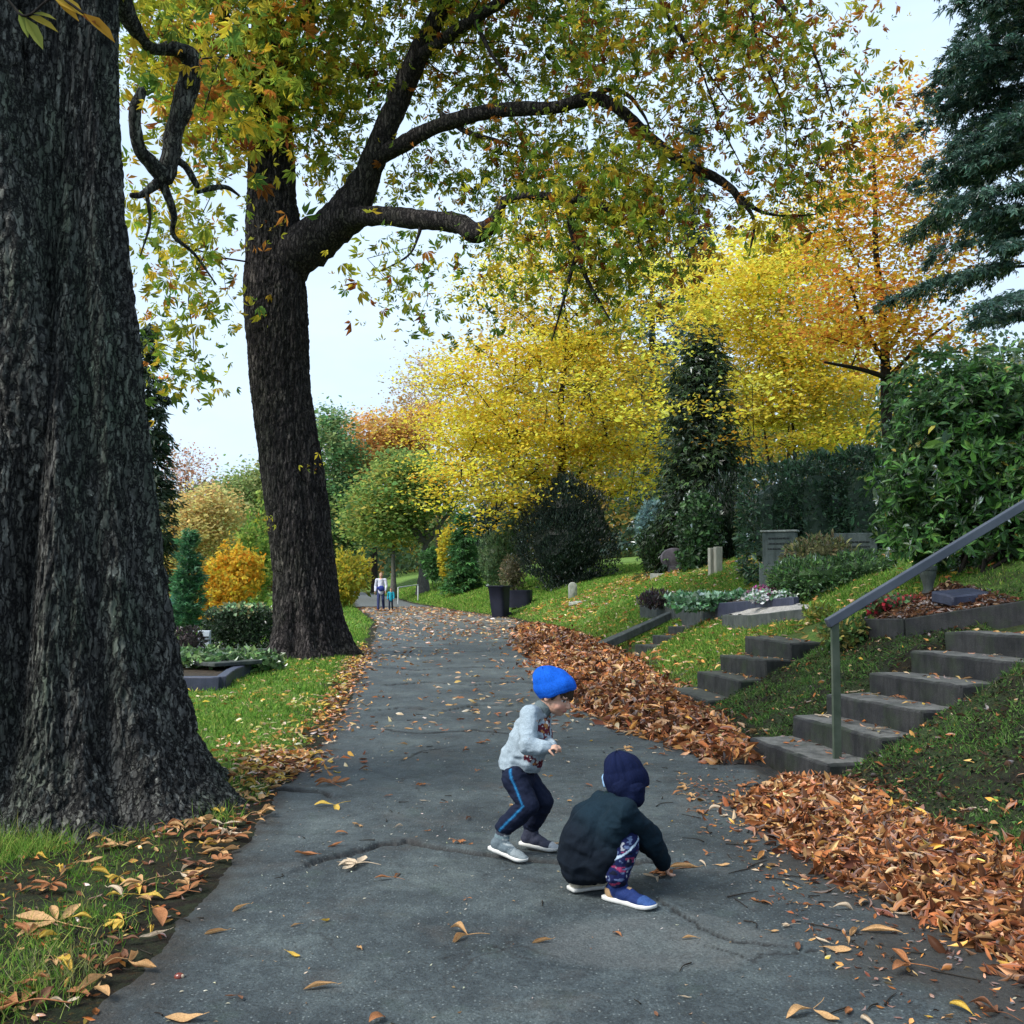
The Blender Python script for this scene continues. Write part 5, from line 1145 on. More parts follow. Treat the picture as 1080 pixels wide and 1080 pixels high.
def frame(f, pitch):
    """head axes: right, forward, up for a facing direction tipped down by pitch"""
    f = unit(np.array([f[0], f[1], 0])); rt = np.array([f[1], -f[0], 0]); fw = f * math.cos(pitch) - np.array([0, 0, 1]) * math.sin(pitch); up = np.cross(rt, fw); return rt, fw, up
def head_prims(mb, c, rt, fw, up, k=1.):
    rot = np.array([rt, fw, up]); W = lambda r, f, u: np.asarray(c) + (rt * r + fw * f + up * u) * k
    addsph(mb, W(0, -.012, .022), np.array([.074, .088, .082]) * k, rot, 24)      # skull
    addsph(mb, W(0, .028, -.038), np.array([.058, .056, .062]) * k, rot, 20)      # face
    addsph(mb, W(0, .052, -.075), np.array([.028, .026, .022]) * k, rot)          # chin
    for s in (-1, 1):
        addsph(mb, W(.032 * s, .048, -.040), np.array([.026, .024, .024]) * k, rot)   # cheeks
        addsph(mb, W(.073 * s, -.012, -.016), np.array([.008, .017, .026]) * k, rot)  # ears
        addsph(mb, W(.028 * s, .062, .018), np.array([.024, .018, .010]) * k, rot)    # brow
    cone(mb, W(0, .074, -.004), W(0, .090, -.030), .007 * k, .0105 * k)           # nose
    for s in (-1, 1): addsph(mb, W(.008 * s, .082, -.032), np.array([.007, .008, .006]) * k, rot)
    addsph(mb, W(0, .079, -.052), np.array([.017, .009, .0055]) * k, rot); addsph(mb, W(0, .077, -.061), np.array([.015, .009, .006]) * k, rot)
def face_color(V, c, rt, fw, up, k=1.):
    d = (V - c) / k; r, f, u = d @ rt, d @ fw, d @ up; col = np.tile(SKIN, (len(V), 1)); fr = f > .03
    def blob(m, cc, a): col[:] = col * (1 - (m * a)[:, None]) + np.array(cc) * (m * a)[:, None]
    for s in (-1, 1):
        blob(np.exp(-(((r - .034 * s) / .022) ** 2 + ((u + .038) / .018) ** 2)) * fr, (.55, .22, .17), .55)
        blob((np.hypot((r - .030 * s) / .0125, (u + .0025) / .0058) < 1) & fr, (.62, .60, .58), 1.)
        blob((np.hypot((r - .030 * s) / .006, (u + .0025) / .0055) < 1) & fr, (.03, .02, .015), 1.)
        blob((np.hypot((r - .030 * s) / .014, (u - .0045) / .0022) < 1) & fr, (.03, .02, .015), .9)
        blob((np.hypot((r - .030 * s) / .018, (u - .0195 + ((r - .03 * s) * 6) ** 2) / .0038) < 1) & fr, (.06, .035, .02), .85)
    blob((np.hypot(r / .019, (u + .056) / .008) < 1) & fr, (.42, .12, .11), .8); blob((np.hypot(r / .018, (u + .0565) / .0014) < 1) & fr, (.16, .04, .04), .9)
    return col
def hand_prims(mb, wrist, fdir, pn, size, curl=.5, side=1, spread=.12):
    """palm + four fingers + thumb; fdir finger direction, pn palm normal (fingers close towards it)"""
    fdir = unit(fdir); pn = unit(pn - fdir * np.dot(pn, fdir)); sd = np.cross(fdir, pn) * side; s = size
    pc = wrist + fdir * .30 * s; addsph(mb, pc, np.array([.23, .30, .11]) * s, np.array([sd, fdir, pn])); cone(mb, wrist - fdir * .15 * s, pc, .13 * s, .14 * s)
    for i, L in enumerate((.43, .48, .45, .35)):
        o = (i - 1.5) * .115; d0 = unit(fdir + sd * spread * (i - 1.5) * .6); p = wrist + fdir * .52 * s + sd * o * s; r = .062 * s
        a = 0; q = [p - fdir * .15 * s, p]
        for j, f in enumerate((.42, .32, .26)):
            a += curl * (1.0 + .12 * i) * (.8 if j == 0 else 1.); dd = d0 * math.cos(a) + pn * math.sin(a); q.append(q[-1] + dd * L * f * s)
        chain(mb, q, [r * 1.08, r * 1.08, r, r * .93, r * .8])
    b = wrist + fdir * .16 * s + sd * -.20 * s; d1 = unit(fdir * .55 - sd * .8 + pn * .35); d2 = unit(fdir * .8 - sd * .35 + pn * .55 * (1 + curl)); q = [b, b + d1 * .22 * s]; q.append(q[-1] + d2 * .17 * s); q.append(q[-1] + unit(d2 + pn * .3) * .14 * s); chain(mb, q, [.09 * s, .075 * s, .068 * s, .055 * s])

def shoe(parent, heel, toe, wd, h, colfun, seed=0, ankle=None, lift=0., vox=.004, label=None):
    """heel/toe on the ground; sole outline swept, upper melted and cut at the sole"""
    heel = np.asarray(heel, float); toe = np.asarray(toe, float); d = toe - heel; L = np.linalg.norm(d); fw = d / L; sd = unit(np.cross(fw, [0, 0, 1])); up = np.cross(sd, fw)
    prof = np.array([(0, .34), (.06, .43), (.2, .46), (.42, .42), (.6, .46), (.75, .50), (.88, .43), (.96, .27), (1., .08)])
    u = np.linspace(0, 1, 28); w_ = np.interp(u, prof[:, 0], prof[:, 1]) * wd
    st = .14 * h
    mb = MB(); rl = []
    for zz, g in ((.0, .93), (.006, 1.), (st * .7, 1.02), (st, 1.0)):
        toe_up = .10 * h * np.clip((u - .75) / .25, 0, 1) ** 2 * (1 if zz < st * .5 else .6)
        Lf = heel + fw * (u * L)[:, None] + up * (zz + toe_up)[:, None]; rl.append(np.vstack([Lf + sd * (w_ * g)[:, None], (Lf - sd * (w_ * g)[:, None])[::-1]]))
    n = len(rl[0]); mb.add(np.vstack(rl), grid_faces(4, n, True)[:, ::-1])
    for r0, fl in ((0, 1), (3, 0)):
        f = np.array([[r0 * n + i, r0 * n + i + 1, r0 * n + n - 2 - i, r0 * n + n - 1 - i] for i in range(n // 2 - 1)]); mb.Q.append(f if fl else f[:, ::-1]); mb.qm.append(np.zeros(len(f), int))
    sole = mb
    mu = MB(); P = lambda a, b, s=0: heel + fw * a * L + up * b * h + sd * s * wd
    addsph(mu, P(.17, .30), (wd * .43, L * .17, h * .30), np.array([sd, fw, up])); addsph(mu, P(.40, .27), (wd * .43, L * .22, h * .26), np.array([sd, fw, up]))
    addsph(mu, P(.68, .20), (wd * .47, L * .24, h * .17), np.array([sd, fw, up])); addsph(mu, P(.86, .16), (wd * .38, L * .13, h * .12), np.array([sd, fw, up]))
    an = P(.22, .95) if ankle is None else np.asarray(ankle, float); cone(mu, P(.20, .35), an, wd * .43, wd * .41); cone(mu, P(.32, .4), an, wd * .36, wd * .38)
    cone(mu, P(.45, .42), P(.62, .30), wd * .22, wd * .2)
    m2, V, N = melt(mu, vox, 5); z = (V - heel) @ up; V = np.where(((z < st * .9) & (z > -1))[:, None], V + up * (st * .9 - z)[:, None], V)
    V = V + N * (.0022 * fbm(V * 60, 3, seed))[:, None]
    a_ = (V - heel) @ fw / L; b_ = (V - heel) @ up / h; s_ = (V - heel) @ sd / wd
    o = finish(m2, V, 'shoe', MSHOE, parent, colfun(a_, b_, s_, V))
    if label: o['label'] = label
    so = sole.build('sole', MSOLE); so.parent = o
    return o

def beanie(parent, name, c, rt, fw, axis, rf, rs, hgt, slouch, colr, rib=44, fold=.022, seed=0, band=None):
    """knitted cap: rings from brim to crown, slouching backwards"""
    ax = unit(axis); fw2 = unit(fw - ax * np.dot(fw, ax)); rt2 = np.cross(fw2, ax)
    nA, nR = 176, 40; a = np.linspace(0, 2 * np.pi, nA, endpoint=False); V, cols = [], []
    inner = [(-.0, .90), (-.004, .97)]
    rows = inner + [(q, None) for q in np.linspace(0, 1, nR)]
    for q, g in rows:
        q0 = max(q, 0)
        if g is None: g = (1 - max(0, (q0 - .32) / .68) ** 2.3) ** .5 * (1 + .11 * math.sin(min(1, q0 / .5) * math.pi)); g = max(g, .001)
        zz = hgt * (q if g > .99 or q > 0 else q) ; cc = np.asarray(c) + ax * zz - fw2 * slouch * q0 ** 1.3
        rbm = 1 + .010 * np.cos(a * rib) * (1 - .5 * q0) + .020 * np.cos(a * 15 + 2 * np.sin(a * 3 + seed)) * sstep(.12, .5, q0) + .045 * np.cos(a * 9 + 3 * q0 + seed + 1.5 * np.cos(a * 2)) * sstep(.40, .95, q0) + .03 * np.cos(a * 5 + seed) * q0 + .03 * np.cos(a * 3 + 9 * q0 + seed) * q0
        if q0 < fold / hgt: rbm = rbm * 1.015
        r_ = (np.cos(a)[:, None] * fw2 * rf + np.sin(a)[:, None] * rt2 * rs) * (g * rbm)[:, None]
        P = cc + r_; P = P + ax * (.007 * fbm(np.stack([np.cos(a) * 2, np.sin(a) * 2, np.full(nA, q0 * 3)], -1), 2, seed))[:, None]
        V.append(P); k = np.ones((nA, 1)) * np.asarray(colr)
        if band is not None and q0 < .16: k = np.ones((nA, 1)) * np.asarray(band)
        cols.append(k)
    mb = MB(); mb.add(np.vstack(V), grid_faces(len(rows), nA, True), np.vstack(cols)); return mb.build(name, MKNIT, parent)

def wrinkle(V, N, amp, sc, seed, stretch=(1, 1, 1)):
    q = V * sc * np.asarray(stretch); f = fbm(q, 3, seed); r = 1 - np.abs(fbm(q * .7 + 3, 2, seed + 4)) * 2.4
    return V + N * (amp * (.6 * f + .55 * r))[:, None]

# ---------------- standing child in the grey sweater
def standing_child():
    B = np.array([.06, 5.6, 0]); zg = float(PH(.0, 5.6))
    t = thing('person', 'child standing bent forward in grey patterned sweater, striped navy trousers and bright blue beanie', 'child', (B[0], B[1], zg))
    f = unit(np.array([.88, -.47, 0])); rt0 = np.array([f[1], -f[0], 0])
    J = lambda px, py, Y: at(px, py, Y)
    pel = J(548, 817, 5.62); hR, hL = J(543, 822, 5.53), J(554, 822, 5.66)
    kR, kL = J(557, 849, 5.47), J(573, 845, 5.63); aR, aL = J(532, 874, 5.54), J(561, 871, 5.71)
    che = J(561, 767, 5.60); sR, sL = J(558, 755, 5.50), J(571, 753, 5.70); nk = J(573, 746, 5.61); hd = J(587, 732, 5.60)
    eR, eL_ = J(556, 787, 5.40), J(575, 785, 5.62); wR, wL = J(577, 789, 5.38), J(581, 787, 5.47)
    rt, fw, up = frame(f, R(26))
    # body
    mb = MB(); head_prims(mb, hd, rt, fw, up, 1.04); cone(mb, nk, hd - fw * .01 - up * .05, .040, .042); cone(mb, che, nk, .07, .04)
    cone(mb, che, pel, .075, .08); chain(mb, [hR, kR, aR], [.055, .042, .032]); chain(mb, [hL, kL, aL], [.055, .042, .032]); cone(mb, hR, hL, .06, .06)
    chain(mb, [sR, eR, wR], [.036, .030, .022]); chain(mb, [sL, eL_, wL], [.036, .030, .022]); cone(mb, sR, sL, .04, .04)
    for a_ in (aR, aL): cone(mb, a_, a_ + np.array([0, 0, -.05]), .026, .026)
    hand_prims(mb, wR, unit(f * .9 + np.array([.05, .1, .18])), np.array([.1, .35, -.9]), .085, 1.0, 1); hand_prims(mb, wL, unit(f * .8 + np.array([0, -.35, .12])), np.array([.1, -.3, -.9]), .085, .9, -1)
    m2, V, N = melt(mb, .0032, 3); finish(m2, V, 'body', MSKIN, t, face_color(V, hd, rt, fw, up, 1.04))
    # hair peeping out under the cap at the forehead and the temple
    mb = MB(); W = lambda r, q, u: hd + (rt * r + fw * q + up * u) * 1.04
    for i in range(9):
        s = (i - 4) / 4.; cone(mb, W(.052 * s, .066 - .026 * s * s, .052), W(.056 * s, .084 - .032 * s * s, .014 + .006 * (i % 2)), .014, .006)
    for s in (-1, 1): cone(mb, W(.066 * s, .030, .04), W(.071 * s, .016, -.012), .012, .007)
    cone(mb, W(-.04, -.085, -.0), W(.04, -.085, .0), .02, .02)
    m2, V, N = melt(mb, .003, 2); V = V + N * (.002 * fbm(V * np.array([220, 220, 60]), 2, 3))[:, None]; finish(m2, V, 'hair', MHAIR, t)
    # beanie
    ax = unit(up * .93 - fw * .20 + np.array([0, 0, .35])); ax = unit(np.array([-.26, .02, .96]) + rt * 0)
    beanie(t, 'beanie', J(588.5, 731.5, 5.60), rt, f, ax, .104, .092, .160, .048, (.006, .085, .46), 52, .02, 2)
    # sweater
    mb = MB(); chain(mb, [J(546, 806, 5.61), J(551, 790, 5.61), J(557, 772, 5.61), J(562, 760, 5.61)], [.098, .098, .086, .068])
    chain(mb, [J(555, 805, 5.58), J(563, 785, 5.57), J(567, 767, 5.59)], [.078, .078, .064]); chain(mb, [J(540, 804, 5.63), J(548, 785, 5.64), J(557, 764, 5.62)], [.075, .07, .06])
    cone(mb, sR, sL, .052, .052); cone(mb, J(564, 757, 5.61), J(573, 747, 5.61), .058, .049)
    chain(mb, [sR, (sR + eR) / 2, eR, (eR + wR) / 2, wR - (wR - eR) * .02], [.050, .046, .045, .040, .034]); chain(mb, [sL, (sL + eL_) / 2, eL_, (eL_ + wL) / 2, wL], [.050, .046, .045, .040, .034])
    m2, V, N = melt(mb, .0045, 5)
    # hem and neck cut
    hn = unit(np.array([.10, 0, 1.])); hp = J(548, 811.5, 5.6); dd = (V - hp) @ hn; V = np.where((dd < 0)[:, None], V - hn * (dd * .92)[:, None], V)
    V = wrinkle(V, N, .0115, 14, 5, (1, 1, 1.5))
    # broad diagonal folds at the waist and elbow
    for c_, s_, ph in ((J(552, 800, 5.53), .07, 0), (eR, .05, 1.3), (J(565, 785, 5.55), .06, 2.1)):
        g = np.exp(-(np.linalg.norm(V - c_, axis=1) / s_) ** 2); V = V + N * (.0045 * g * np.sin((V @ unit(np.array([.5, .2, 1.]))) * 120 + ph + 5 * fbm(V * 14, 2, 77)))[:, None]
    col = np.tile([.27, .33, .375], (len(V), 1)); 
    # printed dark red motifs on the front (world position is fixed to the cloth)
    u_ = (V - che) @ f; v_ = V[:, 2]; w_ = (V - che) @ rt0
    front = (N @ f > -.05)
    pn = fbm(V * 26, 3, 8); cz = J(562, 803, 5.5)[2]; cz2 = J(572, 771, 5.5)[2]
    arm = np.minimum.reduce([np.linalg.norm(np.cross(V - eR, unit(wR - eR)), axis=1) + 9 * (((V - eR) @ unit(wR - eR)) < -.03), np.linalg.norm(np.cross(V - sR, unit(eR - sR)), axis=1)]) < .053
    m1 = (np.abs(v_ - cz) < .042) & (V[:, 0] > J(552.5, 803, 5.5)[0]) & (pn > -.12) & ~arm; m3 = (np.abs(v_ - cz2) < .062) & (N @ f > .35) & (pn > -.05) & ~arm
    col[m1] = [.085, .012, .025]; col[m3] = [.10, .02, .03]; k = (m3 | m1) & (fbm(V * 55, 2, 12) > .22); col[k] = [.35, .16, .06]; k = (m3 | m1) & (fbm(V * 60, 2, 15) > .34); col[k] = [.5, .5, .48]
    kk = (dd < .03) & ~arm & ((V - hp) @ hn < .035); col[kk] *= .93
    nkd = np.linalg.norm(V - J(573.5, 745.5, 5.61), axis=1); col[nkd < .062] = np.array([.10, .13, .14])
    finish(m2, V, 'sweater', MCLOTH, t, col)
    # trousers with a blue side stripe
    mb = MB(); cone(mb, hR, hL, .073, .073); cone(mb, pel + np.array([0, 0, .03]), pel, .088, .084); cone(mb, pel - f * .03 + np.array([0, 0, .0]), pel - f * .02 + np.array([0, 0, -.03]), .072, .07)
    for a, k, b_ in ((hR, kR, aR), (hL, kL, aL)): chain(mb, [a, (a + k) / 2, k, (k + b_) / 2, b_ + np.array([0, 0, .012])], [.070, .064, .056, .053, .049])
    m2, V, N = melt(mb, .0045, 5); V = wrinkle(V, N, .0065, 16, 9, (1, 1, 1.8))
    for c_, s_ in ((kR - f * .04, .06), (aR, .05), (aL, .05), (kL - f * .04, .06), (hR, .07)):
        g = np.exp(-(np.linalg.norm(V - c_, axis=1) / s_) ** 2); V = V + N * (.004 * g * np.sin(V[:, 2] * 150 + V[:, 0] * 60 + 6 * fbm(V * 14, 2, 78)))[:, None]
    col = np.tile([.009, .013, .030], (len(V), 1)); side = N @ rt0
    def linedist(a, b): 
        d = unit(b - a); w = V - a; return np.cross(np.tile(d, (len(V), 1)), w) @ f / 1.0, w @ d
    for a, k_, b_ in ((hR, kR, aR),):
        for p0, p1 in ((a + np.array([0, 0, .05]), k_), (k_, b_)):
            d = unit(p1 - p0); L = np.linalg.norm(p1 - p0); w = V - p0; s = w @ d; off = (w - s[:, None] * d) @ unit(f - d * np.dot(f, d))
            mm = (s > -.01) & (s < L + .01) & (np.abs(off + .004) < .0080) & (side > .25) & (np.linalg.norm(w - s[:, None] * d, axis=1) < .085); col[mm] = [.006, .055, .15]
            mm2 = mm & (np.abs(off + .004) < .003); col[mm2] = [.02, .14, .28]
    finish(m2, V, 'trousers', MCLOTH, t, col)
    def sc(a, b, s, V):
        col = np.tile([.10, .13, .15], (len(V), 1)); col[(a > .62)] = [.20, .235, .25]; col[(b > .75)] = [.035, .04, .055]; col[(b > .62) & (b < .75)] = [.12, .17, .19]
        k = (a > .33) & (a < .6) & (b > .35) & (np.sin(b * 42) > .3) & (np.abs(s) < .3); col[k] = [.25, .28, .29]; return col
    z0 = float(PH(-.1, 5.7)); z1 = float(PH(.15, 5.73)); z2 = float(PH(.08, 5.47))
    shoe(t, (-.115, 5.565, float(PH(-.12, 5.56)) + .048), (.078, 5.44, z2 + .004), .084, .125, sc, 3, aR + np.array([0, 0, .012]))
    shoe(t, (.048, 5.73, float(PH(.05, 5.73)) + .028), (.255, 5.635, float(PH(.25, 5.63)) + .005), .088, .125, lambda a, b, s, V: np.where((a > .78)[:, None], np.array([.32, .34, .36]), np.array([.03, .034, .055])), 4, aL + np.array([0, 0, .012]))
standing_child()

# ---------------- crouching child in the dark jacket
def crouching_child():
    zg = float(PH(.45, 4.85)); t = thing('person', 'child crouching in dark green jacket and navy hood-like hat, reaching for leaves on the asphalt', 'child', (.42, 4.9, zg))
    f = unit(np.array([.88, .47, 0])); rt0 = np.array([f[1], -f[0], 0]); J = at
    pel = J(621, 902, 4.96); hR, hL = J(626, 905, 4.88), J(614, 903, 5.04)
    kR, kL = J(661, 889, 4.83), J(652, 884, 5.08); aR, aL = J(651, 925, 4.82), J(616, 924, 5.02)
    sR, sL = J(659, 856, 4.80), J(634, 848, 5.02); nk = J(652, 843, 4.93); hd = J(661, 819, 4.97); che = J(640, 868, 4.92)
    eR, wR = J(685, 884, 4.93), J(699, 909, 5.08); eL_, wL = J(672, 880, 5.16), J(694, 901, 5.26)
    rt, fw, up = frame(unit(f + np.array([.0, .25, 0])), R(22))
    mb = MB(); head_prims(mb, hd, rt, fw, up, 1.04); cone(mb, nk, hd - up * .05, .042, .043); cone(mb, che, nk, .075, .042); cone(mb, che, pel, .085, .09)
    chain(mb, [hR, kR, aR], [.058, .042, .022]); chain(mb, [hL, kL, aL], [.058, .042, .022]); cone(mb, hR, hL, .06, .06); cone(mb, sR, sL, .04, .04)
    chain(mb, [sR, eR, wR], [.036, .03, .022]); chain(mb, [sL, eL_, wL], [.036, .03, .022])
    for a_ in (aR, aL): cone(mb, a_, a_ + np.array([-.01, 0, -.04]), .02, .02)
    hand_prims(mb, wR, unit(np.array([.35, .15, -.85])), np.array([.8, .2, .1]), .105, .38, 1); hand_prims(mb, wL, unit(np.array([.3, .1, -.9])), np.array([.8, -.2, .1]), .105, .38, -1)
    m2, V, N = melt(mb, .0032, 3); finish(m2, V, 'body', MSKIN, t, face_color(V, hd, rt, fw, up, 1.04))
    # pulled-down hat: deep at the nape, closing round the ears
    ax = unit(np.array([-.10, .12, 1.]) - f * .12)
    beanie(t, 'beanie', J(663.5, 832, 4.95), rt, f, ax, .098, .092, .185, .022, (.004, .008, .034), 46, .02, 5)
    mb = MB(); W = lambda r, q, u: hd + (rt * r + fw * q + up * u) * 1.04
    cone(mb, J(667, 832, 4.90), J(669, 841, 4.90), .062, .050); cone(mb, J(657, 828, 4.90), J(665, 840, 4.89), .06, .05)
    m2, V, N = melt(mb, .004, 4); V = wrinkle(V, N, .003, 30, 8); finish(m2, V, 'neck_flap', MKNIT, t, np.tile([.004, .008, .032], (len(V), 1)))
    mb = MB(); chain(mb, [J(641, 813, 4.98), J(638.5, 820, 4.98), J(638.5, 828, 4.97)], [.010, .019, .012]); m2, V, N = melt(mb, .0035, 3); finish(m2, V, 'pale_patch', MKNIT, t, np.tile([.22, .36, .55], (len(V), 1)))  # small pale blue piece at the left edge of the hat
    # jacket
    mb = MB(); chain(mb, [J(617, 905, 4.96), J(622, 890, 4.95), J(632, 872, 4.94), J(645, 855, 4.92), J(651, 846, 4.92)], [.128, .136, .122, .085, .056])
    chain(mb, [J(640, 890, 4.88), J(648, 872, 4.84), sR], [.09, .078, .058]); chain(mb, [J(612, 890, 5.03), J(622, 865, 5.03), sL], [.10, .09, .06]); cone(mb, sR, sL, .062, .062)
    chain(mb, [J(612, 908, 4.96), J(630, 908, 4.90), J(642, 899, 4.85)], [.105, .10, .075])
    chain(mb, [sR, (sR + eR) / 2, eR, (eR + wR) / 2, wR], [.060, .056, .052, .046, .037]); chain(mb, [sL, (sL + eL_) / 2, eL_, (eL_ + wL) / 2, wL], [.058, .055, .05, .045, .037])
    m2, V, N = melt(mb, .0045, 6); V = wrinkle(V, N, .014, 10, 15, (1, 1, 1.4))
    for c_, s_, dr in ((eR, .09, (1, .3, .4)), (J(650, 880, 4.8), .08, (.7, 0, 1)), (J(604, 872, 4.95), .10, (-.3, .2, 1)), (J(625, 915, 4.85), .09, (.4, 0, 1))):
        g = np.exp(-(np.linalg.norm(V - c_, axis=1) / s_) ** 2); V = V + N * (.0045 * g * np.sin(V @ unit(np.array(dr)) * 80 + 5 * fbm(V * 9, 2, 79)))[:, None]
    zmin = zg + .055; V[:, 2] = np.maximum(V[:, 2], zmin + .01 * fbm(V * 20, 2, 3))
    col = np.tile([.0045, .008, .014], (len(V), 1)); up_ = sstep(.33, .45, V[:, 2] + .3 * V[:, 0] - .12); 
    lit_top = (V - J(650, 846, 4.92)) @ unit(np.array([.55, -.1, .85])) > -.165
    col = col + sstep(-.24, -.08, (V - J(650, 846, 4.92)) @ unit(np.array([.55, -.1, .85])) + .02 * fbm(V * 9, 2, 3))[:, None] * np.array([.002, .009, .013])  # teal lift towards the shoulders paints in light from above, fading lower down
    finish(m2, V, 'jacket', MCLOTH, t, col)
    mb = MB(); q = np.linspace(0, 2 * np.pi, 30); cc = J(655, 843, 4.93); P = cc + np.cos(q)[:, None] * np.array([.068, -.01, -.02]) + np.sin(q)[:, None] * np.array([.01, .068, .005]); tube(mb, P, np.full(30, .016), 8, (.007, .018, .022)); mb.build('collar', MCLOTH, t)
    # patterned trousers
    mb = MB(); cone(mb, hR, hL, .062, .062)
    for a, k, b_ in ((hR, kR, aR), (hL, kL, aL)): chain(mb, [a, (a + k) / 2, k, (k + b_) / 2, b_ + np.array([0, 0, .01])], [.058, .060, .060, .060, .056])
    m2, V, N = melt(mb, .0045, 5); V = wrinkle(V, N, .007, 16, 19, (1, 1, 1.6)); V[:, 2] = np.maximum(V[:, 2], zg + .05)
    col = np.tile([.008, .012, .055], (len(V), 1)); n1 = fbm(V * np.array([26, 26, 60]), 2, 31); col[n1 > .40] = [.09, .13, .24]; col[(n1 < -.36)] = [.006, .008, .02]; col[fbm(V * np.array([22, 22, 70]), 2, 37) > .5] = [.22, .03, .08]; col[fbm(V * 40, 2, 41) > .58] = [.3, .32, .36]
    d = unit(kR - hR); s = (V - hR) @ d; w = V - hR - s[:, None] * d; off = w @ unit(np.cross(d, rt0)); mm = (s > .06) & (np.abs(off) < .0045) & (N @ rt0 > .2); col[mm] = [.35, .45, .55]
    finish(m2, V, 'trousers', MCLOTH, t, col)
    def sc(a, b, s, V):
        col = np.tile([.012, .026, .105], (len(V), 1)); col[(a < .17 + .2 * np.clip(.45 - b, 0, 1)) & (b < .42) & (b > .12)] = [.36, .24, .13]; col[(a > .45) & (a < .52) & (b > .42) & (np.abs(s) < .12)] = [.36, .24, .14]; col[(a > .72)] = [.03, .07, .2]; return col
    shoe(t, (.435, 4.875, float(PH(.44, 4.87)) + .004), (.648, 4.70, float(PH(.64, 4.7)) + .004), .094, .135, sc, 6, aR + np.array([0, 0, .03]))
    o = shoe(t, (.275, 4.955, float(PH(.28, 4.95)) + .012), (.47, 5.06, float(PH(.47, 5.06)) + .004), .09, .115, lambda a, b, s, V: np.where((b > .4)[:, None], np.array([.012, .026, .105]), np.array([.40, .36, .28])), 7, aL)
crouching_child()

# ---------------- far walkers
def walker(label, cat, px, Y, ht, colt, coll, colh, seed, bag=False, skirt=0):
    b = onground(px, Y); b[2] = 0.; t = thing('person', label, cat, b); k = ht / 1.7; W = lambda r, f_, u: np.asarray(b) + np.array([-r, -f_, u]) * k     # walking towards the viewer
    rt, fw, up = frame(np.array([0, -1, 0]), .1)
    hd = W(0, .02, 1.575); kk = k * 1.18 if ht < 1.3 else k * 1.1
    mb = MB(); head_prims(mb, hd, rt, fw, up, kk); cone(mb, W(0, 0, 1.38), hd, .05 * k, .05 * k); cone(mb, W(0, 0, .95), W(0, 0, 1.35), .11 * k, .12 * k)
    LG = [[W(.09, 0, .92), W(.10, .12, .50), W(.10, .16, .08)], [W(-.09, 0, .92), W(-.10, .02, .50), W(-.10, -.2, .12)]]; AR = [[W(.19, 0, 1.36), W(.25, -.04, 1.08), W(.24, .08, .84)], [W(-.19, 0, 1.36), W(-.25, .05, 1.08), W(-.22, .15, .86)]]
    for l in LG: chain(mb, l, [.08 * k, .055 * k, .04 * k])
    for s_, a in zip((1, -1), AR): chain(mb, a, [.05 * k, .04 * k, .03 * k]); hand_prims(mb, a[2], np.array([0, -.2, -1.]), np.array([-s_, 0, 0.]), .17 * k, .35, s_)
    cone(mb, AR[0][0], AR[1][0], .05 * k, .05 * k); m2, V, N = melt(mb, .010, 2); finish(m2, V, 'body', MSKIN, t, face_color(V, hd, rt, fw, up, kk))
    mb = MB(); chain(mb, [W(0, 0, .82), W(0, 0, 1.1), W(0, 0, 1.33)], [.165 * k, .145 * k, .13 * k]); cone(mb, AR[0][0], AR[1][0], .075 * k, .075 * k)
    for a in AR: chain(mb, [a[0], a[1], a[2] + np.array([0, 0, .03]) * k], [.075 * k, .062 * k, .05 * k])
    m2, V, N = melt(mb, .012, 3); V = wrinkle(V, N, .008, 9, seed); finish(m2, V, 'jacket', MCLOTH, t, np.tile(colt, (len(V), 1)))
    mb = MB(); [chain(mb, l, [.10 * k, .07 * k, .06 * k]) for l in LG]; cone(mb, W(.07, 0, .92), W(-.07, 0, .92), .12 * k, .12 * k); m2, V, N = melt(mb, .012, 3); finish(m2, V, 'trousers', MCLOTH, t, np.tile(coll, (len(V), 1)))
    mb = MB(); addsph(mb, hd + (up * .03 - fw * .02) * kk, np.array([.083, .09, .085]) * kk, np.array([rt, fw, up])); cone(mb, hd + (up * .0 - fw * .07) * kk, hd + (-up * .14 - fw * .06) * kk, .06 * kk, .05 * kk)
    m2, V, N = melt(mb, .01, 2); finish(m2, V, 'hair', MCLOTH, t, np.tile(colh, (len(V), 1)))
    for l in LG: shoe(t, l[2] + np.array([0, .08 * k, -.09 * k]), l[2] + np.array([0, -.17 * k, -.085 * k]), .10 * k, .13 * k, lambda a, b_, s, V: np.tile([.02, .02, .03], (len(V), 1)), 1, None, vox=.012)
    if bag:
        mb = MB(); addsph(mb, W(-.03, .17, .98), np.array([.15, .07, .13]) * k); cone(mb, W(.1, .16, 1.0), W(-.12, .14, .95), .07 * k, .08 * k); m2, V, N = melt(mb, .012, 3); finish(m2, V, 'shoulder_bag', MCLOTH, t, np.tile([.03, .045, .22], (len(V), 1)))
walker('woman walking along the far path in a pale jacket with a dark blue bag', 'woman', 402, 46, 1.68, (.55, .56, .66), (.04, .05, .13), (.30, .19, .13), 1, True)
walker('small child in a teal jacket walking at the side of the far woman', 'child', 412.5, 45.6, .98, (.02, .26, .36), (.02, .025, .05), (.12, .06, .04), 2)
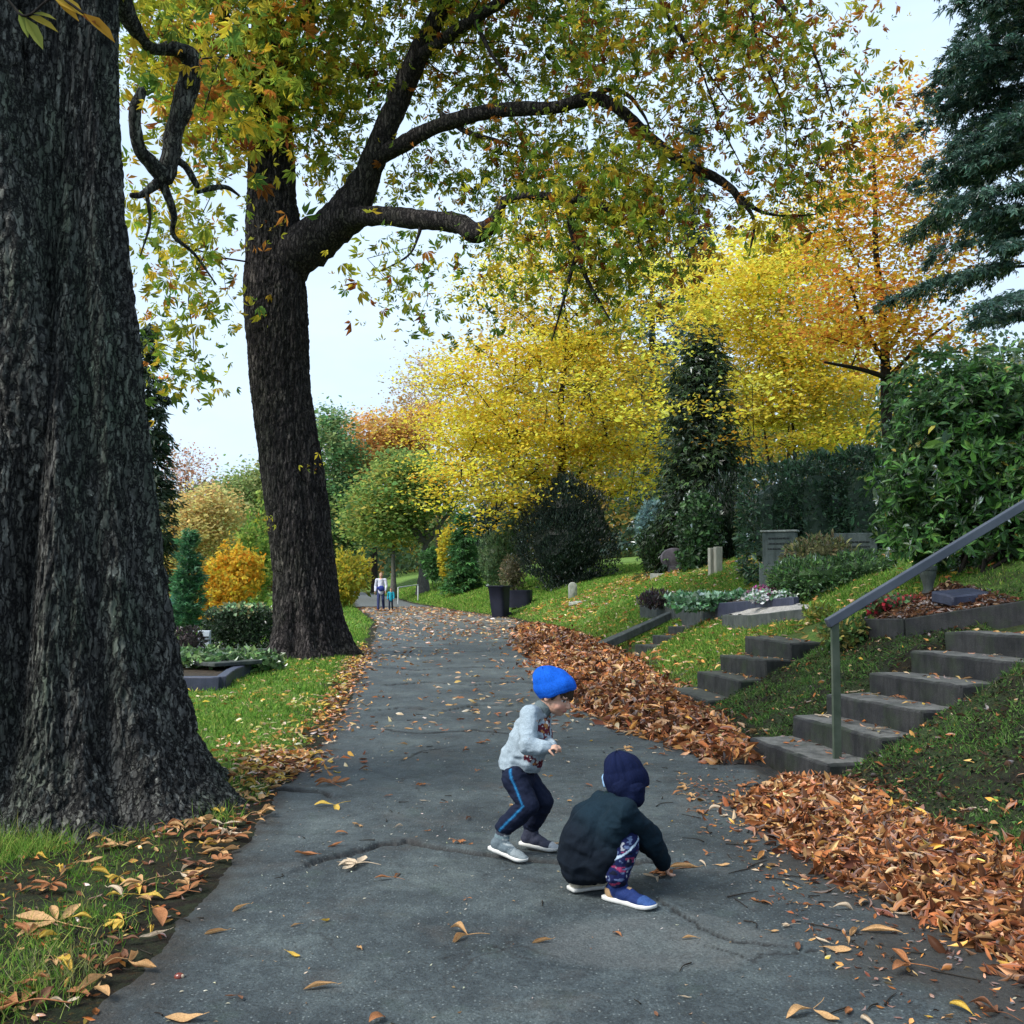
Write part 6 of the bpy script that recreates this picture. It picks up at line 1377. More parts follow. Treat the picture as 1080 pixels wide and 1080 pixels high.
# ------------------------------------------------------------------ grass
def offsteps(X, Y):
    ok = np.ones(X.shape, bool)
    for (bx, by), a, w, n, rise, tread, width, z0 in STAIRS:
        a = unit(np.array(a)); w = unit(np.array(w)); u = (X - bx) * a[0] + (Y - by) * a[1]; v = (X - bx) * w[0] + (Y - by) * w[1]
        ok &= ~((v > -.03) & (v < width + .03) & (u > -.05) & (u < tread * n + .55))
    for q in PLOTS:
        q = np.array(q)[:, :2]; ins = np.ones(X.shape, bool)
        for p0, p1 in zip(q, np.roll(q, -1, 0)): ins &= ((p1[0] - p0[0]) * (Y - p0[1]) - (p1[1] - p0[1]) * (X - p0[0])) > -.02
        ok &= ~ins
    return ok
def blades(mb, X, Y, ln, wd, pal, rng, w=None, lean=.55, dz=-.008):
    k = offsteps(X, Y); X, Y = X[k], Y[k]; ln = np.broadcast_to(ln, k.shape)[k]; wd = np.broadcast_to(wd, k.shape)[k]
    n = len(X); P = np.stack([X, Y, H(X, Y) + dz], -1); A = np.array([0, 0, 1]) + rng.normal(size=(n, 3)) * lean * np.array([1, 1, .2]); A[:, 2] = np.abs(A[:, 2])
    col = palette(rng, n, pal, w, .22); L = ln * np.exp(rng.normal(0, .3, n)); scatter(mb, 'blade', P, A, rdir(rng, n), L, wd / L, col)
GP = [(.10, .21, .035), (.15, .30, .05), (.24, .38, .07), (.065, .14, .025), (.36, .38, .11)]
GB = [(.07, .14, .04), (.04, .075, .028), (.12, .21, .06), (.22, .21, .13), (.15, .27, .07), (.10, .09, .055)]
def grass():
    rng = np.random.default_rng(5); mb = MB()
    # lawn left of the path
    n = 150000; Y = 2.9 + (rng.random(n) ** 1.6) * 26; l = rng.random(n) ** 1.1 * (2.0 + Y * .16); X = eL(Y) - l; k = rng.random(n) < grasscover(X, Y) * (.45 + .9 * (n2(X, Y, 5, 2, 61) > -.15)); X, Y = X[k], Y[k]
    blades(mb, X, Y, .022 + .05 * np.clip(n2(X, Y, 3, 3, 62) + .2, 0, 1) + .0012 * Y, .0035 + .0009 * Y, GP, rng, [3, 4, 3, 2, 1])
    # tufts by the big trunk and the near corner
    for px, py, m, h in ((25, 895, 1100, .11), (8, 905, 800, .12), (60, 925, 160, .05), (240, 865, 420, .085), (92, 968, 420, .07), (20, 975, 320, .06), (40, 1000, 500, .06), (70, 1030, 650, .075), (30, 1060, 500, .07), (10, 1035, 400, .07), (60, 1000, 300, .05), (120, 905, 160, .05), (145, 882, 220, .06), (55, 965, 250, .05), (270, 832, 500, .05), (85, 890, 130, .05), (140, 930, 180, .04), (175, 905, 120, .04)):
        m = int(m * .55); p = gp(px, py); r = .16 if h > .1 else .14; X = p[0] + rng.normal(size=m) * r; Y = p[1] + rng.normal(size=m) * r; k = eL(Y) - X > .02; X, Y = X[k], Y[k]
        blades(mb, X, Y, h, .005, GP if h != .075 else [(.2, .24, .08), (.14, .2, .05), (.3, .3, .14)], rng, lean=.6)
    # bank beside the steps
    n = 260000; Y = 3.4 + (rng.random(n) ** 1.5) * 24; s = .12 + rng.random(n) * 3.4; X = eR(Y) + s; k = rng.random(n) < np.clip(grasscover(X, Y) + .12 * (Y < 12), .18, 1) * (.35 + .8 * (n2(X, Y, 4, 2, 63) > -.1)); X, Y = X[k], Y[k]
    k = Y > 12; blades(mb, X[k], Y[k], .045 + .0008 * Y[k], .004 + .0008 * Y[k], GP, rng, [3, 3, 3, 2, 2])
    k = ~k; blades(mb, X[k], Y[k], .022 + .055 * np.clip(n2(X[k], Y[k], 3.5, 3, 64) + .15, 0, 1), .0042 + .0004 * Y[k], GB, rng, [3, 3, 2, 1.6, 1.2, 1.5], lean=1.0)
    # brighter tufts on the dark bank
    n = 90000; Y = 3.8 + rng.random(n) ** 1.3 * 9; s = .3 + rng.random(n) * 2.7; X = eR(Y) + s; k = rng.random(n) < sstep(.08, .3, n2(X, Y, 2.6, 4, 71)) * .9 + .06; X, Y = X[k], Y[k]
    blades(mb, X, Y, .05, .0045 + .0004 * Y, [(.10, .22, .05), (.16, .30, .07), (.07, .15, .04), (.28, .30, .14)], rng, [3, 3, 3, 1], lean=.8)
    # small leafy ground cover on the bank
    n = 60000; Y = 3.6 + rng.random(n) ** 1.3 * 9.5; s = .15 + rng.random(n) * 2.9; X = eR(Y) + s; k = offsteps(X, Y) & (rng.random(n) < .35 + .9 * (n2(X, Y, 3.1, 3, 67) > -.05)); X, Y = X[k], Y[k]; n = len(X)
    scatter(mb, 'card', np.stack([X, Y, H(X, Y) + rng.random(n) * .022], -1), rdir(rng, n) * np.array([1, 1, .5]), np.array([0, 0, 1]) + rng.normal(size=(n, 3)) * .7, rng.uniform(.012, .038, n), .7, palette(rng, n, [(.04, .075, .03), (.07, .13, .04), (.13, .22, .07), (.05, .035, .022), (.12, .08, .045), (.022, .03, .02)], [3, 3, 1.6, 2, 1.2, 3], .3))
    # terraces and far slopes
    n = 120000; Y = 9 + (rng.random(n) ** 1.4) * 60; s = 2.2 + rng.random(n) * 9; X = eR(Y) + s; blades(mb, X, Y, .03 + .0012 * Y, .005 + .0010 * Y, GP, rng, [3, 4, 3, 1, 2])
    n = 40000; Y = 22 + (rng.random(n) ** 1.3) * 60; s = .1 + rng.random(n) * 3; X = eR(Y) + s; blades(mb, X, Y, .03 + .0012 * Y, .006 + .001 * Y, GP, rng, [2, 4, 4, 1, 2])
    n = 50000; Y = 22 + (rng.random(n) ** 1.3) * 50; l = .1 + rng.random(n) * 12; X = eL(Y) - l; blades(mb, X, Y, .03 + .0012 * Y, .006 + .001 * Y, GP, rng, [2, 4, 4, 1, 1])
    tag(mb.build('grass', LM_SOFT, smooth=False), 'short grass and moss growing on the verge and on the bank', 'grass', kind='stuff')
grass()

# ------------------------------------------------------------------ fallen leaves
LM_HEAP = leafmat('heaped_dry_leaves', .10, .5, .15)
DRY = [(.44, .165, .045), (.31, .10, .032), (.56, .26, .075), (.15, .05, .022), (.56, .33, .13), (.60, .36, .06)]
def leaf_grid(rng, nu=7, nv=4, curl=1., twist=.5, arch=.4, wmax=.19):
    """one dried leaflet, obovate, curled along its midrib; unit length along y"""
    u = np.linspace(0, 1, nu); v = np.linspace(-1, 1, nv + 1); U, W = np.meshgrid(u, v, indexing='ij')
    wid = wmax * np.clip(np.sin(np.pi * U ** 1.35) ** .8, 0, 1) * (U < .999) + .004
    ang = W * curl * (.8 + .4 * rng.random()) + .0; rad = wid / max(.35, abs(curl))
    x = np.sin(ang) * rad; z = (1 - np.cos(ang)) * rad + .03 * np.abs(W) * np.sin(U * 9 + rng.random() * 6) * wid / wmax
    tw = twist * (U - .5); xx = x * np.cos(tw) - z * np.sin(tw); zz = x * np.sin(tw) + z * np.cos(tw)
    y = U - .5; zz = zz + arch * (y ** 2 - .25) * rng.choice([-1, 1]) * .6 + .02 * np.sin(U * 7 + rng.random() * 6)
    return np.stack([xx + .06 * np.sin(U * 3.1 + rng.random() * 3) * (rng.random() - .3), y, zz], -1).reshape(-1, 3), grid_faces(nu, nv + 1)
LEAFSHAPES = []
_r = np.random.default_rng(3)
for i in range(12): LEAFSHAPES.append(leaf_grid(_r, 7, 4, _r.uniform(.6, 2.2), _r.uniform(-1.2, 1.2), _r.uniform(.1, 1.0), _r.uniform(.15, .24)))
SMALL = [leaf_grid(_r, 4, 2, _r.uniform(.5, 1.8), _r.uniform(-1, 1), _r.uniform(.2, .9), _r.uniform(.15, .24)) for i in range(8)]
def strew(mb, rng, X, Y, Z, size, pal, w=None, flat=.35, shapes=None, jit=.22):
    shapes = shapes or LEAFSHAPES; n = len(X); P = np.stack([X, Y, Z], -1); size = np.broadcast_to(size, (n,)); pick = rng.integers(len(shapes), size=n)
    for i, (T, F) in enumerate(shapes):
        k = pick == i; m = k.sum()
        if not m: continue
        N = unit(np.array([0, 0, 1]) + rng.normal(size=(m, 3)) * flat); A = rdir(rng, m) * np.array([1, 1, .0]) + rng.normal(size=(m, 3)) * flat * .4
        flip = np.where(rng.random(m) < .35, -1., 1.)[:, None]
        scatter(mb, None, P[k], A, N * flip, size[k], np.ones(m), palette(rng, m, pal, w, jit), T=T, F=F)
# --- two raked drifts along the foot of the bank
def drift_h(u): return np.maximum(0, 1 - u ** 2)
def drift(name, label, ys, lo, hi, hgt, n, size, seed, edge_spill=.25, shapes=None):
    rng = np.random.default_rng(seed); mb = MB(); ys = np.array(ys); lo = np.array(lo); hi = np.array(hi); hgt = np.array(hgt)
    def top(X, Y):
        a, b = np.interp(Y, ys, lo), np.interp(Y, ys, hi); u = (X - (a + b) / 2) / ((b - a) / 2); return np.interp(Y, ys, hgt) * np.maximum(0, 1 - np.abs(u) ** 2.4) * (.65 + .55 * n2(X, Y, 2.2, 3, seed)), u
    # leafy underlayer
    YY, T = np.meshgrid(np.arange(ys[0], ys[-1], .07), np.linspace(-1, 1, 26), indexing='ij'); a, b = np.interp(YY, ys, lo), np.interp(YY, ys, hi); XX = (a + b) / 2 + T * (b - a) / 2
    h, u = top(XX, YY); g = np.maximum(PH(XX, YY), H(XX, YY)); ZZ = g + h * .8 - .035 + .02 * n2(XX, YY, 12, 2, 8)
    mb.add(np.stack([XX, YY, ZZ], -1).reshape(-1, 3), grid_faces(*XX.shape)[:, ::-1], (.045, .02, .011))
    # density in proportion to area as well as to nearness
    wy = (np.interp(YG := np.linspace(ys[0], ys[-1], 400), ys, hi) - np.interp(YG, ys, lo)) * (ys[0] / YG) ** .8; cdf = np.cumsum(wy) / wy.sum()
    Y = np.interp(rng.random(n), cdf, YG); t = rng.uniform(-1, 1, n) * (1 + edge_spill * np.abs(rng.normal(size=n)) * (rng.random(n) < .3)); a, b = np.interp(Y, ys, lo), np.interp(Y, ys, hi); X = (a + b) / 2 + t * (b - a) / 2
    h, u = top(X, Y); g = np.maximum(PH(X, Y), H(X, Y)); Z = g + h * (.8 + .3 * rng.random(n)) + .012 + .02 * rng.random(n) * (h > .02)
    sz = size * (1 + .028 * np.maximum(0, Y - 9)) * np.clip(np.exp(rng.normal(0, .38, n)), .35, 1.7)
    strew(mb, rng, X, Y, Z, sz, [(.31, .12, .042), (.21, .075, .03), (.40, .19, .07), (.095, .04, .022), (.46, .28, .14), (.48, .27, .06)], [3.2, 3.4, 2.4, 4, 1.8, .3], 1.15, shapes, .34)
    tag(mb.build(name, LM_HEAP), label, 'leaf pile', kind='stuff')
drift('leaf_drift', 'long drift of rust-brown fallen leaves raked along the path below the block steps', [8.3, 8.9, 10.3, 12.3, 15, 19, 23, 27, 31], [1.62, 1.5, 1.0, .72, .55, .40, .25, .15, .2], [2.05, 2.1, 2.12, 2.15, 2.15, 2.2, 1.95, 1.6, .95], [.07, .15, .20, .20, .22, .22, .2, .18, .08], 14500, .108, 201, shapes=SMALL + LEAFSHAPES[:4])
drift('leaf_drift', 'heap of orange-brown curled leaves at the foot of the mossy bank before the steel handrail', [3.2, 3.9, 4.6, 5.4, 6.2, 6.9, 7.5, 7.9], [2.05, 1.95, 1.80, 1.62, 1.50, 1.52, 1.9, 2.1], [2.75, 2.65, 2.62, 2.55, 2.42, 2.35, 2.30, 2.28], [.10, .12, .13, .13, .12, .10, .07, .03], 10500, .086, 202)

MLEAFS = []
MST = {}
def drymat(name, c, vein):
    m, nt, out = nodes(name); d = nd(nt, 'ShaderNodeBsdfPrincipled', Roughness=.6); d.inputs['Specular IOR Level'].default_value = .3
    f = noise(nt, 30, 5, .65); col = ramp(nt, f, [(.25, tuple(x * .45 for x in c)), (.5, c), (.75, tuple(min(.8, x * 1.35) for x in c))])
    nt.links.new(col, d.inputs['Base Color']); nt.links.new(bump(nt, noise(nt, 70, 3, .6, stretch=(3, 1, 1)), .5, .004), d.inputs['Normal'])
    t = nt.nodes.new('ShaderNodeBsdfTranslucent'); nt.links.new(col, t.inputs[0]); mx = nd(nt, 'ShaderNodeMixShader', Fac=.2); nt.links.new(d.outputs[0], mx.inputs[1]); nt.links.new(t.outputs[0], mx.inputs[2]); nt.links.new(mx.outputs[0], out.inputs[0]); return m
LC = {'tan': (.52, .31, .14), 'rust': (.36, .15, .06), 'yellow': (.60, .40, .07), 'brown': (.19, .085, .045), 'pale': (.58, .46, .33)}
LMATS = {k: drymat(k + '_dry_leaf', v, v) for k, v in LC.items()}
def single_leaf_mesh(rng, kind, colr):
    mb = MB()
    if kind == 'leaflet':
        T, F = leaf_grid(rng, 12, 6, rng.uniform(.7, 2.3), rng.uniform(-1.2, 1.2), rng.uniform(.2, 1.0), rng.uniform(.15, .23)); mb.add(T, F)
        tube(mb, [[0, -.5, 0], [.02, -.62, .02]], [.012, .008], 4)
    elif kind == 'pair':
        for s in (-1, 1):
            T, F = leaf_grid(rng, 10, 5, rng.uniform(.8, 2.0), rng.uniform(-.8, .8), rng.uniform(.3, .9), .2); a = R(s * rng.uniform(25, 85)); c, q = math.cos(a), math.sin(a); T = T + [0, .5, 0]; T = np.stack([T[:, 0] * c + T[:, 1] * q, -T[:, 0] * q + T[:, 1] * c, T[:, 2]], -1) * .7; mb.add(T, F)
        tube(mb, catmull(np.array([[0, 0, .01], [-.05, -.3, .06], [.05, -.6, .0]]), 4), np.full(9, .010), 4)
    else:
        for a in (-75, -38, 0, 36, 72):
            T, F = leaf_grid(rng, 9, 4, rng.uniform(.6, 1.8), rng.uniform(-.9, .9), rng.uniform(.2, .9), .2); a = R(a + rng.normal() * 8); c, q = math.cos(a), math.sin(a); T = (T + [0, .52, 0]) * rng.uniform(.55, .8); T = np.stack([T[:, 0] * c + T[:, 1] * q, -T[:, 0] * q + T[:, 1] * c, T[:, 2] + .02 * rng.random()], -1); mb.add(T, F)
        tube(mb, catmull(np.array([[0, 0, .01], [-.06, -.35, .07], [.04, -.75, .0]]), 4), np.full(9, .012), 4)
    V = np.vstack(mb.V); zc = V[:, 2].min()
    for v in mb.V: v[:, 2] -= zc
    return mb.mesh('fallen_leaf', LMATS[colr])
rng = np.random.default_rng(77)
LMESH = {(k, c, i): single_leaf_mesh(rng, k, c) for k in ('leaflet', 'pair', 'fan') for c in LC for i in range(3)}
KWORD = {'leaflet': 'single curled', 'pair': 'paired', 'fan': 'hand-shaped'}
CWORD = {'tan': 'tan', 'rust': 'rust-coloured', 'yellow': 'yellow', 'brown': 'dark brown', 'pale': 'pale bleached'}
NL = [0]
def leaf_at(x, y, size, kind, col, rz, place, label=None, z=None, tilt=None):
    o = bpy.data.objects.new('fallen_leaf', LMESH[(kind, col, int(rng.integers(3)))]); C.objects.link(o); NL[0] += 1
    o.location = (x, y, (float(PH(x, y)) if z is None else z) + .004); o.scale = (size * rng.uniform(.9, 1.25), size, size * rng.uniform(.8, 1.2)); t = tilt if tilt is not None else (rng.normal() * .12, rng.normal() * .12); o.rotation_euler = (t[0], t[1], rz)
    tag(o, label or f'{CWORD[col]} {KWORD[kind]} fallen leaf {place}', 'leaf', None if label else f'{CWORD[col]} {KWORD[kind]} leaves {place}')
    return o
# leaves that stand out in the photograph
def gpp(px, py): p = gp(px, py); return p
NOTED = [(338, 1043, .125, 'leaflet', 'tan', 1.75, 'long tan curled leaf lying alone at the bottom of the path'),
         (228, 986, .10, 'leaflet', 'tan', 1.9, 'folded tan leaf on bare asphalt, the lower of two near the trunk verge'),
         (254, 961, .10, 'leaflet', 'tan', 2.1, 'tan leaf lying on asphalt just above a folded one near the verge'),
         (494, 988, .15, 'pair', 'tan', 1.6, 'two-lobed moustache-shaped tan leaf in the middle of the asphalt'),
         (572, 992, .09, 'leaflet', 'tan', 1.7, 'tan leaf on the edge of the smooth round asphalt patch'),
         (651, 985, .06, 'leaflet', 'rust', .6, 'small rusty leaf lying on the smooth round asphalt patch'),
         (728, 991, .07, 'leaflet', 'tan', 1.4, 'thin tan leaf on the smooth round patch behind the crouching child'),
         (195, 1079, .14, 'leaflet', 'tan', 1.5, 'tan leaf cut by the lower picture edge on the asphalt'),
         (858, 1067, .17, 'pair', 'tan', 2.4, 'ragged brown leaf standing up on dark soil at the lower edge'),
         (323, 906, .13, 'leaflet', 'rust', 1.55, 'rusty leaf lying at the end of the long asphalt crack'),
         (378, 916, .17, 'fan', 'pale', 1.2, 'flattened pale leaf trodden into the asphalt below the long crack'),
         (414, 928, .12, 'pair', 'rust', 1.0, 'crumpled rust leaf just below the long crack'),
         (567, 893, .22, 'leaflet', 'tan', 1.9, 'big tan leaf crumpled under the front shoe of the standing child'),
         (706, 922, .17, 'fan', 'rust', 1.9, 'crumpled leaf under the hand of the crouching child'),
         (722, 917, .16, 'leaflet', 'tan', 1.7, 'long tan leaf being picked up by the crouching child'),
         (692, 928, .10, 'pair', 'pale', 2.3, 'pale leaf scrap beside the crouching child\'s hand'),
         (741, 914, .07, 'leaflet', 'pale', .4, 'cream-coloured leaf just beyond the picked-up leaves'),
         (350, 830, .20, 'fan', 'rust', .6, 'clump of rusty hand-shaped leaf beside the raised root'),
         (353, 852, .20, 'pair', 'yellow', 2.2, 'yellowish split leaf below the raised root'),
         (108, 862, .24, 'leaflet', 'yellow', 1.6, 'long yellow-brown leaf leaning on the base of the massive trunk'),
         (60, 976, .24, 'fan', 'tan', 1.2, 'large tan leaf with yellow tip in the grass of the near verge'),
         (45, 880, .16, 'fan', 'yellow', .4, 'bright yellow leaf beside the tall grass tuft'),
         (20, 1066, .26, 'fan', 'rust', 1.3, 'big rust leaf curled over the grass in the lowest corner'),
         (82, 1052, .11, 'leaflet', 'rust', 1.4, 'dark rust leaf on soil where the verge meets the asphalt'),
         (1052, 1072, .12, 'fan', 'brown', .5, 'dark leaf on soil in the lower corner beyond the heap'),
         (1014, 1068, .11, 'leaflet', 'yellow', .3, 'yellow leaf on dark soil in front of the heap'),
         (930, 985, .17, 'leaflet', 'tan', 1.2, 'long tan leaf stretched in front of the heap'),
         (960, 1022, .20, 'pair', 'rust', 1.35, 'rolled two-part rusty leaf at the lower fringe of the heap'),
         (868, 997, .09, 'leaflet', 'pale', .5, 'pale upright leaf on dark soil before the heap'),
         (1036, 858, .13, 'pair', 'pale', 1.8, 'pale cream leaf alone on the mossy bank')]
for px, py, sz, k, c, rz, lab in NOTED:
    p = gp(px, py); leaf_at(p[0], p[1], sz, k, c, rz, '', lab)
placed = []
def try_place(x, y, d=.05):
    for a, b in placed:
        if (a - x) ** 2 + (b - y) ** 2 < d * d: return False
    placed.append((x, y)); return True
# open asphalt
CN = list(LC); cw = np.array([3, 3, 1.0, 2, 2.2]); cw /= cw.sum()
while NL[0] < 128:
    y = 3.5 + rng.random() ** .8 * 7.5; t = rng.random(); x = eL(y) + .1 + t * (eR(y) - eL(y) - .6)
    pxx = 540 + x / y * 1080
    if (500 < pxx < 720 and 4.4 < y < 6.2) or (1.4 < x and y < 7.5): continue
    if rng.random() > .35 + .65 * (n2(x, y, 1.2, 2, 91) > .0): continue
    if not try_place(x, y): continue
    leaf_at(float(x), float(y), float(rng.uniform(.035, .085)) * (1.3 if rng.random() < .25 else 1), str(rng.choice(['leaflet', 'leaflet', 'leaflet', 'pair', 'fan'])), str(rng.choice(CN, p=cw)), rng.random() * 6.3, 'on the open asphalt')
# near verge around the big trunk
while NL[0] < 238:
    if rng.random() < .62:
        y = 3.6 + rng.random() * 3.2; l = rng.random() ** 1.3 * .95 - .06
    else: y = 5.6 + rng.random() * 2.6; l = rng.random() * .5 - .12
    x = float(eL(y) - l)
    if math.hypot(x + 3.0, y - 6.88) < 1.18: continue
    if not try_place(x, y, .045): continue
    leaf_at(x, float(y), float(rng.uniform(.08, .17)), str(rng.choice(['leaflet', 'leaflet', 'pair', 'fan'])), str(rng.choice(CN, p=[.38, .30, .12, .12, .08])), rng.random() * 6.3, 'on the soil and grass around the massive trunk', z=float(max(H(x, y), PH(x, y))) + .015)
# dark soil in front of the heap and on the steps
while NL[0] < 282:
    y = 3.4 + rng.random() * 4.2; x = 1.05 + rng.random() * .75
    if not try_place(x, y, .06): continue
    leaf_at(x, float(y), float(rng.uniform(.05, .12)), str(rng.choice(['leaflet', 'leaflet', 'pair', 'fan'])), str(rng.choice(CN, p=[.34, .26, .08, .16, .16])), rng.random() * 6.3, 'on the dark ground before the leaf heap')
A_ = unit(np.array([.955, .296, 0])); W_ = unit(np.array([.25, -.97, 0]))
for k in range(16):
    st = int(rng.integers(0, 6)); q = np.array([2.05, 8.98, 0]) + A_ * (.405 * st + .12 + .25 * rng.random()) + W_ * (rng.random() * 1.2)
    leaf_at(float(q[0]), float(q[1]), float(rng.uniform(.06, .12)), 'leaflet' if rng.random() < .7 else 'fan', str(rng.choice(['tan', 'rust', 'pale'])), rng.random() * 6.3, 'on the concrete steps', z=.10 + .18 * st + .012)

def litter():
    rng = np.random.default_rng(99); mb = MB()
    # flecks on the lawn
    n = 2600; Y = 7 + rng.random(n) ** 1.3 * 16; l = rng.random(n) ** 1.4 * 3.2; X = eL(Y) - l; k = rng.random(n) < .35 + .9 * (n2(X, Y, .9, 2, 5) > 0); X, Y = X[k], Y[k]
    strew(mb, rng, X, Y, H(X, Y) + .02, .06 + .003 * Y, [(.5, .34, .06), (.42, .25, .06), (.35, .16, .05), (.5, .42, .15)], [4, 3, 2, 2], .5, SMALL)
    # thick border where the lawn meets the path
    n = 900; Y = 7.5 + rng.random(n) * 14; X = eL(Y) + rng.normal(size=n) * .14 - .02; strew(mb, rng, X, Y, np.maximum(PH(X, Y), H(X, Y)) + .012, .085, DRY, [3, 3, 3, 2, 2, 1.5], .5, SMALL)
    # debris around the trunk
    n = 650; Y = 3.5 + rng.random(n) * 4.5; X = eL(Y) - rng.random(n) ** 1.2 * 1.5 + .08; k = np.hypot(X + 3.03, Y - 6.88) > 1.1; X, Y = X[k], Y[k]; strew(mb, rng, X, Y, np.maximum(PH(X, Y), H(X, Y)) + .01, .05, DRY, [2, 3, 2, 4, 1, .6], .5, SMALL)
    n = 260; Y = 7.9 + rng.random(n) * 1.; X = eL(Y) - .1 + rng.normal(size=n) * .25; strew(mb, rng, X, Y, np.maximum(PH(X, Y), H(X, Y)) + .01, .10, DRY, None, .5, SMALL)
    # far asphalt
    n = 3400; Y = 10.0 + rng.random(n) ** 1.2 * 40; t = rng.random(n); X = eL(Y) + t * (eR(Y) - eL(Y)); k = rng.random(n) < .3 + .7 * (n2(X, Y * .5, .8, 2, 15) > .05) + .4 * (Y > 24); X, Y = X[k], Y[k]
    strew(mb, rng, X, Y, PH(X, Y) + .008, .055 + .0042 * Y, [(.36, .17, .07), (.28, .11, .05), (.45, .28, .12), (.5, .38, .25)], [3, 2, 3, 2], .4, SMALL)
    # small scraps and husks near
    n = 700; Y = 3.4 + rng.random(n) * 7; t = rng.random(n); X = eL(Y) + t * (eR(Y) - eL(Y)); strew(mb, rng, X, Y, PH(X, Y) + .004, .018, [(.4, .36, .28), (.3, .18, .09), (.15, .09, .05), (.5, .46, .4)], None, .4, SMALL)
    n = 900; Y = 3.3 + rng.random(n) * 4.5; X = 1.2 + rng.random(n) * .9; strew(mb, rng, X, Y, PH(X, Y) + .006, .035, DRY + [(.06, .035, .02)], [2, 3, 2, 4, 1, .5, 4], .4, SMALL)
    # bank and terraces
    n = 3800; Y = 3.8 + rng.random(n) ** 1.2 * 11; s = .2 + rng.random(n) ** 1.2 * 2.4; X = eR(Y) + s; k = rng.random(n) < .25 + .5 * (n2(X, Y, 1.1, 2, 25) > .1); X, Y = X[k], Y[k]; strew(mb, rng, X, Y, H(X, Y) + .02, np.where(rng.random(len(X)) < .35, .08, .035), DRY + [(.07, .04, .025)], [1.6, 1.6, 1.6, 3, 1.2, .6, 4], .7, SMALL)
    n = 5600; Y = 12 + rng.random(n) ** 1.1 * 26; s = .4 + rng.random(n) * 6; X = eR(Y) + s; k = rng.random(n) < .2 + .8 * (n2(X, Y, .7, 2, 35) > .0); X, Y = X[k], Y[k]; strew(mb, rng, X, Y, H(X, Y) + .03, .06 + .004 * Y, DRY + [(.5, .36, .08)], [2, 2, 3, 1, 2, 2, 4], .5, SMALL)
    n = 420; p = gp(672, 611); X = p[0] + rng.normal(size=n) * .7; Y = p[1] + rng.normal(size=n) * 1.6; strew(mb, rng, X, Y, H(X, Y) + .03, .15, DRY, None, .5, SMALL)
    # leaves caught on the leafy grave, on block steps and gravel
    u = rng.random((1100, 2)); c = (1 - u[:, :1]) * (1 - u[:, 1:]) * GC[0] + u[:, :1] * (1 - u[:, 1:]) * GC[1] + u[:, :1] * u[:, 1:] * GC[2] + (1 - u[:, :1]) * u[:, 1:] * GC[3]; strew(mb, rng, c[:, 0], c[:, 1], c[:, 2] + .15 + .03 * rng.random(1100), .10, [(.16, .065, .03), (.10, .042, .022), (.24, .11, .045), (.05, .026, .016), (.36, .22, .12)], [3, 3, 2, 3, .8], .6, SMALL)
    for base, n_, rise, tr, wd, z0, m in (((2.06, 13.1), 4, .215, .34, 1.25, .07, 60), ((1.95, 19.6), 5, .165, .4, 1.05, .05, 80), ((2.05, 8.98), 6, .18, .405, 1.3, .10, 70)):
        st = rng.integers(0, n_, m); q = np.array(base)[None] + (A_[:2] * (tr * st + .02 + tr * (.3 + .7 * rng.random(m)))[:, None]) + W_[:2] * (rng.random(m) * wd)[:, None]; strew(mb, rng, q[:, 0], q[:, 1], z0 + rise * st + .012, .05 + .002 * base[1], DRY, None, .4, SMALL)
    tag(mb.build('leaf_litter', LM_DRY), 'countless small fallen leaves and scraps scattered over lawn, bank and asphalt', 'leaf litter', kind='stuff')
    # twigs
    mb = MB()
    for k in range(150):
        if k < 60: y = 3.4 + rng.random() * 4; x = 1.0 + rng.random() * 1.1
        elif k < 100: y = 3.5 + rng.random() * 4; x = float(eL(y)) - rng.random() * 1.0 + .1
        else: y = 3.5 + rng.random() * 8; x = float(eL(y)) + rng.random() * 3.4
        a = rng.random() * 6.28; L = rng.uniform(.04, .2) * (1 if k < 100 else .5); d = np.array([math.cos(a), math.sin(a)]) * L / 2; bend = rng.normal() * .25 * L
        P = np.array([[x - d[0], y - d[1]], [x - d[1] * bend / L, y + d[0] * bend / L], [x + d[0], y + d[1]]]); z = np.maximum(PH(P[:, 0], P[:, 1]), H(P[:, 0], P[:, 1])) + .006; tube(mb, catmull(np.column_stack([P, z]), 3), np.linspace(.0035, .0018, 7), 4, cap=False)
    tag(mb.build('twigs', MTWIG), 'thin dry twigs strewn over soil and asphalt', 'twigs', kind='stuff')
litter()
# conker
MCON = solid('conker_brown', (.11, .018, .012), (.17, .035, .02), 30, .25, .05, .001, 60, spec=.6)
p = gp(189, 1034); o = thing('conker', 'shiny reddish brown conker lying on the asphalt near the verge', 'conker', p)
mb = MB(); addsph(mb, p + np.array([0, 0, .013]), (.019, .016, .015), None, 20); mb.build('shell', MCON, o); mb = MB(); addsph(mb, p + np.array([.012, -.004, .016]), (.0085, .008, .008), None, 12); mb.build('scar', LMATS['pale'], o)
# moss tufts and pebbles on the path edge
CLOUD = (4.9, 6.15, 7.7); SKYS = .10; SUNE = 3.0; EXPO = 0.88; HAZE = 0
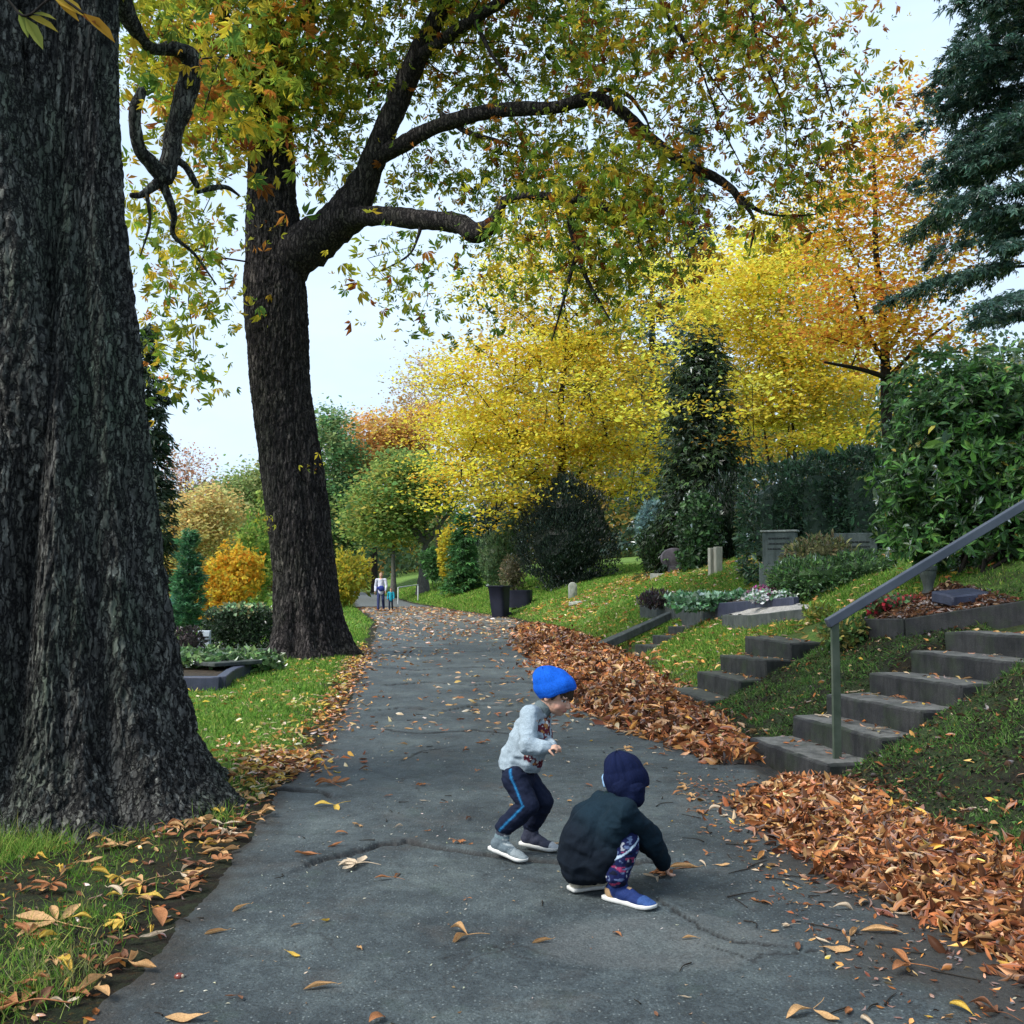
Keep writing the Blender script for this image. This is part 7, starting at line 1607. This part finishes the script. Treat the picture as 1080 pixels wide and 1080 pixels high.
# ------------------------------------------------------------------ sky, sun, camera
EL, AZ = R(48), R(-118)      # sun behind thin cloud, high over the left side of the path
w = bpy.data.worlds.new('World'); SC.world = w; w.use_nodes = True
nt = w.node_tree; nt.nodes.clear()
out = nt.nodes.new('ShaderNodeOutputWorld'); bg = nt.nodes.new('ShaderNodeBackground')
sky = nt.nodes.new('ShaderNodeTexSky'); sky.sky_type = 'NISHITA'; sky.sun_disc = False
sky.sun_elevation = EL; sky.sun_rotation = AZ; sky.air_density = 1.3; sky.dust_density = 3.; sky.ozone_density = 1.5
tc = nt.nodes.new('ShaderNodeTexCoord'); mp = nt.nodes.new('ShaderNodeMapping'); mp.inputs['Scale'].default_value = (1, 1, 2.6)
nt.links.new(tc.outputs['Generated'], mp.inputs[0])
ns = nd(nt, 'ShaderNodeTexNoise', Scale=2.2, Detail=6., Roughness=.6); nt.links.new(mp.outputs[0], ns.inputs['Vector'])
cl = ramp(nt, ns.outputs['Fac'], [(.30, (.62, .62, .62)), (.62, (.95, .95, .95))])
c = mixc(nt, cl, sky.outputs[0], CLOUD)
nt.links.new(c, bg.inputs[0]); bg.inputs[1].default_value = SKYS
nt.links.new(bg.outputs[0], out.inputs[0])
ld = bpy.data.lights.new('sun', 'SUN'); ld.energy = SUNE; ld.angle = R(24); ld.color = (1, .965, .90)
lo = bpy.data.objects.new('sun', ld); C.objects.link(lo)
# Nishita: rotation 0 puts the sun at +Y, growing clockwise seen from above
sd = Vector((math.sin(AZ) * math.cos(EL), math.cos(AZ) * math.cos(EL), math.sin(EL)))
lo.rotation_euler = sd.to_track_quat('Z', 'Y').to_euler(); lo.location = (0, 0, 40)
cd = bpy.data.cameras.new('camera'); cd.lens = 36.0; cd.sensor_width = 36.0; cd.clip_end = 3000; cd.clip_start = .05
co = bpy.data.objects.new('camera', cd); C.objects.link(co); co.location = CAM
co.rotation_euler = (R(90) + PITCH, 0, 0); SC.camera = co
SC.view_settings.view_transform = 'Standard'; SC.view_settings.look = 'None'
SC.view_settings.exposure = EXPO; SC.view_settings.gamma = 1.0
SC.render.engine = 'CYCLES'; cy = SC.cycles
cy.max_bounces = 6; cy.diffuse_bounces = 3; cy.glossy_bounces = 2; cy.transmission_bounces = 4; cy.transparent_max_bounces = 6
cy.sample_clamp_indirect = 4; cy.use_denoising = True
try: cy.denoiser = 'OPENIMAGEDENOISE'
except Exception: pass
if HAZE:
    m, nt, out = nodes('haze_air'); v = nd(nt, 'ShaderNodeVolumePrincipled', Density=HAZE, Anisotropy=.2); v.inputs['Color'].default_value = (.93, .97, 1, 1); nt.links.new(v.outputs[0], out.inputs['Volume'])
    mb = MB(); 
    V = np.array([[x, y, z] for x in (-750, 750) for y in (-90, 900) for z in (-9, 60)], float)
    mb.add(V, np.array([[0, 1, 3, 2], [4, 6, 7, 5], [0, 4, 5, 1], [2, 3, 7, 6], [0, 2, 6, 4], [1, 5, 7, 3]]))
    tag(mb.build('haze', m, smooth=False), 'thin autumn haze paling the far trees', 'haze', kind='stuff')
